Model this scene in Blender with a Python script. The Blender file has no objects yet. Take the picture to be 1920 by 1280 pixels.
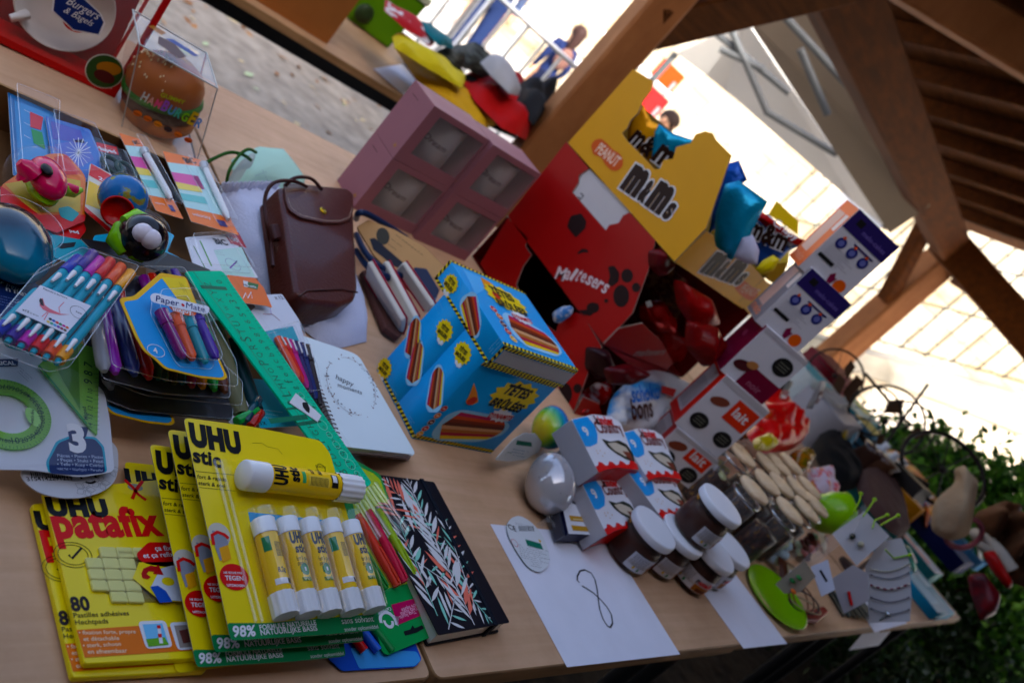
import bpy, math, random
import numpy as np
from mathutils import Vector, Matrix
from mathutils.geometry import tessellate_polygon
random.seed(7)
RR = random.Random(11)
S = bpy.context.scene
# ---------------------------------------------------------------- camera
YAW, PITCH, ROLL, FPX = math.radians(53.46498), math.radians(19.10056), math.radians(43.50421), 1615.508
CAM = np.array([0.0, 0.0, 1.31096])
def _axes():
    cy, sy = math.cos(YAW), math.sin(YAW)
    f = np.array([sy*math.cos(PITCH), cy*math.cos(PITCH), -math.sin(PITCH)])
    r = np.array([cy, -sy, 0.0]); u = np.cross(r, f)
    return math.cos(ROLL)*r+math.sin(ROLL)*u, -math.sin(ROLL)*r+math.cos(ROLL)*u, f
R_, U_, F_ = _axes()
cd = bpy.data.cameras.new('camera'); cam = bpy.data.objects.new('camera', cd); S.collection.objects.link(cam)
cam.matrix_world = Matrix(((R_[0], U_[0], -F_[0], CAM[0]), (R_[1], U_[1], -F_[1], CAM[1]), (R_[2], U_[2], -F_[2], CAM[2]), (0, 0, 0, 1)))
cd.sensor_width = 36; cd.lens = FPX/1920*36; cd.clip_start = .02; cd.clip_end = 500
cd.dof.use_dof = True; cd.dof.focus_distance = 0.82; cd.dof.aperture_fstop = 6.3
S.camera = cam
# ---------------------------------------------------------------- world and sun
SUN_EL, SUN_AZ = 36.0, 205.0           # azimuth the light comes from, degrees clockwise from +y
w = bpy.data.worlds.new('World'); S.world = w; w.use_nodes = True
nt = w.node_tree; bg = nt.nodes['Background']
sky = nt.nodes.new('ShaderNodeTexSky'); sky.sky_type = 'NISHITA'; sky.sun_disc = False
sky.sun_elevation = math.radians(SUN_EL); sky.sun_rotation = math.radians(SUN_AZ); sky.air_density = 0.8; sky.dust_density = 6.0; sky.ozone_density = 1.5
nt.links.new(sky.outputs[0], bg.inputs[0]); bg.inputs[1].default_value = 0.15
sd = bpy.data.lights.new('sun', 'SUN'); sd.energy = 1.7; sd.angle = math.radians(.6); sd.color = (1, .98, .96)
so = bpy.data.objects.new('sun', sd); S.collection.objects.link(so)
_a, _e = math.radians(SUN_AZ), math.radians(SUN_EL)
_d = Vector((math.sin(_a)*math.cos(_e), math.cos(_a)*math.cos(_e), math.sin(_e)))
so.rotation_euler = _d.to_track_quat('Z', 'Y').to_euler(); so.location = (0, 0, 12)
S.view_settings.view_transform = 'Standard'; S.view_settings.look = 'None'; S.view_settings.gamma = 1
S.view_settings.exposure = 2.1
S.cycles.max_bounces = 8; S.cycles.transparent_max_bounces = 24; S.cycles.use_denoising = True
S.cycles.sample_clamp_indirect = 6; S.cycles.caustics_reflective = False; S.cycles.caustics_refractive = False
# ---------------------------------------------------------------- materials
_mc = {}
def lin(h):
    o = []
    for i in (0, 2, 4):
        v = int(h[i:i+2], 16)/255
        o.append(v/12.92 if v <= .04045 else ((v+.055)/1.055)**2.4)
    g = .3*o[0]+.6*o[1]+.1*o[2]          # printed inks: a little richer than their screen values
    return [min(1, max(.0015, g+(x-g)*1.12)) for x in o]+[1.0]
def nodes(name):
    mt = bpy.data.materials.new(name); mt.use_nodes = True; n = mt.node_tree
    return mt, n, n.nodes['Principled BSDF']
def m(hx, r=.5, me=0, nz=.05, ns=18, bp=0, bs=60, coat=0, sheen=0, tr=0):
    k = (hx, r, me, nz, ns, bp, bs, coat, sheen, tr)
    if k in _mc: return _mc[k]
    mt, n, p = nodes('paint_'+hx)
    c = lin(hx); N = n.nodes.new; L = n.links.new
    tc = N('ShaderNodeTexCoord'); no = N('ShaderNodeTexNoise'); no.inputs['Scale'].default_value = ns; no.inputs['Detail'].default_value = 5
    L(tc.outputs['Object'], no.inputs['Vector'])
    mx = N('ShaderNodeMix'); mx.data_type = 'RGBA'
    mx.inputs[6].default_value = [x*(1-nz*1.6) for x in c[:3]]+[1]; mx.inputs[7].default_value = [min(1, x*(1+nz*1.6)) for x in c[:3]]+[1]
    L(no.outputs[0], mx.inputs[0]); L(mx.outputs[2], p.inputs['Base Color'])
    mr = N('ShaderNodeMapRange'); mr.inputs[3].default_value = max(0.03, r-.08); mr.inputs[4].default_value = min(1, r+.08)
    L(no.outputs[0], mr.inputs[0]); L(mr.outputs[0], p.inputs['Roughness'])
    p.inputs['Specular IOR Level'].default_value = .18
    p.inputs['Metallic'].default_value = me; p.inputs['Coat Weight'].default_value = coat; p.inputs['Coat Roughness'].default_value = .08
    p.inputs['Sheen Weight'].default_value = sheen; p.inputs['Transmission Weight'].default_value = tr
    if bp:
        n2 = N('ShaderNodeTexNoise'); n2.inputs['Scale'].default_value = bs; n2.inputs['Detail'].default_value = 6
        L(tc.outputs['Object'], n2.inputs['Vector']); b = N('ShaderNodeBump'); b.inputs['Strength'].default_value = bp; b.inputs['Distance'].default_value = .004
        L(n2.outputs[0], b.inputs['Height']); L(b.outputs[0], p.inputs['Normal'])
    _mc[k] = mt; return mt
def clear(tint='ffffff', haze=.008, rough=.035, ior=1.45, bump=.25, base=.012):
    k = ('clear', tint, haze, rough, ior, bump, base)
    if k in _mc: return _mc[k]
    mt = bpy.data.materials.new('clear_plastic'); mt.use_nodes = True; n = mt.node_tree; n.nodes.clear(); N = n.nodes.new; L = n.links.new
    out = N('ShaderNodeOutputMaterial'); t = N('ShaderNodeBsdfTransparent'); t.inputs[0].default_value = lin(tint)
    g = N('ShaderNodeBsdfGlossy'); g.inputs['Roughness'].default_value = rough; g.inputs[0].default_value = (1, 1, 1, 1)
    d = N('ShaderNodeBsdfDiffuse'); d.inputs[0].default_value = lin(tint)
    lw = N('ShaderNodeLayerWeight'); lw.inputs[0].default_value = .5; pw_ = N('ShaderNodeMath'); pw_.operation = 'POWER'; pw_.inputs[1].default_value = 6; L(lw.outputs['Facing'], pw_.inputs[0])
    fr = N('ShaderNodeMapRange'); fr.inputs[3].default_value = base; fr.inputs[4].default_value = .3; L(pw_.outputs[0], fr.inputs[0])
    no = N('ShaderNodeTexNoise'); no.inputs['Scale'].default_value = 45; tc = N('ShaderNodeTexCoord'); L(tc.outputs['Object'], no.inputs['Vector'])
    b = N('ShaderNodeBump'); b.inputs['Strength'].default_value = bump; b.inputs['Distance'].default_value = .004; L(no.outputs[0], b.inputs['Height'])
    L(b.outputs[0], g.inputs['Normal']); L(b.outputs[0], lw.inputs['Normal'])
    m1 = N('ShaderNodeMixShader'); m1.inputs[0].default_value = haze; L(t.outputs[0], m1.inputs[1]); L(d.outputs[0], m1.inputs[2])
    m2 = N('ShaderNodeMixShader'); L(fr.outputs[0], m2.inputs[0]); L(m1.outputs[0], m2.inputs[1]); L(g.outputs[0], m2.inputs[2])
    L(m2.outputs[0], out.inputs[0]); _mc[k] = mt; return mt
def wood(hx, hx2, scale=(1.2, 22, 22), rough=.45, knots=0, coords='Object'):
    k = ('wood', hx, hx2, scale, rough, knots)
    if k in _mc: return _mc[k]
    mt, n, p = nodes('wood'); N = n.nodes.new; L = n.links.new
    tc = N('ShaderNodeTexCoord'); mp = N('ShaderNodeMapping'); mp.inputs['Scale'].default_value = scale; L(tc.outputs[coords], mp.inputs[0])
    no = N('ShaderNodeTexNoise'); no.inputs['Scale'].default_value = 3; no.inputs['Detail'].default_value = 8; no.inputs['Distortion'].default_value = .6; L(mp.outputs[0], no.inputs[0])
    cr = N('ShaderNodeValToRGB'); cr.color_ramp.elements[0].position = .3; cr.color_ramp.elements[0].color = lin(hx2); cr.color_ramp.elements[1].position = .72; cr.color_ramp.elements[1].color = lin(hx)
    L(no.outputs[0], cr.inputs[0]); src = cr.outputs[0]
    n3 = N('ShaderNodeTexNoise'); n3.inputs['Scale'].default_value = 3.1; n3.inputs['Detail'].default_value = 10; n3.inputs['Roughness'].default_value = .7; L(tc.outputs[coords], n3.inputs[0])
    c3 = N('ShaderNodeValToRGB'); c3.color_ramp.elements[0].position = .36; c3.color_ramp.elements[0].color = (.80, .77, .74, 1); c3.color_ramp.elements[1].position = .6; c3.color_ramp.elements[1].color = (1, 1, 1, 1); L(n3.outputs[0], c3.inputs[0])
    m3 = N('ShaderNodeMix'); m3.data_type = 'RGBA'; m3.blend_type = 'MULTIPLY'; m3.inputs[0].default_value = 1; L(src, m3.inputs[6]); L(c3.outputs[0], m3.inputs[7]); src = m3.outputs[2]
    if knots:
        vo = N('ShaderNodeTexVoronoi'); vo.inputs['Scale'].default_value = 2.2; mp2 = N('ShaderNodeMapping'); mp2.inputs['Scale'].default_value = (1.2, 1.2, 1.2); L(tc.outputs[coords], mp2.inputs[0]); L(mp2.outputs[0], vo.inputs[0])
        c2 = N('ShaderNodeValToRGB'); c2.color_ramp.elements[0].position = .035; c2.color_ramp.elements[0].color = (.35, .3, .28, 1); c2.color_ramp.elements[1].position = .075; c2.color_ramp.elements[1].color = (1, 1, 1, 1); L(vo.outputs[0], c2.inputs[0])
        mu = N('ShaderNodeMix'); mu.data_type = 'RGBA'; mu.blend_type = 'MULTIPLY'; mu.inputs[0].default_value = 1; L(src, mu.inputs[6]); L(c2.outputs[0], mu.inputs[7]); src = mu.outputs[2]
    L(src, p.inputs['Base Color']); p.inputs['Roughness'].default_value = rough; p.inputs['Specular IOR Level'].default_value = .12
    b = N('ShaderNodeBump'); b.inputs['Strength'].default_value = .12; b.inputs['Distance'].default_value = .003; L(no.outputs[0], b.inputs['Height']); L(b.outputs[0], p.inputs['Normal'])
    _mc[k] = mt; return mt
def mix2(name, a, b, kind='noise', scale=5, lo=.4, hi=.6, rough=.8, brick=None, bump=.3, axes=None):
    mt, n, p = nodes(name); N = n.nodes.new; L = n.links.new
    tc = N('ShaderNodeTexCoord'); vec = tc.outputs['Object']
    if axes:
        dt = N('ShaderNodeVectorMath'); dt.operation = 'DOT_PRODUCT'; dt.inputs[1].default_value = (axes[0], axes[1], 0); L(vec, dt.inputs[0])
        sp = N('ShaderNodeSeparateXYZ'); L(vec, sp.inputs[0]); cb = N('ShaderNodeCombineXYZ'); L(dt.outputs['Value'], cb.inputs[0]); L(sp.outputs[2], cb.inputs[1]); vec = cb.outputs[0]
    no = N('ShaderNodeTexNoise'); no.inputs['Scale'].default_value = scale; no.inputs['Detail'].default_value = 9; L(vec, no.inputs[0])
    cr = N('ShaderNodeValToRGB'); cr.color_ramp.elements[0].position = lo; cr.color_ramp.elements[0].color = lin(a); cr.color_ramp.elements[1].position = hi; cr.color_ramp.elements[1].color = lin(b)
    L(no.outputs[0], cr.inputs[0]); src = cr.outputs[0]
    if brick:
        br = N('ShaderNodeTexBrick'); br.inputs['Scale'].default_value = 1; br.inputs['Brick Width'].default_value = brick[0]; br.inputs['Row Height'].default_value = brick[1]; br.inputs['Mortar Size'].default_value = brick[2]
        br.inputs['Color1'].default_value = lin(brick[3]); br.inputs['Color2'].default_value = lin(brick[4]); br.inputs['Mortar'].default_value = lin(brick[5]); br.inputs['Bias'].default_value = -.2
        L(vec, br.inputs[0]); mu = N('ShaderNodeMix'); mu.data_type = 'RGBA'; mu.blend_type = 'MULTIPLY'; mu.inputs[0].default_value = 1; L(src, mu.inputs[6]); L(br.outputs[0], mu.inputs[7]); src = mu.outputs[2]
    L(src, p.inputs['Base Color']); p.inputs['Roughness'].default_value = rough; p.inputs['Specular IOR Level'].default_value = .2
    b_ = N('ShaderNodeBump'); b_.inputs['Strength'].default_value = bump; b_.inputs['Distance'].default_value = .02; L(no.outputs[0], b_.inputs['Height']); L(b_.outputs[0], p.inputs['Normal'])
    return mt
def grad(stops, ax=2, rough=.3, wob=.15):
    mt, n, p = nodes('gradient'); N = n.nodes.new; L = n.links.new
    tc = N('ShaderNodeTexCoord'); no = N('ShaderNodeTexNoise'); no.inputs['Scale'].default_value = 2.5; L(tc.outputs['Generated'], no.inputs[0])
    sp = N('ShaderNodeSeparateXYZ'); L(tc.outputs['Generated'], sp.inputs[0]); ma = N('ShaderNodeMath'); ma.operation = 'MULTIPLY_ADD'; ma.inputs[1].default_value = wob; L(no.outputs[0], ma.inputs[0]); L(sp.outputs[ax], ma.inputs[2])
    cr = N('ShaderNodeValToRGB'); e = cr.color_ramp.elements
    e[0].position, e[0].color = stops[0][0], lin(stops[0][1]); e[1].position, e[1].color = stops[-1][0], lin(stops[-1][1])
    for a, b in stops[1:-1]: q = e.new(a); q.color = lin(b)
    L(ma.outputs[0], cr.inputs[0]); L(cr.outputs[0], p.inputs['Base Color']); p.inputs['Roughness'].default_value = rough; return mt
def patchy(a, b, scale=3, lo=.45, hi=.55, rough=.3, c=None, me=0):
    mt, n, p = nodes('patchy'); N = n.nodes.new; L = n.links.new
    tc = N('ShaderNodeTexCoord'); no = N('ShaderNodeTexNoise'); no.inputs['Scale'].default_value = scale; no.inputs['Detail'].default_value = 4; L(tc.outputs['Generated'], no.inputs[0])
    cr = N('ShaderNodeValToRGB'); e = cr.color_ramp.elements; e[0].position, e[0].color = lo, lin(a); e[1].position, e[1].color = hi, lin(b)
    if c: q = e.new(min(.98, hi+.1)); q.color = lin(c)
    L(no.outputs[0], cr.inputs[0]); L(cr.outputs[0], p.inputs['Base Color']); p.inputs['Roughness'].default_value = rough; p.inputs['Metallic'].default_value = me; p.inputs['Specular IOR Level'].default_value = .25; return mt
# ---------------------------------------------------------------- points and planes of the place, measured from the photograph (1920 x 1280 px)
def ray(px, py):
    d = F_*FPX+R_*(px-960)-U_*(py-640); return d/np.linalg.norm(d)
def P(px, py, z=.75): d = ray(px, py); return CAM+d*((z-CAM[2])/d[2])
def PD(px, py, D): d = ray(px, py); return CAM+d*(D/math.hypot(d[0], d[1]))
def proj(X):
    v = np.array(X)-CAM; k = v@F_; return np.array([960+FPX*(v@R_)/k, 640-FPX*(v@U_)/k])
nrm = lambda v: v/np.linalg.norm(v)
class PL:
    def __init__(s, O, X, Y):
        s.O = np.array(O, float); s.X = nrm(np.array(X, float)); Y = np.array(Y, float); s.Y = nrm(Y-s.X*(Y@s.X)); s.N = np.cross(s.X, s.Y)
    def L(s, px, py):
        d = ray(px, py); t = ((s.O-CAM)@s.N)/(d@s.N); q = CAM+d*t-s.O; return (q@s.X, q@s.Y)
    def W(s, a, b, h=0): return s.O+s.X*a+s.Y*b+s.N*h
    def up(s, h): return PL(s.O+s.N*h, s.X, s.Y)
    def px(s, pts): return [s.L(*q) for q in pts]
def ZP(z): return PL((0, 0, z), (1, 0, 0), (0, 1, 0))
def LP(x): return PL((x, 0, 0), (0, -1, 0), (0, 0, 1))      # face turned to the left
def FP(y): return PL((0, y, 0), (1, 0, 0), (0, 0, 1))       # face turned to the viewer's side
def TP(a, za, b, zb, c, zc):                                 # a lower left, b lower right, c upper left
    A, B, D = P(*a, za), P(*b, zb), P(*c, zc); return PL(A, B-A, D-A)
def rnd(pts, r, n=4, only=None):
    o = []; k = len(pts)
    for i in range(k):
        p0, p, p1 = np.array(pts[i-1]), np.array(pts[i]), np.array(pts[(i+1) % k])
        if only is not None and i not in only: o.append(tuple(p)); continue
        a = p0-p; b = p1-p; la, lb = np.linalg.norm(a), np.linalg.norm(b)
        q = min(r, la*.45, lb*.45)
        A = p+a/la*q; B = p+b/lb*q
        for j in range(n+1):
            t = j/n; o.append(tuple((1-t)**2*A+2*t*(1-t)*p+t*t*B))
    return o
def ell2(cx, cy, rx, ry=None, n=24, rot=0, a0=0, a1=2*math.pi):
    ry = rx if ry is None else ry; c, s = math.cos(rot), math.sin(rot)
    full = abs(a1-a0-2*math.pi) < 1e-6
    return [(cx+rx*math.cos(t)*c-ry*math.sin(t)*s, cy+rx*math.cos(t)*s+ry*math.sin(t)*c) for t in (a0+(a1-a0)*i/(n if full else n-1) for i in range(n))]
_tx = {}
def textgeo(s, bold=0, shear=0):
    k = (s, bold, shear)
    if k in _tx: return _tx[k]
    cu = bpy.data.curves.new('t', 'FONT'); cu.body = s; cu.size = 1; cu.offset = bold; cu.shear = shear; cu.resolution_u = 3; cu.space_character = 1+bold*1.2
    o = bpy.data.objects.new('t', cu); S.collection.objects.link(o); bpy.context.view_layer.update()
    me = o.evaluated_get(bpy.context.evaluated_depsgraph_get()).to_mesh()
    V = np.array([v.co[:2] for v in me.vertices]) if len(me.vertices) else np.zeros((1, 2)); F = [tuple(p.vertices) for p in me.polygons]
    x0, x1 = V[:, 0].min(), V[:, 0].max(); V[:, 0] -= x0
    o.to_mesh_clear(); bpy.data.objects.remove(o); bpy.data.curves.remove(cu)
    _tx[k] = (V, F, max(x1-x0, 1e-4)); return _tx[k]
class M:
    def __init__(s): s.v = []; s.f = []; s.mi = []; s.sm = []; s.mats = []
    def _m(s, mt):
        if mt not in s.mats: s.mats.append(mt)
        return s.mats.index(mt)
    def add(s, vs, fs, mt, sm=False):
        b = len(s.v); k = s._m(mt); s.v += [tuple(map(float, v)) for v in vs]
        for f in fs: s.f.append(tuple(b+i for i in f)); s.mi.append(k); s.sm.append(sm)
        return s
    def ink(s, pl, pts, mt, h=.0003):
        tr = tessellate_polygon([[Vector((a, b, 0)) for a, b in pts]])
        ar = 0
        for i in range(len(pts)): ar += pts[i-1][0]*pts[i][1]-pts[i][0]*pts[i-1][1]
        fs = []
        for t in tr:
            a, b, c = (np.array(pts[i]) for i in t); z = (b-a)[0]*(c-a)[1]-(b-a)[1]*(c-a)[0]
            fs.append(t if z > 0 else t[::-1])
        return s.add([pl.W(a, b, h) for a, b in pts], fs, mt)
    def inkp(s, pl, pxs, mt, h=.0003, r=0): 
        q = pl.px(pxs); return s.ink(pl, rnd(q, r) if r else q, mt, h)
    def slab(s, pl, pts, h0, h1, mt, side=None, bev=0, bot=True, sm=False):
        side = side or mt; n = len(pts)
        ar = sum(pts[i-1][0]*pts[i][1]-pts[i][0]*pts[i-1][1] for i in range(n))
        if ar < 0: pts = pts[::-1]
        top = pts
        rings = [([pl.W(a, b, h0) for a, b in pts])]
        if bev:
            A = np.array(pts); pr = np.roll(A, 1, 0); nx = np.roll(A, -1, 0)
            t = nx-pr; t /= (np.linalg.norm(t, axis=1)[:, None]+1e-9); inn = np.stack([-t[:, 1], t[:, 0]], 1)
            for k, (q, hh) in enumerate(((0, h1-bev), (.3, h1-.3*bev), (1, h1))):
                rings.append([pl.W(a, b, hh) for a, b in A+inn*bev*q])
            top = [tuple(x) for x in A+inn*bev]
        else: rings.append([pl.W(a, b, h1) for a, b in pts])
        vs = [v for r in rings for v in r]; fs = []
        for k in range(len(rings)-1):
            for i in range(n):
                j = (i+1) % n; fs.append((k*n+i, k*n+j, (k+1)*n+j, (k+1)*n+i))
        s.add(vs, fs, side, sm or bool(bev))
        s.ink(pl, top, mt, h1)
        if bot:
            fl = PL(pl.O, pl.X, pl.Y); k0 = len(s.f); s.ink(fl, pts, side, h0)
            for i in range(k0, len(s.f)): s.f[i] = s.f[i][::-1]
        return s
    def slabp(s, pl, pxs, h0, h1, mt, side=None, r=0, bev=0, only=None):
        q = pl.px(pxs); return s.slab(pl, rnd(q, r, only=only) if r else q, h0, h1, mt, side, bev)
    def text(s, pl, st, p0, p1, mt, h=.0006, bold=.0, shear=0, k=1.0, px=True):
        """baseline from p0 to p1, letters k times as tall as the font's own proportion"""
        V, F, wd = textgeo(st, bold, shear)
        a = np.array(pl.L(*p0) if px else p0); b = np.array(pl.L(*p1) if px else p1); d = b-a; l = np.linalg.norm(d); d /= l; u = np.array([-d[1], d[0]]); sc = l/wd
        return s.add([pl.W(*(a+d*x*sc+u*y*sc*k), h) for x, y in V], F, mt)
    def glyph(s, pl, ch, p0, p1, hm, mt, h=.0006, bold=.0, slant=0, grow=0):
        """one letter filling the width p0-p1 (px) and the height hm (metres)"""
        V, F, wd = textgeo(ch, bold, 0); a = np.array(pl.L(*p0)); b = np.array(pl.L(*p1)); d = b-a; l = np.linalg.norm(d); d /= l; u = np.array([-d[1], d[0]]); y0, y1 = V[:, 1].min(), V[:, 1].max(); y0 = min(0, y0)
        return s.add([pl.W(*(a+d*(-grow+x/wd*(l+2*grow)+slant*y*.1*hm)+u*(-grow+(y-y0)/(y1-y0)*(hm+2*grow))), h) for x, y in V], F, mt)
    def line(s, pl, pxs, wd, mt, h=.0005, px=True):
        q = [np.array(x) for x in (pl.px(pxs) if px else pxs)]; vs = []; fs = []
        for i, a in enumerate(q):
            t = nrm(q[min(i+1, len(q)-1)]-q[max(i-1, 0)]); nn = np.array([-t[1], t[0]])*wd/2
            vs += [pl.W(*(a-nn), h), pl.W(*(a+nn), h)]
        for i in range(len(q)-1): fs.append((2*i, 2*i+2, 2*i+3, 2*i+1))
        return s.add(vs, fs, mt)
    def tube(s, pts, r, mt, n=10, caps=True, flat=1):
        pts = [np.array(p, float) for p in pts]; rs = r if isinstance(r, (list, tuple)) else [r]*len(pts)
        vs = []; up = None
        for i, p in enumerate(pts):
            t = nrm(pts[min(i+1, len(pts)-1)]-pts[max(i-1, 0)])
            if up is None: up = np.cross(t, (0, 0, 1)) if abs(t[2]) < .95 else np.cross(t, (1, 0, 0))
            up = nrm(up-t*(up@t)); w_ = np.cross(t, up)
            for j in range(n):
                a = 2*math.pi*j/n; vs.append(p+(up*math.cos(a)+w_*math.sin(a)*flat)*rs[i])
        fs = [(i*n+j, i*n+(j+1) % n, (i+1)*n+(j+1) % n, (i+1)*n+j) for i in range(len(pts)-1) for j in range(n)]
        s.add(vs, fs, mt, True)
        if caps: s.add(vs[:n], [tuple(range(n))[::-1]], mt); s.add(vs[-n:], [tuple(range(n))], mt)
        return s
    def lathe(s, O, ax, prof, mt, n=28, sm=True, a0=0, a1=2*math.pi):
        O = np.array(O, float); ax = nrm(np.array(ax, float)); x = nrm(np.cross(ax, (0, 1, 0) if abs(ax[1]) < .9 else (1, 0, 0))); y = np.cross(ax, x)
        full = abs(a1-a0-2*math.pi) < 1e-6; nn = n if full else n+1
        vs = [O+ax*h+(x*math.cos(t)+y*math.sin(t))*max(r, 1e-5) for r, h in prof for t in (a0+(a1-a0)*j/n for j in range(nn))]
        fs = [(i*nn+j, i*nn+(j+1) % nn, (i+1)*nn+(j+1) % nn, (i+1)*nn+j) for i in range(len(prof)-1) for j in range(n)]
        return s.add(vs, fs, mt, sm)
    def ball(s, c, r, mt, ax=(0, 0, 1), n=20, k=10, egg=0):
        r = (r, r, r) if not isinstance(r, (tuple, list)) else r
        az = nrm(np.array(ax, float)); x = nrm(np.cross((0, 1, 0) if abs(az[1]) < .9 else (1, 0, 0), az)); y = np.cross(az, x)
        vs = []; fs = []
        for i in range(k+1):
            t = math.pi*i/k; 
            for j in range(n):
                a = 2*math.pi*j/n; q = math.sin(t)*(1-egg*math.cos(t))
                vs.append(np.array(c)+x*r[0]*q*math.cos(a)+y*r[1]*q*math.sin(a)-az*r[2]*math.cos(t))
        fs = [(i*n+j, i*n+(j+1) % n, (i+1)*n+(j+1) % n, (i+1)*n+j) for i in range(k) for j in range(n)]
        return s.add(vs, fs, mt, True)
    def box(s, a, b, mt):
        (x0, y0, z0), (x1, y1, z1) = a, b; vs = [(x, y, z) for z in (z0, z1) for x, y in ((x0, y0), (x1, y0), (x1, y1), (x0, y1))]
        return s.add(vs, [(3, 2, 1, 0), (4, 5, 6, 7), (0, 1, 5, 4), (1, 2, 6, 5), (2, 3, 7, 6), (3, 0, 4, 7)], mt)
    def beam(s, A, B, wd, ht, mt, up=(0, 0, 1), bev=True):
        A, B = np.array(A, float), np.array(B, float); t = nrm(B-A); sd_ = nrm(np.cross(t, up)); u = np.cross(sd_, t)
        c = min(wd, ht)*.08
        prof = [(-wd/2, -ht/2+c), (-wd/2+c, -ht/2), (wd/2-c, -ht/2), (wd/2, -ht/2+c), (wd/2, ht/2-c), (wd/2-c, ht/2), (-wd/2+c, ht/2), (-wd/2, ht/2-c)]
        vs = [e+sd_*a+u*b for e in (A, B) for a, b in prof]; n = 8
        s.add(vs, [(j, (j+1) % n, n+(j+1) % n, n+j) for j in range(n)]+[tuple(range(n))[::-1], tuple(range(n, 2*n))], mt)
        return s
    def pillow(s, pl, pts, H, mt, base=0, noise=.15, rings=7, pw=.55, seed=1, fl=40, sub=3):
        rg = random.Random(seed); P0 = np.array(pts, float)
        # subdivide outline
        Q = []
        for i in range(len(P0)):
            a, b = P0[i], P0[(i+1) % len(P0)]
            for j in range(sub): Q.append(a+(b-a)*j/sub)
        Q = np.array(Q); n = len(Q); c = P0.mean(0); vs = []; sz = np.linalg.norm(P0.max(0)-P0.min(0))
        ph = [(rg.uniform(-fl, fl), rg.uniform(-fl, fl), rg.uniform(0, 6), rg.uniform(.4, 1)) for _ in range(7)]
        for k in range(rings+1):
            sc = 1-k/rings; hb = H*(1-sc**2)**pw
            for q in Q:
                p = c+(q-c)*sc; f = sum(w_*math.sin(a*p[0]+b*p[1]+o) for a, b, o, w_ in ph)/3
                vs.append(pl.W(p[0], p[1], base+hb*(1+noise*f*(1 if k else 0))))
        fs = [(k*n+j, k*n+(j+1) % n, (k+1)*n+(j+1) % n, (k+1)*n+j) for k in range(rings) for j in range(n)]
        s.add(vs, fs, mt, True)
        s.add([pl.W(q[0], q[1], base-.0005) for q in Q], [tuple(range(n))[::-1]], mt)
        return s
    def build(s, name, parent=None, origin=None):
        V = np.array(s.v)
        if origin is None:
            if parent is not None: origin = ORG[parent]
            else: origin = ((V[:, 0].min()+V[:, 0].max())/2, (V[:, 1].min()+V[:, 1].max())/2, V[:, 2].min())
        origin = np.array(origin, float)
        me = bpy.data.meshes.new(name); me.from_pydata([tuple(x) for x in (V-origin)], [], s.f)
        for mt in s.mats: me.materials.append(mt)
        me.polygons.foreach_set('material_index', s.mi); me.polygons.foreach_set('use_smooth', s.sm); me.update()
        o = bpy.data.objects.new(name, me); S.collection.objects.link(o)
        if parent is not None: o.parent = parent; o.location = Vector(origin-ORG[parent]); ORG[o] = origin
        else: o.location = Vector(origin); ORG[o] = origin
        return o
ORG = {}
def tag(o, label, cat, group=None, kind=None):
    if label: o['label'] = label
    if cat: o['category'] = cat
    if group: o['group'] = group
    if kind: o['kind'] = kind
    return o
def E(name, at, label, cat, group=None):
    o = bpy.data.objects.new(name, None); S.collection.objects.link(o); at = np.array(at, float); o.location = Vector(at); ORG[o] = at
    o.empty_display_size = .02; return tag(o, label, cat, group)
def dup(root, loc, label, rz=0, sc=1):
    r = root.copy(); S.collection.objects.link(r); r.location = Vector(loc); r.rotation_euler = (0, 0, rz); r.scale = (sc,)*3; r['label'] = label; ORG[r] = np.array(loc, float)
    def kids(a, b):
        for ch in list(a.children):
            c = ch.copy(); S.collection.objects.link(c); c.parent = b; kids(ch, c)
    kids(root, r); return r
def struct(o): o['kind'] = 'structure'; return o
BLK, WHT, PAPER = m('111114', .4), m('e4e4e6', .4), m('e9e9f2', .75, bp=.05)
RED, YEL, GRY = m('c8101c', .4), m('f2da10', .35), m('9a9a9c', .5)
CLR = clear()
# ================================================================ the place
ground_m = mix2('gravel', '827a70', 'a39a8e', scale=9, lo=.35, hi=.68, bump=.5)
yard_m = mix2('yard', 'b4b0aa', 'cdcac4', scale=1.5, lo=.4, hi=.65, bump=.2)
g = M(); g.add([(-60, -60, 0), (90, -60, 0), (90, 90, 0), (-60, 90, 0)], [(0, 1, 2, 3)], yard_m); struct(g.build('ground', origin=(0, 0, 0)))
g = M(); g.add([(-5, -4, .004), (6.2, -4, .004), (6.2, 5.4, .004), (-5, 5.4, .004)], [(0, 1, 2, 3)], ground_m); struct(g.build('gravel_floor', origin=(0, 0, 0)))
g = M(); g.add([(1.75, -3, .008), (8, -3, .008), (8, 1.35, .008), (1.75, 1.35, .008)], [(0, 1, 2, 3)], mix2('shade_dark', '1c150f', '33281c', scale=14, lo=.35, hi=.7, bump=.8)); struct(g.build('shade_patch', origin=(0, 0, 0)))  # dark sheet laid on the ground to stand in for the shade there
lf = M(); lm = [m('8a5a34', .8), m('a8794e', .8), m('b9c9a0', .7), m('6b4a30', .8), m('c9b896', .8)]
for i in range(260):
    x, y = RR.uniform(.8, 4.8), RR.uniform(2.6, 5.3); a = RR.uniform(0, 6.3); l = RR.uniform(.015, .045); q = PL((x, y, .006+RR.random()*.01), (math.cos(a), math.sin(a), RR.uniform(-.2, .2)), (-math.sin(a), math.cos(a), RR.uniform(-.2, .2)))
    lf.ink(q, [(-l, 0), (0, l*.45), (l, 0), (0, -l*.45)], RR.choice(lm), 0)
tag(lf.build('fallen_leaves'), 'small dry leaves and crumbs scattered on the grey floor', 'leaves', kind='stuff')

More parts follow.
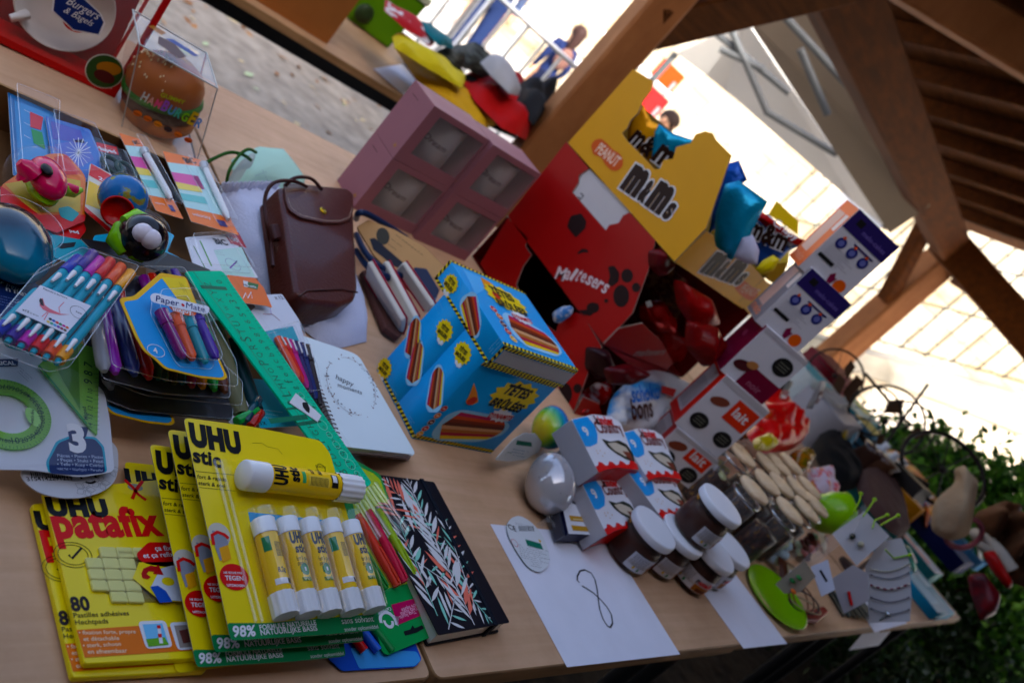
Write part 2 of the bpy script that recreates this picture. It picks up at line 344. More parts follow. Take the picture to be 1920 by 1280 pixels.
# --- long tables with beech tops
beech = wood('dcb696', 'd1aa88', (1.5, 26, 26), .45); beechd = wood('a8835f', '8a6a4c', (1.5, 26, 26), .5); steel = m('2c2d30', .35, me=.8)
def table(x0, x1, y0, y1, label, z=.75, top=beech, grp='tables set end to end along the stall', lys=None):
    e = E('table', ((x0+x1)/2, (y0+y1)/2, 0), label, 'table', grp)
    t = M(); p = ZP(z-.024); t.slab(p, rnd([(x0, y0), (x1, y0), (x1, y1), (x0, y1)], .012), 0, .024, top, beechd, bev=.002); t.build('tabletop', e)
    a = M()
    for (ax, ay, bx, by) in ((x0+.05, y0+.06, x1-.05, y0+.06), (x0+.05, y1-.06, x1-.05, y1-.06), (x0+.05, y0+.06, x0+.05, y1-.06), (x1-.05, y0+.06, x1-.05, y1-.06)):
        a.beam((ax, ay, z-.05), (bx, by, z-.05), .025, .05, steel)
    a.build('frame', e)
    for lx in (x0+.06, x1-.06):
        for ly in (lys or (y0+.07, y1-.07)): M().tube([(lx, ly, z-.03), (lx, ly, 0)], .016, steel).build('leg', e)
table(-.72, .676, .285, 1.497, 'beech table nearest the camera, under the glue packs and the stationery tray')
table(.68, 1.428, .283, 1.5, 'beech table under the spiral notebooks, the handwritten 8 and the sweet boxes')
table(1.432, 2.27, .287, 1.5, 'beech table under the green plate and the jars with wooden lids')
table(2.274, 3.1, .285, 1.49, 'beech table farthest from the camera, under the bracelets and the slim boxes')
table(-.4, 2.19, 2.2, 2.95, 'long table beyond the grey floor gap, carrying jackets and a carton', top=wood('c9a888', 'b58f6c', (1.2, 20, 20), .5), z=.73, grp='tables along the far side of the shelter', lys=(2.27, 2.36))

# --- timber shelter
pine = wood('a4704c', '8a5a3a', (3, 3, .8), .6, knots=1); pine2 = wood('5e3416', '44240e', (1, 9, 9), .8, knots=1); pine3 = wood('643c1e', '4a2a14', (1.4, 12, 12), .8, knots=1)
sh = E('timber_shelter', (2.3, 2.25, 0), 'open timber shelter of brown beams and rafters over the tables', 'shelter')
def post(px, py, D, wd, ztop, lab):
    q = PD(px, py, D); t = M(); t.beam((q[0], q[1], .02), (q[0], q[1], ztop), wd, wd, pine, up=(.42, .91, 0)); t.build('post', sh)
    t = M(); t.box((q[0]-wd*.6, q[1]-wd*.6, 0), (q[0]+wd*.6, q[1]+wd*.6, .018), m('77797c', .5, me=.6)); t.build('post_foot', sh)
    return q
pA = post(1118, 150, 3.2, .135, 2.15, ''); pB = post(1630, 608, 8.6, .25, 1.92, '')
BA, BB = PD(1583, 0, 4.0), PD(1783, 462, 8.3); db3 = nrm(BB-BA); BA2 = BA-db3*2.2
t = M(); t.beam(BA-db3*1.9, BB+db3*.2, .17, .27, pine2); t.build('plate_beam', sh)
BC = PD(1935, 636, 8.3)
t = M(); t.beam(BB-(BC-BB)*.1, BC+(BC-BB)*1.5, .22, .3, pine2); t.build('plate_beam', sh)
t = M(); t.beam(PD(1222, 44, 3.2), PD(1600, -40, 3.75), .12, .15, pine3); t.build('knee_brace', sh)
t = M(); t.beam(PD(1662, 560, 8.5), PD(1742, 408, 8.1), .13, .13, pine2); t.build('knee_brace', sh)
t = M(); t.beam(PD(1790, 520, 8.6), PD(1905, 590, 8.5), .16, .12, pine2); t.build('knee_brace', sh)
t = M(); t.beam(PD(1640, -75, 3.2), PD(2050, 175, 3.4), .12, .14, pine); t.build('tie_beam', sh)
d1 = -ray(-306, -375)
rn = nrm(np.cross(BB-BA, d1)); rn = rn if rn[2] > 0 else -rn
RO = BA+rn*.14; HB = nrm(np.cross(rn, d1))
def onroof(px, py, off=0): d = ray(px, py); return CAM+d*((((RO+rn*off)-CAM)@rn)/(d@rn))
U0 = BA-db3*1.35; U1 = BB+db3*.9
rf = M(); L_ = 3.4
apexdir = np.array([d1[0], d1[1], -d1[2]])
c = [U0-d1*.25, U1-d1*.25, U1+d1*L_, U0+d1*L_, U1+d1*L_+apexdir*2.6, U0+d1*L_+apexdir*2.6]
c = [x+rn*.345 for x in c]
tk = np.array([0, 0, .04])
rf.add(c+[x+tk for x in c], [(0, 3, 2, 1), (3, 5, 4, 2), (6, 7, 8, 9), (9, 8, 10, 11), (0, 1, 7, 6), (1, 2, 8, 7), (2, 4, 10, 8), (4, 5, 11, 10), (5, 3, 9, 11), (3, 0, 6, 9)], pine3)
rf.build('roof_boards', sh)
starts = [(1617, -60), (1648, 34), (1677, 117), (1709, 186), (1734, 250), (1754, 302), (1771, 354), (1786, 395), (1795, 432)]
for q in starts:
    a = onroof(*q)-rn*.0; t = M(); t.beam(a+rn*.15-d1*.2, a+rn*.15+d1*3.3, .08, .10, pine2, up=rn); t.build('rafter', sh)
for k in range(1):
    a = onroof(1617, -60)-db3*(.5*(k+1)); t = M(); t.beam(a+rn*.15-d1*.2, a+rn*.15+d1*3.3, .08, .10, pine2, up=rn); t.build('rafter', sh)

# --- unseen block, left wing and overhang, added to hold back sun and sky
hb = E('light_blocker', (2, -3.2, 0), 'unseen dark block added behind the camera to hold back light', 'light blocker'); t = M(); t.box((-9, -3.6, 0), (4.0, -2.0, 6.8), m('5e5650', .9, bp=.4)); t.box((-3.6, -1.999, 0), (-2.6, 1.9, 5.2), m('5e5650', .9, bp=.4)); t.build('wall', hb); t = M(); t.box((-3.6, -1.999, 2.5), (3.1, -.1, 2.62), pine3); t.build('added_canopy', hb)
for k in range(2):  # unseen windows dressing the added block
    x = -1.6+k*2.6; t = M(); t.box((x, -2.0, 1.1), (x+1.3, -1.96, 2.7), m('3a3c40', .2)); o = t.build('window', hb); t = M(); t.box((x-.06, -2.0, 1.02), (x+1.36, -1.92, 1.1), m('8a857c', .7)); t.build('sill', o)

# --- pale stone wall of the yard (seen square on behind the shelter)
az = math.radians(50); wn = np.array([-math.sin(az), -math.cos(az), 0]); wx = np.array([math.cos(az), -math.sin(az), 0])
stone = mix2('stone', 'a9a294', 'c2bcae', scale=2.2, lo=.35, hi=.65, rough=.9, brick=(.62, .26, .008, 'fffcf6', 'ead9bc', '9c958a'), axes=(wx[0], wx[1]))
wc = PD(1200, 100, 13.5)*(1, 1, 0)
t = M(); q = PL(wc, wx, (0, 0, 1)); t.slab(q, [(-16, -.1), (16, -.1), (16, 4.6), (-16, 4.6)], -.4, 0, stone)
tag(t.build('stone_wall'), 'pale cream block wall standing in full light behind the yard', 'wall')
# --- sloping concrete ledge with mesh fence, below the pale wall at the right
a2 = math.radians(66); n2 = np.array([-math.sin(a2), -math.cos(a2), 0]); x2 = np.array([math.cos(a2), -math.sin(a2), 0])
W2 = PL(PD(1650, 640, 10.2), x2, (0, 0, 1)); con = mix2('concrete', '8f8c80', 'cfc8b8', scale=1.3, lo=.4, hi=.58, rough=.9)
p0, p1 = np.array(W2.L(1620, 657)), np.array(W2.L(1880, 733)); sl = nrm(p1-p0); q0, q1 = np.array(W2.L(1602, 700)), np.array(W2.L(1761, 752)); sb = nrm(q1-q0)
t = M(); t.slab(W2, [tuple(q0-sb*2.2), tuple(q1+sb*.02), tuple(p1+sl*4+(0, -.75)), tuple(p1+sl*4), tuple(p0-sl*2.2)], -.55, 0, con, con, bev=.025)
tag(t.build('concrete_ledge'), 'weathered concrete ledge sloping up to the right with a grey water stain', 'ledge')
t = M(); t.slab(W2.up(-.12), [tuple(q0-sb*2.2), (q0[0]-2.2, -2.2), (q1[0]+5, -2.2), tuple(q1+sb*5)], -.3, 0, mix2('render', 'e2d3ba', 'f2e9da', scale=1.2, rough=.9)); tag(t.build('retaining_wall'), 'cream plastered wall below the sloping concrete ledge', 'wall')
fe = E('mesh_fence', W2.W(p0[0], p0[1], -.5), 'thin dark wire mesh fence standing on the sloping concrete ledge', 'fence'); wire = m('3a3c38', .5, me=.5)
Fp = W2.up(-.5); t = M(); f0 = np.array(Fp.L(1690, 650)); hs = 1/sl[0]
for k in range(-9, 20):
    c_ = f0+sl*(k*.235*hs); t.tube([Fp.W(c_[0], c_[1]-.03), Fp.W(c_[0], c_[1]+2.6)], .014, wire, n=5)
t.build('upright_wires', fe); t = M()
for k in range(5): c_ = f0+(0, k*.62); t.tube([Fp.W(*(c_-sl*2.3), .01), Fp.W(*(c_+sl*5), .01)], .012, wire, n=5)
t.build('cross_wires', fe)

# --- pop-up tent behind the post
def sheet(M_, pts, mt, th=.02):
    A = [PD(*p) for p in pts]; n_ = nrm(np.cross(A[1]-A[0], A[2]-A[0])); n_ = n_ if n_@(CAM-A[0]) > 0 else -n_
    pl = PL(A[0], A[1]-A[0], A[2]-A[0]); 
    B = [a-n_*th for a in A]; k = len(A); q = [(float((a-A[0])@pl.X), float((a-A[0])@pl.Y), 0) for a in A]
    tr = tessellate_polygon([[Vector(x) for x in q]])
    M_.add(A+B, [tuple(x) for x in tr]+[tuple(k+i for i in x)[::-1] for x in tr]+[(i, (i+1) % k, k+(i+1) % k, k+i) for i in range(k)], mt); return M_
tn = E('popup_tent', PD(1550, 300, 8)*(1, 1, 0), 'grey fabric pop-up tent with white scissor struts behind the posts', 'tent')
canv = m('8e8070', .9, nz=.1, ns=3, bp=.5, bs=5); canl = m('e2dfd8', .9, nz=.05, ns=3)
t = M(); sheet(t, [(1396, 30, 6.3), (1560, -30, 5.9), (1720, 330, 6.4), (1742, 388, 6.6), (1668, 438, 6.9)], canv); t.build('roof_panel', tn)
t = M(); sheet(t, [(1268, 100, 7.6), (1400, 40, 7.2), (1665, 432, 7.5), (1600, 380, 7.8), (1360, 170, 7.8)], canl); t.build('side_panel', tn)
t = M(); sheet(t, [(1555, 380, 8.4), (1580, 360, 8.4), (1655, 424, 8.4), (1634, 458, 8.4)], m('f0f2f6', .8)); t.build('valance', tn)
wm = m('5e6060', .6)
for a, b in (((1362, 35, 6.9), (1440, 215, 6.9)), ((1340, 60, 6.95), (1480, 175, 6.9)), ((1440, 212, 6.9), (1570, 290, 6.9)), ((1350, 92, 6.9), (1430, 130, 6.9)), ((1500, 92, 5.9), (1552, 215, 6.0)), ((1470, 30, 5.9), (1608, 180, 6.0)), ((1655, 428, 7), (1700, 400, 7))):
    M().tube([PD(*a), PD(*b)], .025, wm, n=8).build('strut', tn)
for x_, y_, D_ in ((1660, 440, 8.2), (1268, 100, 7.7)):
    q = PD(x_, y_, D_); M().tube([q, q*(1, 1, 0)], .03, wm, n=8).build('tent_leg', tn)

# --- crowd barrier in the yard
def barrier(px0, py0, px1, py1, D0, D1, label):
    A, B = PD(px0, py0, D0), PD(px1, py1, D1); B[2] = A[2]; gal = m('c9cbcc', .35, me=.6); e = E('crowd_barrier', (A+B)/2*(1, 1, 0), label, 'barrier')
    t = M(); t.tube([(A[0], A[1], .15), A, B, (B[0], B[1], .15)], .024, gal); t.build('rail', e); t = M(); t.tube([(A[0], A[1], .22), (B[0], B[1], .22)], .018, gal); t.build('lower_rail', e)
    L = np.linalg.norm(B-A); n = int(L/.125); t = M()
    for i in range(1, n): q = A+(B-A)*i/n; t.tube([(q[0], q[1], A[2]), (q[0], q[1], .22)], .011, gal, n=6)
    t.build('bars', e)
barrier(930, -12, 1112, 166, 5.3, 5.3, 'galvanised crowd barrier with upright bars, in front of the walking child')
barrier(720, -215, 915, -25, 5.3, 5.3, 'galvanised crowd barrier reaching out of the top of the picture')

# --- people in the yard
def person(label, at, H, face, shirt, trous, hair, skin='c99a7c', pose='walk', hairlen=.5, extra=None):
    e = E('person', at, label, 'person'); at = np.array(at, float); fa = math.radians(face); fx = np.array([math.sin(fa), math.cos(fa), 0]); sx = np.array([fx[1], -fx[0], 0])
    def Q(s_, f_, z_): return at+sx*s_*H+fx*f_*H+np.array([0, 0, z_*H])
    st = .09 if pose == 'walk' else .02
    J = {'pel': (Q(0, 0, .52), .075), 'wai': (Q(0, 0, .6), .068), 'che': (Q(0, .01, .72), .082), 'nec': (Q(0, 0, .82), .034), 'hd0': (Q(0, .005, .87), .045), 'hd1': (Q(0, .01, .93), .062), 'hd2': (Q(0, .005, .98), .04),
         'sl': (Q(-.1, 0, .795), .04), 'el': (Q(-.13, -.03, .63), .03), 'wl': (Q(-.12, .04, .5), .02), 'hl': (Q(-.12, .06, .44), .02),
         'sr': (Q(.1, 0, .795), .04), 'er': (Q(.13, -.02, .63), .03), 'wr': (Q(.12, .05, .5), .02), 'hr': (Q(.12, .07, .44), .02),
         'pl': (Q(-.05, 0, .48), .058), 'kl': (Q(-.055, st, .27), .04), 'al': (Q(-.05, st*.6, .045), .026), 'tl': (Q(-.055, st*.6+.09, .018), .022),
         'pr': (Q(.05, 0, .48), .058), 'kr': (Q(.055, -st*.2, .27), .04), 'ar': (Q(.05, -st*1.3, .05), .026), 'tr': (Q(.055, -st*1.3+.08, .018), .022)}
    ed = ['pel wai', 'wai che', 'che nec', 'nec hd0', 'hd0 hd1', 'hd1 hd2', 'che sl', 'sl el', 'el wl', 'wl hl', 'che sr', 'sr er', 'er wr', 'wr hr', 'pel pl', 'pl kl', 'kl al', 'al tl', 'pel pr', 'pr kr', 'kr ar', 'ar tr']
    ks = list(J); me = bpy.data.meshes.new('b'); me.from_pydata([tuple(J[k][0]-at) for k in ks], [tuple(ks.index(x) for x in q.split()) for q in ed], [])
    o = bpy.data.objects.new('b', me); S.collection.objects.link(o); md = o.modifiers.new('s', 'SKIN')
    for k, v in zip(ks, me.skin_vertices[0].data): v.radius = (J[k][1]*H,)*2
    me.skin_vertices[0].data[0].use_root = True; o.modifiers.new('u', 'SUBSURF').levels = 2
    bpy.context.view_layer.update(); me2 = bpy.data.meshes.new_from_object(o.evaluated_get(bpy.context.evaluated_depsgraph_get())); bpy.data.objects.remove(o)
    me2.materials.clear()
    for q in (trous, shirt, skin, '2a2422'): me2.materials.append(m(q, .8))
    for p in me2.polygons:
        z = p.center.z/H; p.use_smooth = True; side = abs(p.center.x*sx[0]+p.center.y*sx[1])/H
        p.material_index = 3 if z < .04 else 1 if (.53 <= z < .83 or (side > .09 and z >= .5)) else 2 if z >= .83 or side > .085 else 0
    b = bpy.data.objects.new('body', me2); S.collection.objects.link(b); b.parent = e
    t = M(); hm = m(hair, .6, bp=.6, bs=90); t.ball(Q(0, -.012, .945), (.068*H, .075*H, .068*H), hm)
    if hairlen: t.tube([Q(0, -.045, .95), Q(0, -.06, .87), Q(0, -.055, .95-hairlen*.35)], [.055*H, .05*H, .022*H], hm, n=10)
    t.build('hair', e)
    for s_ in (-1, 1): M().ball(Q(.022*s_, .066, .935), .007*H, BLK, n=8, k=6).build('eye', e); M().ball(Q(.062*s_, .01, .93), (.008*H, .012*H, .018*H), m(skin, .8), n=8, k=6).build('ear', e)
    M().ball(Q(0, .076, .915), (.009*H, .012*H, .016*H), m(skin, .8), n=8, k=6).build('nose', e); M().ball(Q(0, .066, .893), (.018*H, .006*H, .005*H), m('9a5048', .6), n=8, k=6).build('mouth', e)
    if extra: extra(e, Q, H)
    return e
def backpack(e, Q, H):
    t = M(); t.ball(Q(0, -.1, .7), (.085*H, .05*H, .1*H), m('7a5a52', .8), n=14); t.build('backpack', e)
a = P(978, 190, 0); dd = nrm(a-CAM*(1, 1, 0))
person('person walking away by the barrier, brown hair, navy blue top and dark trousers', a*.83, 1.12, 20, '1c2850', '181e38', '3a2824', hairlen=.6, extra=backpack)
def skirt(e, Q, H):
    t = M(); t.lathe(Q(0, 0, 0), (0, 0, 1), [(.02*H, .56*H), (.09*H, .6*H), (.13*H, .5*H), (.19*H, .34*H)], m('e8c8dc', .8)); t.build('skirt', e)
person('small person in a white and pink dress beside the child in navy', PD(1085, 190, 8.4)*(1, 1, 0), .72, 60, 'ece6ee', 'd7b7c8', '6a4a38', hairlen=.3, extra=skirt)
person('person standing near the top edge, only dark blue trousers in view', PD(872, 70, 8.0)*(1, 1, 0), 1.62, 200, '3f4a63', '1f2d52', '35302c', pose='stand')
person('person behind the yellow display box, dark hair with a blue hair tie', PD(1245, 235, 7.0)*(1, 1, 0), 1.16, 250, '3b6fae', '26324a', '3b2c26', skin='d9aa8c', hairlen=.9,
       extra=lambda e, Q, H: M().ball(Q(0, -.075, .96), (.03*H, .02*H, .03*H), m('3aa0dc', .6), n=10).build('hair_tie', e))

# --- things in the yard
def vase(name, at, prof, mt, label, cat, n=20): t = M(); t.lathe(at, (0, 0, 1), prof, mt, n=n); return tag(t.build(name), label, cat)
e = E('traffic_cone', PD(858, 62, 7)*(1, 1, 0), 'small red and white cone lying low by the barrier', 'cone'); q = PD(858, 62, 7)*(1, 1, 0)
M().lathe(q, (0, 0, 1), [(.13, 0), (.13, .02), (.1, .03), (.03, .34), (0, .345)], m('e8402c', .5)).build('cone_body', e); M().lathe(q+(0, 0, .12), (0, 0, 1), [(.083, 0), (.062, .08)], WHT).build('band', e)
e = E('toy_ball', PD(876, 72, 7)*(1, 1, 0), 'yellow green ball on the ground beside the red cone', 'ball'); M().ball(PD(876, 72, 7)*(1, 1, 0)+(0, 0, .09), .09, m('c6e23a', .5)).build('shell', e)
def board(lbl, p, sz, col, nm='play_board'):
    A = np.array(p); t = M(); q = PL(A, wx, (0, 0, 1)); t.slab(q, rnd([(-sz[0]/2, -sz[1]/2), (sz[0]/2, -sz[1]/2), (sz[0]/2, sz[1]/2), (-sz[0]/2, sz[1]/2)], .03), -.03, 0, m(col, .5), bev=.006)
    e = E(nm, A*(1, 1, 0), lbl, 'board'); t.build('panel', e)
    for s_ in (-1, 1): M().tube([A+wx*s_*sz[0]*.35, (A+wx*s_*sz[0]*.35)*(1, 1, 0)], .02, GRY, n=6).build('stand_leg', e)
board('orange red square panel on legs against the pale wall, right of the post', PD(1252, 142, 9.5), (.3, .22), 'f2502a')
board('coral red panel on legs lower down beside the child with the hair tie', PD(1222, 188, 9.2), (.3, .22), 'e83a3a')
# pale handrail along the wall
hr = M(); A = PD(1045, -20, 12.5); B = PD(1150, 76, 12.5); B[2] = A[2]; hr.tube([A+(A-B)*1.5, B+(B-A)*1.5], .04, m('d7d9da', .4, me=.3)); 
he = E('handrail', (A+B)/2*(1, 1, 0), 'pale handrail running along the stone wall', 'handrail'); hr.build('rail', he)
for k in (-1, 0, 1, 2): q = A+(B-A)*k; M().tube([q, q*(1, 1, 0)], .03, m('d7d9da', .4, me=.3), n=8).build('rail_post', he)
# white table in the yard and its top
t = M(); e = E('white_table', PD(1000, 110, 11)*(1, 1, 0), 'white folding table standing in the yard behind the child', 'table'); q = PD(1000, 110, 11); q[2] = .72
t.slab(PL(q, wx, -wn*(-1)), [(-.9, -.4), (.9, -.4), (.9, .4), (-.9, .4)], -.04, 0, WHT, bev=.005); t.build('tabletop', e)
for s_ in (-1, 1):
    for r_ in (-1, 1): a = q+wx*.8*s_+wn*.33*r_; M().tube([a-(0, 0, .03), a*(1, 1, 0)], .018, GRY, n=6).build('leg', e)

# --- bush and creeper at the right
def bush(label, c, r, n, cols, seed, lf_=.05, red=0):
    rg = random.Random(seed); e = E('bush', (c[0], c[1], 0), label, 'bush'); t = M(); bm_ = m('4a3826', .9)
    for k in range(9):
        a = rg.uniform(0, 6.3); b = rg.uniform(.2, .8); q = np.array(c)+np.array(r)*(math.cos(a)*b, math.sin(a)*b, rg.uniform(-.2, .6)); mid = (np.array((c[0], c[1], 0))+q)/2+(rg.uniform(-.1, .1), rg.uniform(-.1, .1), 0)
        t.tube([(c[0], c[1], 0), mid, q], [.035, .02, .008], bm_, n=6)
    t.build('stems', e); t = M(); ms = [m(x, .45, tr=0) for x in cols]; cl = []
    for k in range(46):
        th, ph = rg.uniform(0, 6.3), math.acos(rg.uniform(-1, 1)); rr = rg.uniform(.55, 1.0); cl.append(np.array(c)+np.array(r)*(math.sin(ph)*math.cos(th)*rr, math.sin(ph)*math.sin(th)*rr, math.cos(ph)*rr))
    for i in range(n):
        k = rg.choice(cl); o = np.array([rg.gauss(0, 1), rg.gauss(0, 1), rg.gauss(0, 1)])*np.array(r)*.15; p = k+o
        if p[2] < .02: continue
        d = nrm(np.array([rg.gauss(0, 1), rg.gauss(0, 1), rg.gauss(.3, .8)])); s_ = nrm(np.cross(d, (rg.gauss(0, 1), rg.gauss(0, 1), rg.gauss(0, 1)))); l = lf_*rg.uniform(.6, 1.3)
        nn = np.cross(d, s_)
        t.add([p, p+d*l*.5+s_*l*.24+nn*l*.08, p+d*l, p+d*l*.5-s_*l*.24+nn*l*.08], [(0, 1, 2, 3)], rg.choice(ms))
    t.build('leaves', e)
    if red:
        t = M()
        for i in range(red): k = rg.choice(cl)+np.array(r)*.1; t.ball(k, .022, m('b8402a', .5), n=8, k=6)
        t.build('berries', e)
c = PD(1945, 900, 4.8); bush('dense dark green leafy bush at the right edge behind the far table end', (c[0], c[1], .42), (.62, .6, .62), 30000, ['4f7a30', '3a6226', '6a9a3c', '2e5222', '5a8838'], 5, lf_=.062, red=3)
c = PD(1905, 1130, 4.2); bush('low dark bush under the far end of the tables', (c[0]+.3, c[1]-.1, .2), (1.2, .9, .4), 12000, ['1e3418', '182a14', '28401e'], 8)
# ================================================================ goods in front: glue packs, putty packs, stationery
UY, UB, UG, UR = m('f0d800', .3, nz=.03, coat=.3), m('0c0c0e', .35), m('12804a', .35), m('d01c26', .35)
def card(M_, pl, pxs, mt, side=None, th=.0006, r=.004, h=0): M_.slabp(pl, pxs, h, h+th, mt, side or m('d8d4cc', .7), r=r); return h+th+.0002
def lines(M_, pl, a, b, dv, n, mt, wd, frac=(1, .8, .95, .7), h=.0006):
    """rows of small print drawn as fine bars"""
    a, b, dv = np.array(a, float), np.array(b, float), np.array(dv, float)
    for i in range(n):
        f = frac[i % len(frac)]; k = 9; 
        for j in range(k):
            if RR.random() < .12: continue
            p = a+dv*i+(b-a)*f*(j/k); q = a+dv*i+(b-a)*f*((j+RR.uniform(.55, .9))/k); M_.line(pl, [tuple(p), tuple(q)], wd, mt, h)
def circ(pl, cx, cy, r, rx=None, n=26):  # centre in px, radius in metres on the plane
    a, b = pl.L(cx, cy); return ell2(a, b, r, rx or r, n=n)
# ---- glue stick pack
gw, gy = m('eeeeee', .25, nz=.02), m('f4c800', .35, nz=.03)
def stick(parent, pl, a, b, r, txt='UHU', side=1, roll=0, sub='glue_stick'):
    """a: white cap end px, b: base end px on plane pl"""
    A = np.array(pl.L(*a)); B = np.array(pl.L(*b)); d = B-A; L = np.linalg.norm(d); d /= L
    A3 = pl.W(A[0], A[1], r); ax = nrm(pl.W(*B)-pl.W(*A)); nn = pl.N; sx = np.cross(nn, ax)
    s = E(sub, A3, None, None); del_ = s; s.parent = parent; s.location = Vector(A3-ORG[parent])
    t = M(); c = L*.17; t.lathe(A3, ax, [(0, 0), (r*.9, 0), (r, r*.12), (r, c)], gw, n=26)
    t.build('cap', s)
    t = M(); t.lathe(A3, ax, [(r*.93, c), (r*.93, L*.78)], gy, n=26)
    # printing wrapped on the barrel
    def wrap(st, s0, s1, u0, hgt, mt, bold=.03, shear=0):
        V, F, wd = textgeo(st, bold, shear); sc = (s1-s0)/wd; vs = []
        for x, y in V:
            al = s0+x*sc if True else 0; an = (u0+y*hgt)/r; vs.append(A3+ax*al+(nn*math.cos(an)+sx*math.sin(an))*r*.95)
        t.add(vs, F, mt)
    def wrapacross(st, s0, ang0, ang1, size, mt, bold=.03):
        V, F, wd = textgeo(st, bold); vs = []
        for x, y in V:
            an = ang0+(ang1-ang0)*x/wd; al = s0-y*size; vs.append(A3+ax*al+(nn*math.cos(an)+sx*math.sin(an))*r*.95)
        t.add(vs, [f[::-1] for f in F], mt)
    def ringband(s0, s1, a0, a1, mt, k=.945):
        n = 10; vs = []
        for i in range(n+1):
            an = a0+(a1-a0)*i/n
            for al in (s0, s1): vs.append(A3+ax*al+(nn*math.cos(an)+sx*math.sin(an))*r*k)
        t.add(vs, [(2*i, 2*i+1, 2*i+3, 2*i+2) for i in range(n)], mt)
    return s, t, wrapacross, ringband, A3, ax, nn, sx, L, c
def fluted(t, O, ax, r, l, mt, n=11):
    x = nrm(np.cross(ax, (0, 1, 0))); y = np.cross(ax, x); vs = []; N_ = n*4
    for al in (0, l):
        for j in range(N_):
            a = 2*math.pi*j/N_; rr = r*(1+.045*math.cos(a*n)); vs.append(O+ax*al+(x*math.cos(a)+y*math.sin(a))*rr)
    t.add(vs, [(j, (j+1) % N_, N_+(j+1) % N_, N_+j) for j in range(N_)], mt, True); t.add(vs[N_:], [tuple(range(N_))], mt)
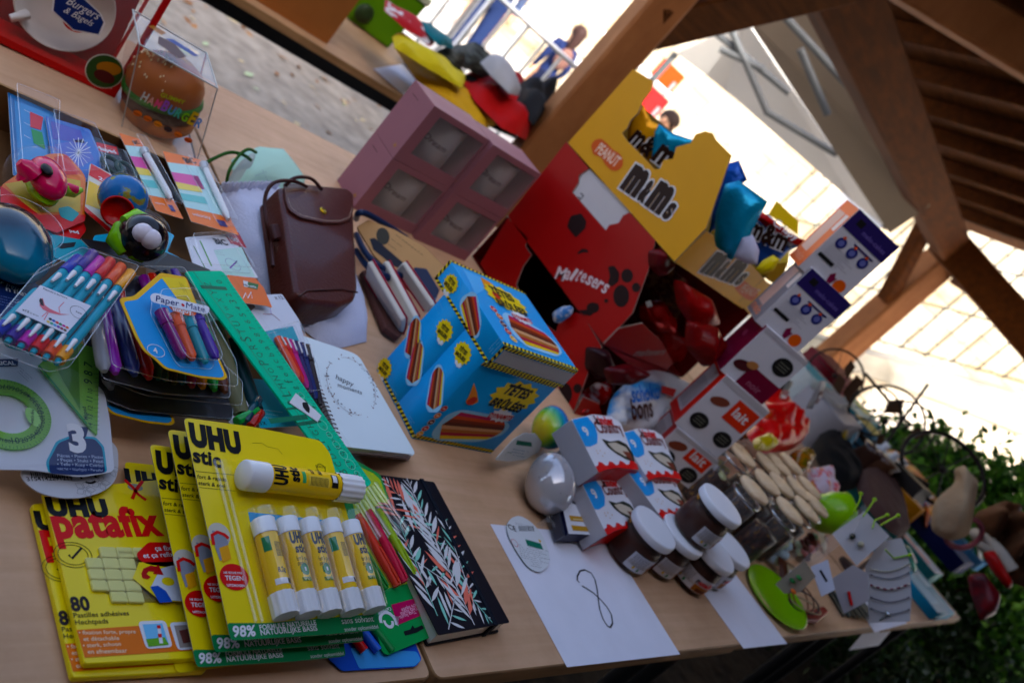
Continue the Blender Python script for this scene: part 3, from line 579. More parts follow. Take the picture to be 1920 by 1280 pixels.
def gluepack(label, pl, off=(0, 0), full=True, dark=False):
    ox, oy = off; g = lambda x, y: (x+ox, y+oy)
    e = E('glue_stick_pack', pl.W(*pl.L(*g(430, 1200))), label, 'glue pack', 'overlapping yellow glue stick packs')
    t = M(); q = [g(343, 783), g(470, 800), g(600, 826), g(618, 850), g(711, 1180), g(610, 1190), g(432, 1201)]
    t.slabp(pl, q, 0, .0007, UY, m('8f8c84', .7), r=.006)
    gr = [g(424, 1168), g(500, 1168), g(707, 1150), g(711, 1180), g(610, 1190), g(432, 1201)]
    t.inkp(pl, gr, UG, .0009, r=.003)
    t.text(pl, 'UHU', g(357, 833), g(453, 850), UB, .0011, bold=.075, k=1.32)
    t.text(pl, 'stic', g(361, 865), g(414, 877), UB, .0011, bold=.04, k=1.05)
    t.line(pl, [g(366, 884), g(460, 893)], .0004, UB, .001); t.line(pl, [g(372, 914), g(440, 921)], .0004, UB, .001)
    t.text(pl, 'fort & rapide', g(369, 897), g(424, 903), UB, .001, bold=.01, shear=.2)
    t.text(pl, 'sterk & snel', g(371, 909), g(422, 915), UB, .001, bold=.01, shear=.2)
    t.ink(pl, circ(pl, *g(410, 1002), .0105), m('c9c2b0', .5), .0009)
    t.inkp(pl, [g(398, 1010), g(396, 995), g(408, 998), g(418, 1006), g(427, 1016), g(424, 1044), g(411, 1052), g(403, 1030)], m('8b8e98', .4), .0012)
    t.line(pl, [g(399, 1022), g(396, 1004), g(406, 998), g(419, 1003), g(427, 1010)], .003, UR, .0013)
    t.inkp(pl, [g(409, 1028), g(426, 1022), g(432, 1048), g(416, 1056)], m('e0a020', .4), .0013)
    t.ink(pl, circ(pl, *g(438, 1082), .0135, .0115), UR, .0012)
    for i, st in enumerate(('NE SECHE PAS', 'TEGEN', 'UITDROGEN')): t.text(pl, st, g(418+i*3, 1076+i*12), g(452+i*3, 1077+i*12), WHT, .0014, bold=.02)
    t.text(pl, '98%', g(437, 1194), g(480, 1192), WHT, .0012, bold=.03, shear=.15)
    t.text(pl, 'FORMULE NATURELLE', g(486, 1181), g(592, 1171), WHT, .0012, bold=.02)
    t.text(pl, 'NATUURLIJKE BASIS', g(488, 1191), g(594, 1182), WHT, .0012, bold=.02)
    t.text(pl, 'sans solvant', g(640, 1170), g(700, 1165), WHT, .0012, bold=.0)
    t.text(pl, 'zonder oplosmiddel', g(645, 1184), g(708, 1178), WHT, .0012)
    ca = pl.L(*g(601, 879)); 
    for rr in (.0055, .0047): t.line(pl, [(ca[0]+rr*math.cos(a*.3), ca[1]+rr*math.sin(a*.3)) for a in range(22)], .0003, UB, .001, px=False)
    t.text(pl, 'QUALITY', g(590, 876), g(611, 879), UB, .001); t.text(pl, 'WELL MADE', g(590, 886), g(611, 888), UB, .001)
    t.line(pl, [g(472, 831), g(490, 831), g(500, 838), g(520, 842), g(528, 852)], .0004, m('8a7c00', .5), .001)
    t.inkp(pl, [g(464, 960), g(606, 975), g(612, 992), g(468, 980)], m('1f9fd8', .4), .001)
    for k in range(9):
        x = 560+RR.uniform(-60, 60); t.line(pl, [g(x, 890), g(x+8, 891)], .0004, UB, .0009) if k < 0 else None
    t.build('backing_card', e)
    if not full: return e
    # five small sticks
    tops = [(478, 985), (522, 984), (563, 986), (603, 987), (640, 990)]; bots = [(522, 1165), (564, 1163), (605, 1160), (647, 1158), (688, 1153)]
    for i, (a, b) in enumerate(zip(tops, bots)):
        s, t, wa, rb, A3, ax, nn, sx, L, c_ = stick(e, pl, g(*a), g(*b), .0104)
        if i in (0, 3):
            rb(c_+L*.05, c_+L*.2, -1.2, -.5, m('1f7a4c', .4))
            for k in range(12): rb(c_+L*.12+k*L*.013, c_+L*.125+k*L*.013, -.2, .55 if i == 0 else .4, UB)
            wa('8,2g' if i == 0 else '', L*.6, -.45, .3, L*.07, UB, .03) if i == 0 else None; rb(L*.66, L*.72, -.9, .8, WHT, .948); rb(L*.665, L*.715, .3, .9, UB, .952)
        else:
            wa('UHU', c_+L*.13, -.75, .75, L*.16, UB, .06); wa('stic', c_+L*.235, -.5, .6, L*.125, UB, .04)
            wa('fort & rapide', c_+L*.32, -.6, .7, L*.07, m('3a3a30', .4), .0); wa('sterk & snel', c_+L*.37, -.6, .7, L*.07, m('3a3a30', .4), .0)
            for j in range(9):
                an0, an1 = -.45+.1*j, -.35+.1*j; hh = math.sqrt(max(0, 1-((j-4)/4.6)**2))*L*.062; rb(L*.58-hh, L*.58+hh, an0, an1, m('1a7a48', .4), .948)
            rb(L*.56, L*.6, -.08, .08, WHT, .955)
            wa('naturelle', L*.7, -.5, .5, L*.08, m('1a7a48', .4))
        t.build('barrel', s)
        t = M(); fluted(t, A3+ax*L*.78, ax, .0106, L*.22, gw); t.build('base', s)
    # the big stick laid across
    s, t, wa, rb, A3, ax, nn, sx, L, c_ = stick(e, pl.up(.002), g(438, 904), g(652, 930), .0135, sub='glue_stick')
    wa('UHU', L*.29, -.95, .7, L*.14, UB, .06); wa('stic', L*.39, -.6, .7, L*.11, UB, .05)
    rb(L*.42, L*.45, -.6, .3, m('4aa868', .4)); rb(L*.47, L*.66, -.75, .05, m('e9c75a', .4), .948)
    for k in range(14): rb(L*.49+k*L*.0115, L*.495+k*L*.0115, -.7, -.05, UB, .952)
    rb(L*.68, L*.74, -.7, .35, UB, .948); rb(L*.69, L*.73, -.3, .3, WHT, .952); wa('colle', L*.53, .2, .9, L*.05, UB); wa('blanche', L*.6, .2, .9, L*.05, UB)
    t.build('barrel', s); t = M(); fluted(t, A3+ax*L*.78, ax, .0132, L*.22, gw, 14); t.build('base', s)
    # clear blister in ribs over the sticks
    t = M(); q = pl.px([g(448, 960), g(655, 968), g(708, 1158), g(500, 1178)]); A, B, C_, D = map(np.array, q); n = 60; rows = []
    for v, hb in ((0, 0), (.02, .8), (.05, 1), (.95, 1), (.985, .8), (1, 0)):
        row = []
        for i in range(n+1):
            u = i/n; p = (A*(1-u)+B*u)*(1-v)+(D*(1-u)+C_*u)*v; ph = (u*5) % 1; hh = .0075+.0165*math.sqrt(max(0, 1-(2*ph-1)**2)); hh *= min(1, u*30, (1-u)*30); row.append(pl.W(p[0], p[1], .001+hh*hb))
        rows.append(row)
    t.add([x for r_ in rows for x in r_], [(k*(n+1)+i, k*(n+1)+i+1, (k+1)*(n+1)+i+1, (k+1)*(n+1)+i) for k in range(5) for i in range(n)], clear(base=.055, rough=.015, bump=.02), True)
    t.slab(pl, rnd(pl.px([g(392, 868), g(396, 862), g(640, 885), g(664, 945), g(425, 952)]), .006), .0012, .004, clear(haze=.0, base=.02), bev=.001)
    # fold ridges down the left of the sheet
    for x0, x1 in ((0, 0), (12, 12)):
        a, b = pl.L(*g(398+x0, 865)), pl.L(*g(476+x1, 1168)); t.tube([pl.W(*a, .003), pl.W(*b, .003)], .0016, clear(base=.12, rough=.03), n=8)
    t.tube([pl.W(*pl.L(*g(436, 890)), .006), pl.W(*pl.L(*g(652, 912)), .008)], .004, clear(base=.05, rough=.03), n=8); t.build('blister', e)
    return e
U1_ = TP((430, 1200), .799, (711, 1178), .799, (345, 785), .832)
gluepack('front yellow glue pack, whole, five small sticks and one big stick under ribbed clear plastic', U1_)
U2_ = TP((412, 1222), .783, (690, 1205), .783, (308, 812), .812); gluepack('second glue pack down, mostly hidden behind the front one, letters cut off', U2_, (-30, 22), full=False)
U3_ = TP((372, 1240), .773, (660, 1235), .773, (277, 850), .797); gluepack('third glue pack down, in the shade beside the putty pack', U3_, (-64, 50), full=False)
U4_ = ZP(.7594)
t = M(); t.slabp(U4_, [(232, 866), (470, 892), (560, 1230), (330, 1262)], 0, .0007, UY, r=.005); t.text(U4_, 'UHU', (236, 912), (330, 926), UB, .001, bold=.075, k=1.3)
tag(t.build('glue_stick_pack'), 'lowest glue pack, only its top edge showing above the putty pack', 'glue pack', 'overlapping yellow glue stick packs')
# ---- putty packs
def putty(label, z, ox, oy, full=True):
    pl = ZP(z); g = lambda x, y: (x+ox, y+oy); e = E('putty_pack', pl.W(*pl.L(*g(152, 1252))), label, 'putty pack', 'yellow putty packs'); t = M()
    sidem = m('a01818', .5)
    t.slabp(pl, [g(76, 925), g(345, 900), g(404, 1238), g(152, 1252)], 0, .005, UY, UY, r=.003, bev=.001)
    H = .0053
    t.text(pl, 'UHU', g(85, 972), g(200, 974), UB, H, bold=.075, k=1.05)
    t.text(pl, 'patafix', g(98, 1014), g(302, 1008), m('d8141c', .35), H, bold=.045, k=1.25)
    t.line(pl, [g(x, y) for x, y in ((228, 906), (243, 920), (254, 934), (268, 944))], .003, UR, H); t.line(pl, [g(x, y) for x, y in ((262, 908), (250, 924), (242, 942))], .003, UR, H)
    t.ink(pl, circ(pl, *g(248, 920), .007, .004), m('9a9a8a', .5), H-.0001)
    t.text(pl, '80', g(128, 1152), g(164, 1150), m('2a2222', .4), H, bold=.045, k=1.2)
    t.text(pl, 'Pastilles adhésives', g(132, 1165), g(236, 1160), m('4a4020', .5), H, bold=.012); t.text(pl, 'Hechtpads', g(135, 1178), g(197, 1175), m('4a4020', .5), H, bold=.012)
    t.inkp(pl, [g(137, 1188), g(250, 1180), g(396, 1184), g(402, 1222), g(152, 1240)], m('e07818', .35), H)
    for i, (st, x0, x1) in enumerate((('• fixation forte, propre', 141, 248), ('et détachable', 150, 217), ('• sterk, schoon', 149, 220), ('en afneembaar', 158, 232))):
        y = 1197+i*12; t.text(pl, st, g(x0, y), g(x1, y-(3 if i in (0, 2) else 2)-i*.3), m('f4d8b0', .5), H+.0002, bold=.012)
    ca = pl.L(*g(131, 1047))
    for rr in (.0145, .0115): t.line(pl, [(ca[0]+rr*math.cos(a*.25), ca[1]+rr*.8*math.sin(a*.25)) for a in range(27)], .0006, m('6a6020', .5), H, px=False)
    t.line(pl, [g(123, 1047), g(129, 1054), g(147, 1034)], .0018, UB, H)
    if full:
        hexp = [g(158, 1072), g(183, 1043), g(250, 1042), g(300, 1136), g(235, 1136), g(200, 1122), g(166, 1110)]
        t.inkp(pl, hexp, m('8a7a30', .5), H); t.build('sleeve', e); t = M(); pm = m('e2dc90', .55, nz=.04)
        def inside(x, y, poly=[(152, 1074), (180, 1036), (258, 1036), (262, 1140), (230, 1142), (196, 1130), (162, 1116)]):
            c = False
            for i in range(len(poly)):
                (x1, y1), (x2, y2) = poly[i-1], poly[i]
                if (y1 > y) != (y2 > y) and x < (x2-x1)*(y-y1)/(y2-y1)+x1: c = not c
            return c
        for c_ in range(4):
            for r_ in range(6):
                x = 146+c_*31+r_*5; y = 1034+r_*21+c_*.5
                if not inside(x+17, y+11): continue
                a, b = pl.L(*g(x, y)); c3, d3 = pl.L(*g(x+30, y+1)), pl.L(*g(x+5, y+20))
                o = np.array((a, b)); u = np.array(c3)-o; v = np.array(d3)-o; t.slab(pl, rnd([tuple(o), tuple(o+u), tuple(o+u+v), tuple(o+v)], .0016), .0055, .0078, pm, bev=.0009)
        t.build('putty_block', e); t = M(); t.inkp(pl, [g(x, y) for x, y in hexp_rel], clear(), .0086) if False else None
        q = rnd(pl.px(hexp), .004); t.slab(pl, q, .0078, .0086, clear(rough=.12), bev=.0006); t.build('window', e); t = M()
        H2 = .0089
        t.inkp(pl, [g(245, 1050), g(268, 1028), g(330, 1028), g(345, 1080), g(268, 1070), g(250, 1062)], UR, H2, r=.003)
        t.text(pl, 'ça fixe', g(281, 1044), g(318, 1043), WHT, H2+.0002, bold=.015); t.text(pl, 'et ça refixe', g(259, 1058), g(322, 1054), WHT, H2+.0002, bold=.015)
        t.inkp(pl, [g(238, 1096), g(250, 1066), g(330, 1064), g(350, 1140), g(290, 1138)], UY, H2)
        t.inkp(pl, [g(272, 1112), g(290, 1078), g(318, 1070), g(345, 1085), g(352, 1140), g(295, 1136)], m('cfd4dc', .4), H2+.0002)
        t.inkp(pl, [g(270, 1112), g(285, 1110), g(300, 1120), g(312, 1140), g(288, 1142)], m('1c4ba8', .4), H2+.0004); t.ink(pl, circ(pl, *g(304, 1102), .0055, .004), m('e6d03a', .4), H2+.0004)
        t.inkp(pl, [g(x, y) for x, y in ((254, 1088), (258, 1078), (272, 1072), (282, 1074), (286, 1070), (296, 1090), (276, 1088), (278, 1084), (268, 1083), (264, 1088), (272, 1094), (266, 1098), (256, 1096))], m('b01820', .4), H2+.0003)
        for k, (x0, y0) in enumerate(((251, 1172), (310, 1174))):
            q = [g(x0, y0), g(x0+52, y0-2), g(x0+66, y0+48), g(x0+16, y0+52)]; t.inkp(pl, q, WHT, H+.0004, r=.004)
            qi = [g(x0+9, y0+6), g(x0+46, y0+4), g(x0+58, y0+44), g(x0+20, y0+48)]; t.inkp(pl, qi, m('7cc0e4', .4) if k == 0 else m('9a9088', .4), H+.0006)
            if k == 0:
                t.inkp(pl, [g(x0+15, y0+34), g(x0+50, y0+30), g(x0+58, y0+44), g(x0+20, y0+48)], m('6aa838', .4), H+.0008)
                t.inkp(pl, [g(x0+36, y0+10), g(x0+42, y0+10), g(x0+47, y0+42), g(x0+40, y0+42)], WHT, H+.0009); t.inkp(pl, [g(x0+37, y0+24), g(x0+44, y0+24), g(x0+45, y0+31), g(x0+38, y0+31)], UR, H+.001); t.inkp(pl, [g(x0+35, y0+8), g(x0+42, y0+8), g(x0+43, y0+14), g(x0+36, y0+14)], UR, H+.001)
            else: t.inkp(pl, [g(x0+18, y0+16), g(x0+36, y0+12), g(x0+44, y0+36), g(x0+26, y0+40)], m('6a3a34', .4), H+.0009)
        t.build('print', e)
    else: t.build('sleeve', e)
putty('front yellow putty pack with a window of cream putty blocks and a red word', .7605, 0, 0)
putty('putty pack underneath, only its left and lower edges peeping out', .7535, -22, 26, False)
# ---- white protractor pack with its round hang card
pl = ZP(.772); e = E('round_hang_card', pl.W(*pl.L(130, 900)), 'pale grey round card end with barcode, under the geometry set', 'card')
t = M(); q = pl.px([(36, 890), (60, 850), (130, 800), (220, 830), (221, 880), (214, 905), (190, 924), (150, 935), (110, 935), (72, 925), (48, 908)]); t.slab(pl, rnd(q, .02), 0, .001, m('c4c4c6', .5), bev=0)
x = 55
while x < 130: wd = RR.uniform(.8, 2.4); t.inkp(pl, [(x, 886), (x+wd, 886), (x+wd+3, 897), (x+3, 897)], BLK, .0012); x += wd+RR.uniform(1, 2.5)
t.text(pl, '3154142291219', (50, 903), (136, 901), BLK, .0012, bold=.01)
ca = pl.L(164, 895)
for k in range(3): t.line(pl, [(ca[0]+.0065*math.cos(k*2.1+a*.25), ca[1]+.0065*math.sin(k*2.1+a*.25)) for a in range(7)], .002, BLK, .0012, px=False)
for (fx, fy) in ((205, 880), (186, 905), (158, 918)):
    c0 = np.array(pl.L(fx, fy))
    for k in range(5): an = k*1.257; t.line(pl, [tuple(c0+np.array((math.cos(an+b)*r_, math.sin(an+b)*r_))) for b, r_ in ((-.1, .001), (-.5, .006), (0, .009), (.5, .006), (.1, .001))], .0005, m('8a8a8e', .5), .0012, px=False)
t.build('card', e)
pl = TP((-60, 900), .776, (212, 886), .782, (-60, 600), .80); pg = clear('a8e070', haze=.45, rough=.1, bump=.05); dgk = m('1a3a20', .5)
e = E('geometry_set_pack', pl.W(*pl.L(100, 880)), 'white geometry set pack with green protractor, green triangle and a big white 3', 'geometry set')
t = M(); t.slabp(pl, [(-70, 560), (-10, 545), (60, 665), (110, 660), (195, 735), (205, 790), (214, 885), (150, 895), (60, 882), (-70, 880)], 0, .001, m('d2d4da', .35, nz=.03), r=.006)
H = .0052
t.inkp(pl, [(90, 888), (84, 868), (104, 828), (130, 818), (178, 820), (194, 838), (200, 886), (150, 890)], m('18a0b8', .4), .0012, r=.003); t.inkp(pl, [(92, 889), (90, 866), (108, 832), (132, 822), (176, 824), (190, 840), (196, 887), (150, 892)], m('14285a', .35), .0014, r=.003)
t.inkp(pl, [(124, 800), (165, 802), (160, 820), (150, 830), (130, 832)], m('14285a', .35), .0014)
t.text(pl, '3', (129, 846), (162, 848), WHT, .0018, bold=.05, k=1.15)
for i, st in enumerate(('Pièces • Pieces • Piezas', '• Peças • Stuks • Pezzi', '• Teile • Kusy • Części', 'части • τεμάχια • Parçalar')): t.text(pl, st, (106, 858+i*8), (192, 861+i*8), m('b8c4dc', .5), .0016, bold=.0)
t.inkp(pl, [(-40, 676), (33, 674), (32, 688), (-40, 690)], m('14285a', .35), .0014); t.text(pl, 'GEOMETRICAL', (-60, 686), (28, 686), WHT, .0018, bold=.03)
lines(t, pl, (36, 690), (60, 712), (-2, 4), 3, m('8a90a0'), .0005, h=.0013)
t.build('pack_card', e); t = M()
c0 = np.array(pl.L(12, 780)); r0 = np.linalg.norm(np.array(pl.L(92, 790))-c0)
def ring(t, c0, r0, r1, h0, h1, mt, a0=0, a1=6.2832, n=48):
    o = ell2(c0[0], c0[1], r0, n=n); i = ell2(c0[0], c0[1], r1, n=n); vs = [pl.W(*p, h) for h in (h0, h1) for p in o+i]; f = []
    for k in range(n):
        j = (k+1) % n; f += [(2*n+k, 2*n+j, 3*n+j, 3*n+k), (k, n+k, n+j, j), (k, j, 2*n+j, 2*n+k), (n+k, 3*n+k, 3*n+j, n+j)]
    t.add(vs, f, mt)
ring(t, c0, r0, r0*.56, .002, .004, pg)
for k in range(72):
    an = k*math.pi/36; ll = .86 if k % 2 else .82; d = np.array((math.cos(an), math.sin(an))); t.line(pl, [tuple(c0+d*r0*.99), tuple(c0+d*r0*(.94 if k % 2 else .91))], .0004, dgk, .0042, px=False)
    if k % 3 == 0:
        p = c0+d*r0*.84; q_ = np.array((-d[1], d[0])); t.text(pl, str(10*(k//3 % 18)+10), tuple(p-q_*.003), tuple(p+q_*.003), dgk, .0042, bold=.01, px=False)
t.line(pl, [tuple(c0+np.array((math.cos(a*.2), math.sin(a*.2)))*r0*.78) for a in range(33)], .0007, dgk, .0042, px=False)
t.ink(pl, ell2(*(c0+(r0*.55, -r0*.1)), r0*.16, r0*.28, rot=.2), m('9ed47a', .4), .0042); t.text(pl, "twist'n flex", tuple(c0+(r0*.5, -r0*.34)), tuple(c0+(r0*.62, r0*.12)), dgk, .0046, bold=.01, px=False, shear=.2)
t.build('protractor', e); t = M()
tri = [(68, 690), (120, 640), (182, 660), (178, 820), (160, 802)]
t.slabp(pl, tri, .0022, .0042, pg, r=.001); t.line(pl, [(68, 690), (158, 800)], .002, m('1f7a38', .4), .0046)
t.inkp(pl, [(104, 652), (142, 655), (146, 775), (104, 700)], m('4a7a2a', .5), .0044)
for k in range(16):
    y = 690+k*8; t.line(pl, [(181, y), (174 if k % 2 else 170, y)], .0004, dgk, .0046)
    if k % 2 == 0: t.text(pl, str(7+k//2), (168, y+5), (169, y-3), dgk, .0046, bold=.01, k=1)
t.text(pl, 'Maped', (160, 792), (156, 768), dgk, .0046, bold=.02); t.build('set_square', e); t = M()
t.slabp(pl, [(-60, 572), (0, 566), (66, 664), (196, 735), (208, 880), (-60, 876)], .0058, .0062, clear(haze=.015, rough=.1), r=.004); t.build('clear_bag', e)
# green set square corner sticking out at the far left
t = M(); pl2 = ZP(.79); t.slabp(pl2, [(-30, 585), (18, 580), (30, 612), (-30, 650)], 0, .002, pg); tag(t.build('green_ruler'), 'green see-through ruler end above the geometry set at the left edge', 'ruler')
# ---- blue card lying under the highlighters
pl = ZP(.7525); e = E('blue_pen_pack', pl.W(*pl.L(700, 1235)), 'dark and light blue pen pack lying flat under the highlighters', 'pen pack')
t = M(); t.slabp(pl, [(590, 1170), (760, 1165), (790, 1236), (778, 1250), (640, 1258), (610, 1230)], 0, .001, m('2050b8', .35), r=.004)
t.inkp(pl, [(655, 1215), (780, 1222), (788, 1238), (776, 1249), (672, 1254)], m('4a9ad8', .35), .0013, r=.003); t.build('card', e)
for k, c_ in enumerate(('d02a2a', '2a60c8', '228844')): pen = M(); a, b = pl.L(640+k*26, 1180), pl.L(676+k*26, 1226); pen.tube([pl.W(*a, .006), pl.W(*b, .006)], .0045, m(c_, .3)); pen.build('pen', e)
# ---- highlighter pack on a green card
pl = TP((722, 1228), .757, (818, 1186), .757, (600, 880), .776); e = E('highlighter_pack', pl.W(*pl.L(722, 1228)), 'green hang card with neon green, orange, pink and yellow highlighters', 'highlighter pack')
t = M(); t.slabp(pl, [(590, 880), (662, 860), (712, 890), (790, 1100), (820, 1186), (812, 1192), (725, 1228), (716, 1222), (690, 1130), (640, 1090)], 0, .0008, m('1a9850', .35), r=.003)
t.inkp(pl, [(640, 860), (700, 888), (712, 900), (780, 1090), (700, 1110)], m('b9d038', .35), .001)
t.inkp(pl, [(732, 1134), (776, 1122), (788, 1154), (744, 1172)], m('c01a5c', .35), .0012, r=.001); t.inkp(pl, [(773, 1120), (798, 1112), (812, 1144), (786, 1156)], m('f0c81c', .35), .0012, r=.001)
t.line(pl, [(808, 1115), (800, 1132), (784, 1146)], .0006, UR, .0014); t.line(pl, [(780, 1130), (792, 1140), (806, 1140)], .0006, UR, .0014)
for i, st in enumerate(('Encre liquide', 'Tinta líquida', 'Tinta liquida')): t.text(pl, st, (782-i*3, 1130+i*7), (750-i*2, 1142+i*7), m('f0b0c8', .5), .0014, bold=.01)
t.text(pl, 'Carrefour', (730, 1138), (706, 1148), WHT, .0012, bold=.02)
lc = np.array(pl.L(727, 1166)); 
t.line(pl, [tuple(lc+np.array((math.cos(a), math.sin(a)))*.0105) for a in np.linspace(-.6, 3.0, 12)], .004, WHT, .0012, px=False); t.line(pl, [tuple(lc+np.array((math.cos(a), math.sin(a)))*.0055) for a in np.linspace(2.6, 6.2, 10)], .0035, WHT, .0012, px=False); t.ink(pl, [tuple(lc+np.array(v)) for v in ((.009, .006), (.018, .001), (.01, -.008), (.012, 0))], WHT, .0012)
t.inkp(pl, [(755, 1184), (768, 1180), (772, 1172), (776, 1178), (790, 1172), (794, 1178), (780, 1186), (758, 1192)], m('12151a', .6), .0012, r=.001); t.build('hang_card', e)
for k, (c_, a, b) in enumerate((('18b048', (640, 985), (716, 1110)), ('f85018', (664, 970), (738, 1104)), ('f01860', (684, 962), (752, 1096)), ('c8e820', (702, 960), (768, 1084)))):
    s = M(); A = np.array(pl.L(*a)); B = np.array(pl.L(*b)); mt_ = clear(c_, haze=.55, rough=.12)
    s.tube([pl.W(*(A+(B-A)*f), .006) for f in (0, .15, .75, .8, 1)], [.0035, .0048, .005, .0042, .004], mt_, n=14)
    s.tube([pl.W(*(A+(B-A)*f), .006) for f in (.08, .98)], .0022, m(c_, .4), n=8); s.tube([pl.W(*(A+(B-A)*f), .011) for f in (.5, .98)], .0016, mt_, n=8); s.build('highlighter', e)
t = M()
for k in range(4):
    a, b = pl.L(640+k*17, 915), pl.L(700+k*18, 1018-k*4); t.tube([pl.W(*a, .009), pl.W(*b, .01)], .005, clear(haze=.01, base=.12, rough=.03), n=12)
t.slabp(pl, [(630, 905), (700, 900), (778, 1086), (716, 1116), (668, 1060)], .0012, .014, clear(haze=.01), bev=.003, r=.006); t.build('blister', e)

# ================================================================ notebooks
pl = ZP(.772); dk = m('16161e', .4, nz=.03); e = E('patterned_notebook', pl.W(*pl.L(955, 1170)), 'black notebook with white, mint and coral palm leaves and a dark elastic band', 'notebook')
t = M(); co = [(670, 884), (814, 903), (956, 1166), (822, 1190)]
t.slabp(pl, co, -.0008, 0, dk, r=.003); t.build('cover', e); t = M(); t.slabp(pl, [(676, 888), (810, 906), (950, 1163), (824, 1186)], -.0185, -.001, m('d9d4cc', .8)); t.build('pages', e); t = M(); t.slabp(pl, co, -.0205, -.019, dk, r=.003); t.build('back_cover', e)
t = M(); q = [np.array(x) for x in pl.px(co)]
def uv(u, v): return (q[0]*(1-u)+q[1]*u)*(1-v)+(q[3]*(1-u)+q[2]*u)*v
wl, mn, cr_ = m('dcdad8', .45), m('8fd0bc', .45), m('e87a68', .45)
def leafp(u0, v0, u1, v1, w_, mt, h):
    a, b = uv(u0, v0), uv(u1, v1); d = b-a; n_ = np.array((-d[1], d[0])); pts = []
    for s_ in (1, -1):
        for f in ((0, .25, .5, .75, 1) if s_ > 0 else (.75, .5, .25)): pts.append(tuple(a+d*f+n_*s_*w_*math.sin(math.pi*min(1, f*.95+.03))))
    t.ink(pl, pts, mt, h)
rg = random.Random(4); hh = .0003
for (bu, bv, eu, ev, mt_, n_, ln) in ((.5, .98, .62, .0, wl, 34, .3), (.1, .9, .2, .35, mn, 14, .26), (.25, .3, .05, .02, cr_, 16, .28), (.55, .4, .3, .02, cr_, 18, .26), (.62, .9, .86, .3, wl, 18, .22), (.02, .5, .5, .75, wl, 12, .2), (.35, .1, .62, .5, mn, 12, .25), (.6, .75, .75, .98, mn, 8, .16), (.15, .98, .45, .8, wl, 10, .2)):
    a, b = np.array((bu, bv)), np.array((eu, ev)); t.line(pl, [tuple(uv(*(a+(b-a)*f))) for f in np.linspace(0, 1, 8)], .0012, mt_, hh, px=False)
    for i in range(n_):
        f = (i+1)/n_; p = a+(b-a)*f; d = nrm(b-a); s_ = 1 if i % 2 else -1; d2 = nrm(d*.75+np.array((-d[1], d[0]))*s_*rg.uniform(.7, 1.1)); l = ln*(1-.5*f)*rg.uniform(.7, 1.1); e_ = p+d2*l
        k_ = 1
        if e_[0] < .01: k_ = (p[0]-.01)/(p[0]-e_[0])
        if e_[0] > .9: k_ = (.9-p[0])/(e_[0]-p[0])
        if e_[1] < .01: k_ = min(k_, (p[1]-.01)/(p[1]-e_[1]+1e-6))
        if e_[1] > .99: k_ = min(k_, (.99-p[1])/(e_[1]-p[1]+1e-6))
        e_ = p+d2*l*max(k_, .05); leafp(*p, *e_, rg.uniform(.05, .1), mt_ if rg.random() < .62 else (wl if mt_ is not wl else (mn if rg.random() < .6 else cr_)), hh+i*1e-6)
t.build('leaf_print', e)
t = M(); a, b = pl.L(790, 898), pl.L(930, 1172); t.slab(pl, [(a[0]-.003, a[1]), (a[0]+.003, a[1]), (b[0]+.003, b[1]), (b[0]-.003, b[1])], -.0215, .0012, m('101520', .8, bp=.3, bs=300)); t.build('elastic_band', e)
# spiral notebooks "happy moments"
spc = m('5a3a34', .35, me=.7)
def spiral(z, dx, dy, label, top=False):
    pl = ZP(z); g = lambda x, y: (x+dx, y+dy); co = [g(559, 626), g(668, 663), g(778, 852), g(640, 836)]; e = E('spiral_notebook', pl.W(*pl.L(*g(700, 850))), label, 'notebook', 'stack of pale spiral notebooks'); t = M()
    cov = m('dde8ea', .5, nz=.02); t.slabp(pl, co, -.0012, 0, cov, r=.012, only=(1, 2)); t.build('cover', e)
    qq = pl.px(co); c_ = np.mean(np.array(qq), 0); t = M(); t.slab(pl, rnd([tuple(c_+(np.array(x)-c_)*.985) for x in qq], .011), -.0075, -.0014, m('b9b2b4', .8)); t.build('pages', e); t = M(); t.slabp(pl, co, -.009, -.0078, m('8a7a78', .6), r=.012, only=(1, 2)); t.build('back_cover', e)
    t = M(); A, B = np.array(pl.L(*g(562, 632))), np.array(pl.L(*g(641, 832))); d = nrm(B-A)
    for i in range(26):
        p = A+(B-A)*(i+.5)/26; cpt = pl.W(p[0], p[1], -.0045); o_ = pl.W(p[0]-d[1]*0, p[1])-pl.W(p[0], p[1]); out = np.array([d[1], -d[0], 0]); 
        pts = [cpt+out*.0052*math.cos(a)+np.array([0, 0, 1])*.0058*math.sin(a)+np.array([d[0], d[1], 0])*.0012*(a/6.28) for a in np.linspace(0, 6.28, 11)]; t.tube(pts, .0006, spc, n=5, caps=False)
    t.build('spiral', e)
    return pl, e
for k in range(3): spiral(.763+k*.0095, 2-k*1.0+(3 if k == 1 else 0), 4-k*2, 'pale spiral notebook below the printed one, %s in the stack' % ('lowest', 'next to lowest', 'second from the top')[k])
pl, e = spiral(.7925, 0, 0, 'topmost spiral notebook, pale cover with a leaf wreath round the words happy moments')
t = M(); br, gr_, ink_ = m('6a4038', .5), m('55606a', .5), m('3a3a44', .5)
wc_ = np.array(pl.L(659, 722)); ax_ = np.array(pl.L(711, 757))-wc_; ay_ = np.array(pl.L(629, 682))-wc_
ex, ey = np.array(pl.L(692, 702))-np.array(pl.L(624, 742)), np.array(pl.L(690, 772))-np.array(pl.L(628, 672)); ex, ey = ex/2, ey/2
rg = random.Random(9)
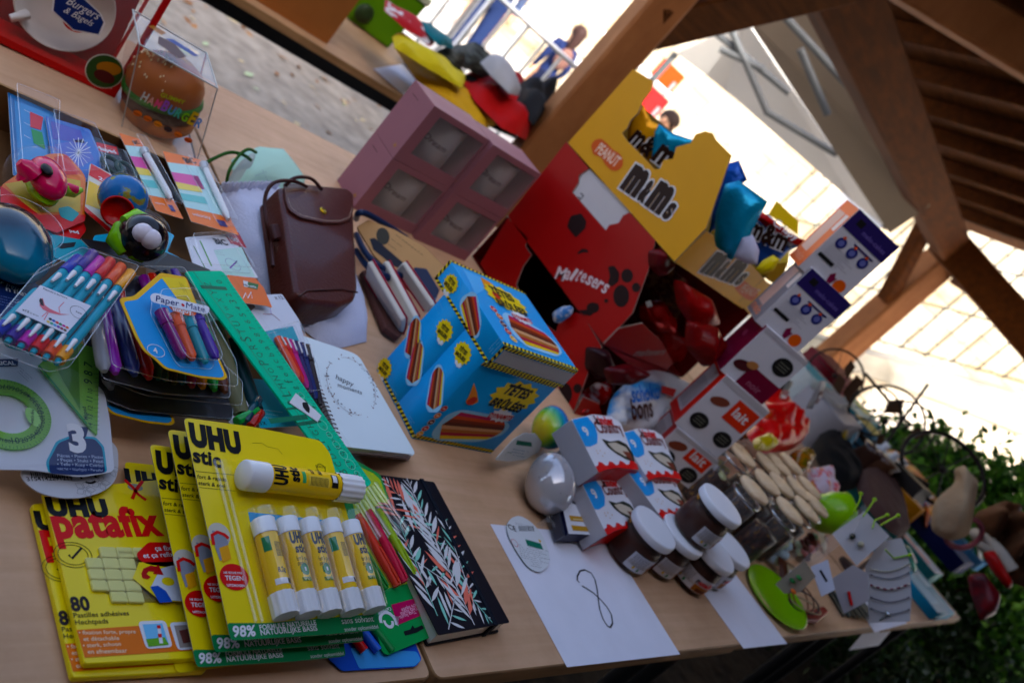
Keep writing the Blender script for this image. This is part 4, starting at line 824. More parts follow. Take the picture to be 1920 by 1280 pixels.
for i in range(110):
    an = rg.uniform(0, 6.283); skip = .85 if (1.2 < an < 1.9 or 4.4 < an < 5.0) else .1
    if rg.random() < skip: continue
    r_ = rg.uniform(.9, 1.1); p = wc_+(ex*math.cos(an)+ey*math.sin(an))*r_; tg = nrm(-ex*math.sin(an)+ey*math.cos(an)); l = rg.uniform(.002, .0045); dd_ = nrm(tg+rg.uniform(-1.1, 1.1)*np.array((-tg[1], tg[0]))); n_ = np.array((-dd_[1], dd_[0]))
    if rg.random() < .2: t.ink(pl, ell2(*p, .0013), rg.choice((br, gr_)), .0003)
    else: t.ink(pl, [tuple(p), tuple(p+dd_*l*.5+n_*l*.22), tuple(p+dd_*l), tuple(p+dd_*l*.5-n_*l*.22)], rg.choice((br, br, gr_)), .0003)
t.line(pl, [tuple(wc_+ex*math.cos(a)+ey*math.sin(a)) for a in np.linspace(1.9, 4.4, 20)], .0004, br, .0003, px=False); t.line(pl, [tuple(wc_+ex*math.cos(a)+ey*math.sin(a)) for a in np.linspace(5.0, 7.5, 20)], .0004, br, .0003, px=False)
t.text(pl, 'happy', (629, 710), (664, 726), ink_, .0005, shear=.35, k=1.3); t.text(pl, 'moments', (633, 725), (680, 740), ink_, .0005, shear=.35, k=1.1); t.build('print', e)
# ---- paper with the 8 and the oval label card
def paper(label, z, pts, cat='sheet of paper'):
    t = M(); t.slabp(ZP(z), pts, 0, .0003, PAPER); return t
t = paper('', .7506, [(919, 982), (1120, 1000), (1190, 1070), (1276, 1225), (1063, 1251)])
A4 = ZP(.7506); 
t = M(); a, b = np.array(A4.L(919, 982)), np.array(A4.L(1063, 1250)); c_ = np.array(A4.L(1275, 1226)); d_ = a+(c_-b); t.slab(A4, [tuple(a), tuple(b), tuple(c_), tuple(d_)], 0, .0003, PAPER)
s8 = [(1086, 1092), (1082, 1088), (1082, 1080), (1087, 1070), (1096, 1068), (1108, 1074), (1115, 1086), (1119, 1104), (1121, 1122), (1124, 1142), (1130, 1160), (1138, 1173), (1144, 1176), (1148, 1168), (1146, 1152), (1138, 1138), (1126, 1124), (1112, 1111), (1098, 1102), (1087, 1096)]
s8 = [np.array(x, float) for x in s8]; sm8 = []
for i in range(len(s8)-1):
    for f in (0, .33, .66): sm8.append(tuple(s8[i]*(1-f)+s8[i+1]*f))
t.line(A4, sm8, .0026, m('101014', .5), .0006); tag(t.build('numbered_sheet'), 'white sheet with a handwritten black 8 by the front edge of the table', 'sheet of paper')
pl = ZP(.7525); t = M(); q = pl.px([(948, 985), (958, 970), (975, 966), (998, 980), (1018, 1005), (1030, 1040), (1028, 1062), (1010, 1074), (990, 1065), (968, 1035), (952, 1005)]); lc_ = rnd(q, .012)
t.slab(pl, lc_, 0, .0008, m('dfe2e4', .4), m('2a3a34', .5))
t.text(pl, 'CE', (953, 991), (968, 997), BLK, .001, bold=.02); x = 971
while x < 998: t.inkp(pl, [(x, 986), (x+1.2, 986.4), (x+3.2, 996), (x+2, 996)], BLK, .001); x += RR.uniform(2, 3.2)
t.inkp(pl, [(984, 1011), (1013, 1019), (1018, 1031), (988, 1023)], m('17735a', .5), .001); t.inkp(pl, [(1008, 1011), (1014, 1014), (1012, 1018)], m('e0b020', .5), .001)
ca = pl.L(964, 1018); t.line(pl, [(ca[0]+.006*math.cos(a*.4), ca[1]+.006*math.sin(a*.4)) for a in range(17)], .0007, m('c04848', .5), .001, px=False)
lines(t, pl, (971, 1021), (1028, 1034), (.8, 3.9), 7, m('4a4a50'), .0005, h=.001); lines(t, pl, (993, 1052), (1015, 1057), (.5, 4), 3, m('4a4a50'), .0005, h=.001); lines(t, pl, (965, 980), (1000, 988), (.5, 2.5), 2, m('7a7a80'), .0004, h=.001)
tag(t.build('oval_label_card'), 'oval white label card with small print lying on the sheet with the 8', 'label card')
pl = ZP(.7506); t = M(); t.slabp(pl, [(1300, 1085), (1358, 1048), (1476, 1206), (1394, 1215)], 0, .0003, PAPER); tag(t.build('blank_sheet'), 'blank white sheet between the chocolate jars and the green plate', 'sheet of paper')
t = M(); t.slabp(pl, [(1586, 1105), (1690, 1100), (1700, 1168), (1640, 1185)], 0, .0003, PAPER); a_ = [pl.W(*pl.L(1629, 1172)), pl.W(*pl.L(1683, 1167))]; 
t.add([a_[0], a_[1], a_[1]+(.004, -.016, -.075), a_[0]+(.004, -.016, -.075)], [(0, 1, 2, 3)], PAPER); tag(t.build('hanging_sheet'), 'white sheet hanging over the table edge below the bracelet card', 'sheet of paper')
# ================================================================ stationery in the cardboard tray
def ballpx(M_, px, py, z, r, mt, **k): M_.ball(P(px, py, z), r, mt, **k)
kraft, dkraft = m('a87f55', .8), m('6f5034', .85)
e = E('cardboard_tray', P(200, 500, .75), 'low brown cardboard tray holding the blister packs at the left', 'tray')
A, B = P(-80, 122, .808), P(416, 346, .808)
t = M(); t.slabp(ZP(.7515), [(-80, 200), (400, 352), (480, 520), (560, 770), (450, 760), (-80, 600)], 0, .002, dkraft); t.build('floor', e)
t = M(); wd_ = nrm(B-A); t.slab(PL(A, wd_, (0, 0, 1)), [(0, -.055), (np.linalg.norm(B-A), -.055), (np.linalg.norm(B-A), 0), (0, 0)], -.004, 0, dkraft, kraft); t.build('back_wall', e)
def pack(name, label, z, poly, col, r=.003, th=.0008, grp=None, cat='blister pack'):
    pl = z if isinstance(z, PL) else ZP(z); c_ = np.mean(np.array(poly), 0); e = E(name, pl.W(*pl.L(*c_)), label, cat, grp); t = M(); t.slabp(pl, poly, 0, th, m(col, .35), m('c9c6c0', .7), r=r); return pl, e, t
def pen(parent, pl, a, b, r, mt, cap=None, cf=.3, h=None, name='pen', tip=None, clip=None):
    A = np.array(pl.L(*a)); B = np.array(pl.L(*b)); h = h if h is not None else r+.001; W = lambda f: pl.W(*(A+(B-A)*f), h); t = M()
    if cap: t.tube([W(0), W(.01), W(cf)], [r*.7, r*1.08, r*1.08], cap, n=12); t.tube([W(cf), W(.9), W(1)], [r*.9, r*.9, r*.45], mt, n=12)
    else: t.tube([W(0), W(.02), W(.9), W(1)], [r*.7, r, r, r*.4], mt, n=12)
    if clip: c1 = pl.W(*(A+(B-A)*.05), h+r*1.3); c2 = pl.W(*(A+(B-A)*(cf*.9)), h+r*1.3); t.tube([c1, c2], r*.22, clip, n=6)
    t.build(name, parent)
def blister(parent, pl, poly, h, name='blister', r=.004, haze=.004, rough=.04):
    t = M(); q = rnd(pl.px(poly), r); b_ = min(h*.4, .004); t.slab(pl, q, .0012, h, clear(haze=haze, rough=rough), bev=b_)
    c_ = np.mean(np.array(q), 0); rim = [pl.W(*(c_+(np.array(x)-c_)*.985), h-.0006) for x in q]; t.tube(rim+[rim[0]], .00045, clear(base=.22, rough=.1), n=5, caps=False)
    rim = [pl.W(*(c_+(np.array(x)-c_)*1.0), .0018) for x in q]; t.tube(rim+[rim[0]], .00045, clear(base=.2, rough=.1), n=5, caps=False); t.build(name, parent)
# blue packs at the top left
pl, e, t = pack('eraser_pack', 'blue card blister at the far left with a red and a green square', .802, [(14, 172), (104, 205), (98, 345), (24, 330)], '2468a0')
t.inkp(pl, [(26, 190), (92, 214), (86, 334), (34, 316)], m('2c80b8', .3), .001); t.inkp(pl, [(55, 211), (80, 222), (76, 246), (56, 240)], m('c81c2c', .3), .0014); t.inkp(pl, [(57, 243), (78, 250), (84, 282), (62, 270)], m('1e8a3a', .3), .0014)
for i in range(3): t.text(pl, 'Souple', (44, 208+i*24), (56, 214+i*24), WHT, .0014, bold=.01)
t.build('card', e); blister(e, pl, [(18, 176), (100, 208), (94, 340), (28, 326)], .018)
pl, e, t = pack('geometry_pack', 'blue and violet card blister with white star print, beside the red and green one', .806, [(84, 218), (168, 244), (188, 290), (190, 340), (104, 346)], '2a66b8')
t.inkp(pl, [(95, 228), (150, 246), (158, 270), (98, 262)], m('4a4aa8', .4), .001); t.inkp(pl, [(100, 272), (156, 262), (176, 300), (140, 320), (104, 312)], m('5a68b8', .4), .001)
for k in range(16): 
    a_ = k*.393; t.line(pl, [(146, 288), (146+24*math.cos(a_), 288+28*math.sin(a_))], .0008, WHT, .0013)
t.build('card', e); blister(e, pl, [(88, 222), (166, 248), (186, 292), (186, 336), (108, 342)], .016)
pl, e, t = pack('scissors_pack', 'black blister pack with a red header between the blue and orange packs', .804, [(172, 256), (220, 275), (262, 380), (214, 400), (184, 330)], '17171a')
t.inkp(pl, [(180, 268), (218, 277), (222, 292), (182, 284)], m('c81420', .35), .001); t.text(pl, 'Maped', (181, 281), (218, 290), WHT, .0013, bold=.03); t.build('card', e)
for k in range(2):
    s = M(); c0 = np.array(pl.L(205+k*26, 318+k*10)); s.tube([pl.W(c0[0]+.012*math.cos(a), c0[1]+.016*math.sin(a), .007) for a in np.linspace(0, 6.3, 15)], .0028, m('203a2c', .3), n=8); s.build('handle', e)
blister(e, pl, [(176, 292), (224, 296), (258, 378), (216, 394)], .014)
def mech(label, z, P_, a, b, bic=False):
    pl, e, t = pack('mechanical_pencil_pack', label, z, P_, 'ea7a1e', grp='orange mechanical pencil packs'); q = [np.array(x, float) for x in P_]
    f = lambda u, v: tuple((q[0]*(1-u)+q[1]*u)*(1-v)+(q[3]*(1-u)+q[2]*u)*v)
    t.inkp(pl, [f(.0, .16), f(1, .1), f(1, .76), f(0, .8)], m('b9dcd8', .35), .001); t.inkp(pl, [f(0, .3), f(.7, .26), f(.7, .44), f(0, .5)], m('d85a9c', .35), .0012); t.inkp(pl, [f(0, .44), f(.6, .42), f(.6, .5), f(0, .54)], m('e8d26a', .35), .0013); t.inkp(pl, [f(0, .6), f(.6, .56), f(.6, .66), f(0, .7)], m('6fc0bc', .35), .0013)
    t.text(pl, 'BIC', f(.55, .1), f(.85, .07), BLK, .0013, bold=.04); t.text(pl, 'velocity', f(.1, .9), f(.5, .88), WHT, .0013); t.inkp(pl, [f(.62, .86), f(.8, .85), f(.82, .93), f(.64, .94)], m('3a3a78', .4), .0013)
    t.build('card', e); pen(e, pl, a, b, .0048, m('dfe2e4', .25), m('c8ccd0', .3), .12, clip=m('b0b4b8', .3), name='pencil')
    blister(e, pl, [f(.5, .05), f(.95, .04), f(.97, .9), f(.6, .92)], .013)
mech('left orange pencil pack, white mechanical pencil under clear plastic', .812, [(222, 250), (262, 262), (344, 412), (292, 396)], (264, 286), (316, 380))
mech('right orange pencil pack, its white pencil pointing at the white cloth pouch', .816, [(304, 284), (374, 300), (448, 442), (358, 416)], (376, 312), (424, 418))
# card with a pink and green sharpener
pl, e, t = pack('sharpener_card', 'orange and red card with the pink and green animal-shaped sharpener', .815, [(0, 350), (86, 290), (122, 288), (160, 330), (158, 414), (106, 438), (70, 420), (0, 372)], 'd8701c', r=.01)
t.inkp(pl, [(0, 350), (10, 356), (72, 404), (160, 404), (158, 416), (106, 438), (66, 424), (0, 380)], m('c8161e', .35), .001); t.inkp(pl, [(100, 296), (124, 292), (152, 328), (112, 330)], m('c8161e', .35), .001); t.inkp(pl, [(8, 346), (60, 400), (150, 398), (150, 340), (100, 330)], m('c8a848', .4), .0009)
t.inkp(pl, [(108, 392), (128, 388), (148, 402), (134, 418), (112, 408)], m('2a98a0', .35), .0013, r=.003); t.build('card', e)
s = M(); pk, gn = m('d01858', .25, coat=.4), m('8fc02a', .25, coat=.4); c0 = P(90, 334, .842)
s.ball(c0, (.019, .03, .015), pk, ax=nrm(np.array((.25, .0, 1))), n=24); s.tube([P(62, 330, .845), P(46, 312, .85), P(36, 304, .852)], [.011, .009, .004], pk, n=12); s.tube([P(44, 330, .842), P(38, 322, .845)], [.008, .003], pk, n=8); s.ball(P(88, 318, .857), (.006, .009, .003), BLK, n=12); s.tube([P(82, 342, .842), P(78, 358, .84)], [.008, .003], pk, n=8); s.build('upper_shell', e)
s = M(); s.ball(P(80, 350, .83), (.016, .03, .011), gn, n=20); s.tube([P(112, 352, .835), P(138, 362, .832), P(152, 356, .834)], [.008, .005, .003], gn, n=10); s.build('lower_shell', e)
s = M(); s.tube([P(124, 352, .836), P(146, 356, .838)], [.006, .004], pk, n=10); s.build('flap', e)
s = M(); s.ball(P(84, 344, .818), (.040, .046, .036), clear(haze=.01), n=24); s.build('bubble', e)
pl, e, t = pack('compass_card', 'red card tip with white letters just under the pink sharpener card', .811, [(78, 430), (148, 400), (162, 432), (146, 452), (100, 446)], 'c81620', r=.006); t.text(pl, 'ped', (130, 436), (148, 440), WHT, .001, bold=.03); t.build('card', e)
# globe sharpener
pl, e, t = pack('globe_card', 'red edged card with the little blue globe sharpener', .818, [(168, 306), (212, 330), (268, 420), (250, 440), (208, 440), (158, 396)], 'd6d0c0', r=.006)
t.inkp(pl, [(170, 308), (214, 334), (206, 352), (166, 330)], m('d02a20', .35), .001); t.inkp(pl, [(158, 388), (210, 432), (252, 432), (250, 440), (208, 441), (158, 397)], m('c81620', .35), .001); t.inkp(pl, [(166, 340), (190, 352), (190, 396), (160, 384)], m('e0b83a', .35), .001); t.text(pl, '2x', (184, 338), (202, 346), WHT, .0012, bold=.02); t.build('card', e)
s = M(); gc = P(231, 371, .846); s.ball(gc, .0252, patchy('2a6aa8', '7a8a3a', 3.2, .54, .58, .22, c='a05a38'), n=32, k=18); s.build('globe', e)
s = M(); rc = P(221, 396, .848); ax = nrm(CAM-rc+np.array((0, 0, -.2))); s.lathe(rc, ax, [(.0, -.006), (.0135, -.006), (.0155, -.002), (.0165, .002), (.0145, .003), (.0138, -.003), (0, -.003)], m('b8101c', .25)); s.build('opening', e)
s = M(); s.ball(P(230, 376, .834), (.029, .029, .032), clear(haze=.01), n=24); s.build('bubble', e)
# round black and green sharpener on a long dark card
pl, e, t = pack('black_sharpener_card', 'dark hang card with the round black, green and white sharpener in a bubble', .824, [(150, 448), (178, 452), (300, 470), (392, 506), (398, 514), (300, 508), (168, 466)], '101012', r=.002); t.build('card', e)
t = M(); t.slabp(pl, [(178, 440), (300, 425), (328, 440), (314, 470), (390, 508), (300, 506), (170, 466)], -.002, -.001, m('2aa6c8', .35), r=.003); t.text(pl, 'Croc', (186, 462), (212, 468), WHT, -.0004, bold=.01); t.build('rear_card', e)
s = M(); c0 = P(268, 446, .856); s.ball(c0, .0245, m('121216', .2, coat=.5), n=28); s.build('body', e)
s = M(); 
for dx, dy in ((-6, -6), (8, 4)): s.ball(P(274+dx, 444+dy, .868), .0105, m('dcd8e2', .25), n=18)
s.build('white_front', e); s = M(); s.tube([P(228, 425, .85), P(222, 450, .845), P(235, 474, .84)], [.008, .012, .007], m('78b428', .25), n=12); s.tube([P(232, 414, .862), P(256, 406, .866), P(282, 412, .866)], [.005, .008, .004], m('8ac832', .25), n=12); s.tube([P(244, 478, .842), P(264, 484, .842), P(280, 482, .842)], [.004, .005, .003], m('78b428', .25), n=10); s.build('green_trim', e)
s = M(); s.ball(P(266, 448, .85), (.0275, .03, .031), clear(haze=.01), n=24); s.build('bubble', e)
# steel blue mouse shape on a teal oval card
pl, e, t = pack('computer_mouse_pack', 'large shiny dark blue rounded shape in an oval teal blister at the left edge', .812, [(-60, 400), (0, 380), (70, 410), (108, 450), (110, 490), (80, 508), (0, 512), (-60, 500)], '1f7f92', r=.02); t.build('card', e)
s = M(); s.ball(P(24, 456, .842), (.033, .046, .025), grad([(.2, '127492'), (.5, '0c3048'), (.75, '0a141c')], ax=1, rough=.15), ax=nrm(np.array((.1, .0, 1))), n=32, k=18); s.build('shell', e); blister(e, pl, [(-60, 410), (0, 388), (64, 414), (102, 452), (102, 486), (76, 500), (0, 506), (-60, 494)], .02, r=.02)
pl, e, t = pack('teal_card', 'small teal card with a long hole between the mouse shape and the felt pens', .813, [(96, 440), (160, 452), (168, 476), (150, 500), (100, 484)], '2a98a8'); t.inkp(pl, [(106, 464), (112, 458), (142, 455), (138, 464), (114, 468)], BLK, .001); t.build('card', e)
pl, e, t = pack('navy_card', 'navy blue card with white lettering at the left edge below the mouse shape', .822, [(-40, 490), (30, 504), (86, 548), (58, 592), (-40, 600)], '12285a'); t.text(pl, 'color peps', (-30, 522), (40, 548), WHT, .001, bold=.01, shear=.1); t.text(pl, "n'flex", (10, 546), (56, 560), WHT, .001, bold=.02); t.inkp(pl, [(28, 570), (60, 553), (58, 560)], WHT, .001); lines(t, pl, (0, 556), (40, 566), (-1, 5), 4, m('8a98c0'), .0005, h=.001); t.build('card', e)
# twelve felt-tip pens
pl = TP((-20, 672), .842, (112, 690), .842, (120, 470), .856); e = E('felt_pen_pack', pl.W(*pl.L(80, 600)), 'clear pouch of felt pens with coloured caps, white label with a pink bird', 'pen pack')
t = M(); t.slabp(pl, [(62, 540), (120, 545), (160, 592), (112, 645), (100, 675), (10, 650), (-10, 610)], 0, .0006, m('2aa4b8', .35), r=.003); t.build('card', e); tl = m('2a96ac', .3)
caps = ['1c2c9c', '3a1f80', 'b01c98', 'c8181c', 'd8541c', 'e09a14']; ct = [(142, 492), (170, 482), (182, 494), (202, 496), (222, 506), (240, 518)]; cb = [(-22, 640), (4, 652), (28, 662), (52, 672), (76, 682), (98, 690)]
for k in range(6):
    a, b = ct[k], (cb[k][0], cb[k][1]); pen(e, pl, a, b, .0046, tl, m(caps[k], .3), .21, clip=None, h=.006, name='felt_pen')
    A, B = np.array(pl.L(*a)), np.array(pl.L(*b)); s = M(); d = nrm(B-A); L_2 = np.linalg.norm(B-A); s.tube([pl.W(*(A+d*L_2*.3), .0115), pl.W(*(A+d*L_2*.4), .0125)], [.0024, .0012], WHT, n=8); s.build('pen_clip', e); s = M(); s.tube([pl.W(*(A+d*L_2*.87), .006), pl.W(*(A+d*L_2*.97), .006)], .0049, m(caps[(k+0) % 6], .3), n=12); s.build('pen_end', e); s = M(); s.tube([pl.W(*(A+d*L_2*.82), .0115), pl.W(*(A+d*L_2*.93), .012)], [.0022, .001], WHT, n=8); s.build('pen_fitting', e)
t = M(); q = [(62, 552), (157, 590), (110, 643), (15, 601)]; H = .0125; t.slabp(pl, q, .0118, .0123, m('d9dae4', .5)); t.text(pl, 'Feutres à écriture', (67, 560), (112, 578), BLK, H, bold=.01); t.text(pl, 'x12', (27, 600), (40, 605), BLK, H, bold=.03); t.text(pl, '0.4mm', (42, 606), (58, 612), BLK, H, bold=.0, shear=.2)
pkb = m('d8707c', .5); t.inkp(pl, [(62, 578), (66, 577), (70, 590), (80, 597), (100, 606), (116, 607), (98, 608), (78, 604), (66, 598), (60, 590)], pkb, H); t.inkp(pl, [(59, 582), (61, 577), (66, 580), (68, 592), (62, 590)], m('2a1c24', .5), H+.0001); t.line(pl, [(76, 604), (68, 618)], .0006, pkb, H); t.line(pl, [(74, 603), (64, 612)], .0006, pkb, H); t.line(pl, [(98, 604), (96, 594), (104, 586), (106, 584)], .0006, pkb, H)
ca = pl.L(133, 603); t.line(pl, [(ca[0]+.007*math.cos(a*.4), ca[1]+.007*math.sin(a*.4)) for a in range(17)], .0004, BLK, H, px=False); t.text(pl, 'Fine', (128, 603), (139, 607), BLK, H, bold=.01)
for k in range(6):
    for j in range(2): c_ = pl.L(80+k*6.3-j*4, 616+k*3.1+j*5); t.ink(pl, ell2(*c_, .0014, n=10), m(['16161a', '2a44a8', 'c82028', '1a7a50', 'c02890', 'd86030'][k] if j == 0 else ['e0c060', '40a080', '4aa0d0', '7040a0', '90304a', '5a4a40'][k], .4), H)
t.build('label', e); blister(e, pl, [(60, 520), (142, 478), (250, 512), (214, 566), (128, 690), (90, 700), (-30, 655), (-30, 628)], .0128, name='pouch', haze=.004, rough=.1)
# four gel pens on a blue card with yellow rim
def gel(label, z, off, full):
    g = lambda x, y: (x+off[0], y+off[1]); pl = ZP(z) if not isinstance(z, PL) else z; o = [(222, 560), (250, 556), (300, 512), (348, 520), (372, 580), (391, 616), (388, 630), (382, 634), (410, 672), (426, 708), (418, 713), (372, 708), (308, 692), (292, 676), (268, 658), (252, 630)]; o = [g(*x) for x in o]
    e = E('gel_pen_pack', pl.W(*pl.L(*g(320, 620))), label, 'pen pack', 'blue gel pen packs with a yellow rim'); t = M(); t.slabp(pl, o, 0, .0008, m('e8b824', .35), r=.004); c_ = np.mean(np.array(o), 0); i_ = [tuple(c_+(np.array(x)-c_)*.93+(0, 2)) for x in o]; t.inkp(pl, i_, m('3a98d8', .35), .001, r=.004); t.inkp(pl, [g(300, 520), g(346, 524), g(368, 582), g(386, 618), g(378, 630), g(330, 560)], m('e6cc3a', .35), .0012)
    ca = np.array(pl.L(*g(291, 659))); t.line(pl, [tuple(ca+np.array((math.cos(a*.4), .8*math.sin(a*.4)))*.0085) for a in range(17)], .0006, WHT, .0014, px=False); t.text(pl, '4', g(287, 663), g(295, 664), WHT, .0014, bold=.02)
    if full:
        lines(t, pl, g(334, 530), g(344, 550), (3.5, 2), 3, m('9a8420'), .0005, h=.0014)
        t.build('card', e)
        for k, (c_, a, b) in enumerate((('7a1c6a', (292, 592), (334, 680)), ('d85a18', (318, 598), (352, 684)), ('1c8a9a', (340, 600), (376, 690)), ('4a2a9a', (352, 584), (396, 682)))): pen(e, pl, g(*a), g(*b), .0056, m(c_, .22, coat=.4), m(c_, .22), .3, clip=clear(haze=.2), h=.008)
        t = M(); t.slabp(pl, [g(*x) for x in ((264, 572), (272, 567), (330, 582), (376, 592), (374, 604), (366, 606), (300, 592), (266, 584))], .0148, .0152, m('dfe2ea', .35), r=.004); t.text(pl, 'Paper', g(274, 583), g(320, 593), m('1a2a6a', .4), .0155, bold=.01, shear=.3); t.text(pl, 'Mate', g(331, 595), g(367, 603), m('1a2a6a', .4), .0155, bold=.0, shear=.3)
        t.ink(pl, circ(pl, *g(325, 590), .0017), UR, .0156); t.slabp(pl, [g(*x) for x in ((298, 590), (352, 602), (350, 608), (334, 608), (310, 602))], .0141, .0145, m('d8602a', .35), r=.003); t.text(pl, 'InkJoy', g(308, 600), g(344, 606), WHT, .0147, bold=.03); t.build('label', e)
        blister(e, pl, [g(*x) for x in ((284, 560), (350, 556), (400, 684), (394, 694), (336, 690), (326, 680), (280, 590))], .0165)
    else: t.build('card', e)
    return e
gel('upper pen pack, blue card with yellow rim and four coloured pens showing', TP((268, 700), .848, (425, 712), .848, (240, 540), .862), (0, 0), True)
gel('lower blue and yellow pen pack, only its rim showing under the marker trays', ZP(.785), (-98, 85), False)
# trays of markers
def mtray(label, z, poly, pens, hz=.02, dark='1c1c22'):
    pl = ZP(z); e = E('marker_tray', pl.W(*pl.L(*np.mean(np.array(poly), 0))), label, 'marker pack', 'clear trays of markers'); t = M(); t.slabp(pl, poly, 0, .001, m(dark, .5), r=.004); t.build('card', e)
    for c_, a, b, r in pens: pen(e, pl, a, b, r, m(c_, .25, coat=.3), name='marker', h=r+.002)
    blister(e, pl, poly, hz, r=.006, name='tray')
mtray('lower clear marker tray, mostly empty end beside the geometry set', .79, [(150, 600), (230, 560), (436, 740), (434, 788), (250, 772), (170, 742)], [('8a8a90', (170, 600), (200, 740), .006)], .022)
mtray('upper clear marker tray with a row of rounded coloured marker ends', .816, [(170, 545), (228, 520), (330, 520), (428, 700), (430, 748), (300, 740), (190, 712)],
      [('8f9096', (168, 598), (187, 708), .0062), ('8a2aa0', (186, 590), (208, 712), .0062), ('1c2a6a', (204, 570), (243, 716), .007), ('b01c24', (222, 560), (270, 722), .007), ('12422a', (252, 600), (288, 722), .0062), ('10382c', (262, 600), (302, 724), .0062), ('14181c', (280, 600), (318, 730), .0062), ('0e4a50', (296, 600), (334, 730), .0062), ('8a1440', (314, 600), (352, 736), .0062), ('c87a14', (330, 600), (372, 738), .0062), ('128a34', (350, 600), (394, 742), .0062), ('5a3020', (366, 610), (414, 746), .0062)], .018)
pl, e, t = pack('marker_sleeve', 'dark sleeve of violet and red markers under the label with the heart', .832, [(232, 530), (300, 512), (338, 560), (300, 600), (240, 590)], '14141a')
t.build('card', e)
for k, c_ in enumerate(('701c6a', 'c03018', '16202c', '16162a', '4a2a8a')): pen(e, pl, (262+k*14, 530-k*3), (278+k*15, 572-k*4), .0055, m(c_, .25), h=.007)
# white pens pouch further back, BIC packs
pl, e, t = pack('pen_pouch', 'long pen pouch with a white lower label and pink bird, right of the green ruler', .80, [(440, 556), (528, 552), (560, 600), (588, 700), (590, 730), (560, 740), (500, 640)], 'd0d2da'); t.inkp(pl, [(440, 556), (466, 560), (478, 576), (462, 592)], m('5a2c24', .5), .001); t.inkp(pl, [(496, 622), (548, 612), (560, 640), (510, 656)], m('2a98a8', .35), .001); t.line(pl, [(492, 590), (510, 590), (524, 602)], .0008, m('a04050'), .0011); t.line(pl, [(505, 575), (508, 590)], .0006, m('8a60b0'), .0011); t.text(pl, 'x 12', (516, 562), (532, 562), BLK, .0011, bold=.01); lines(t, pl, (470, 568), (506, 568), (1, 5), 1, m('3a3a3a'), .0006, h=.001); t.build('card', e)
for k, c_ in enumerate(('e05a3a', 'c81c24', 'b01c78', '2a1c54', '16205a', '2a1c1c')): pen(e, pl, (515+k*11, 640+k*3), (555+k*8, 715+k*10), .0045, m(c_, .25), m(c_, .25), .3, h=.006, clip=WHT)
blister(e, pl, [(500, 628), (552, 612), (586, 700), (592, 744), (560, 746)], .012)
pl, e, t = pack('compass_pack', 'white and mint pack with a compass print above the green ruler', .806, [(346, 446), (430, 440), (452, 470), (484, 522), (366, 512)], 'd8d8de'); t.inkp(pl, [(400, 470), (452, 464), (478, 520), (420, 516)], m('b9d8cc', .4), .0009); t.inkp(pl, [(420, 440), (446, 436), (462, 466), (432, 458)], m('a82430', .4), .001); t.text(pl, '100', (430, 451), (447, 456), WHT, .0012, bold=.02); t.text(pl, 'BIC', (404, 458), (428, 461), BLK, .0012, bold=.04)
ca = np.array(pl.L(436, 497)); t.line(pl, [tuple(ca+np.array((math.cos(a*.3), math.sin(a*.3)))*.0105) for a in range(22)], .0005, m('6a5a90'), .001, px=False); t.line(pl, [(430, 504), (444, 490)], .0018, m('7a4aa0'), .0012); t.line(pl, [(362, 462), (384, 504)], .0014, m('3a7a30'), .001); t.line(pl, [(374, 452), (396, 500)], .0022, m('5a9a3a'), .001); lines(t, pl, (400, 468), (420, 472), (1, 4), 3, m('8a8090'), .0005, h=.001); t.build('card', e); blister(e, pl, [(352, 450), (426, 444), (446, 474), (470, 514), (368, 508)], .012)
pl, e, t = pack('pencil_sachet', 'orange sachet end with a green HB mark beside the green ruler', .81, [(424, 516), (478, 522), (494, 540), (510, 578), (498, 574), (452, 568)], 'e0701a'); t.inkp(pl, [(455, 527), (484, 534), (482, 544), (456, 538)], m('2a6a34', .4), .001); t.inkp(pl, [(455, 527), (464, 529), (463, 540), (456, 538)], m('d8d8d8', .4), .0012); t.text(pl, 'HB', (456, 536), (463, 538), BLK, .0014, bold=.03); t.text(pl, 'PAPER', (465, 539), (481, 542), WHT, .0014, bold=.02); t.line(pl, [(455, 560), (460, 550), (464, 560), (470, 548), (472, 560)], .001, WHT, .001)
t.build('card', e)
pl, e, t = pack('tablet_pen_box', 'turquoise card and long mint box lying under the lower half of the green ruler', .785, [(470, 710), (575, 722), (580, 798), (486, 803)], '22a8bc'); lines(t, pl, (488, 768), (530, 774), (0, 7), 3, m('bfe4ea'), .0007, h=.001); t.text(pl, '1x', (489, 797), (500, 797), m('10384a'), .001, bold=.01); t.build('card', e)
pl, e, t = pack('mint_card', 'mint green card with a brown hole, behind the green ruler top', .80, [(356, 560), (398, 570), (424, 636), (390, 640), (370, 600)], '5aa890', r=.006); t.inkp(pl, [(398, 618), (406, 612), (418, 622), (412, 628)], m('4a2a22'), .001); t.build('card', e)
t = M(); a, b = P(404, 610, .80), P(452, 780, .79); t.tube([a, b], .009, m('6a6a4c', .5), n=14); tag(t.build('olive_tube'), 'olive tube lying in the gap left of the green ruler', 'tube')
t = M(); a, b = P(436, 640, .795), P(480, 770, .788); t.tube([a, b], .008, m('14343a', .35), n=14); tag(t.build('dark_teal_tube'), 'dark teal tube lying beside the olive one under the ruler', 'tube')
pl, e, t = pack('white_pen_card', 'white card edge with green and red pens, just above the front glue pack', .788, [(426, 790), (474, 738), (482, 745), (470, 800), (452, 812)], 'd2d6da'); t.build('card', e)
for c_, a, b in (('1aa04a', (436, 798), (478, 776)), ('b02818', (462, 808), (484, 780)), ('10404a', (452, 800), (480, 752))): pen(e, pl, a, b, .005, m(c_, .25, coat=.4), h=.007)
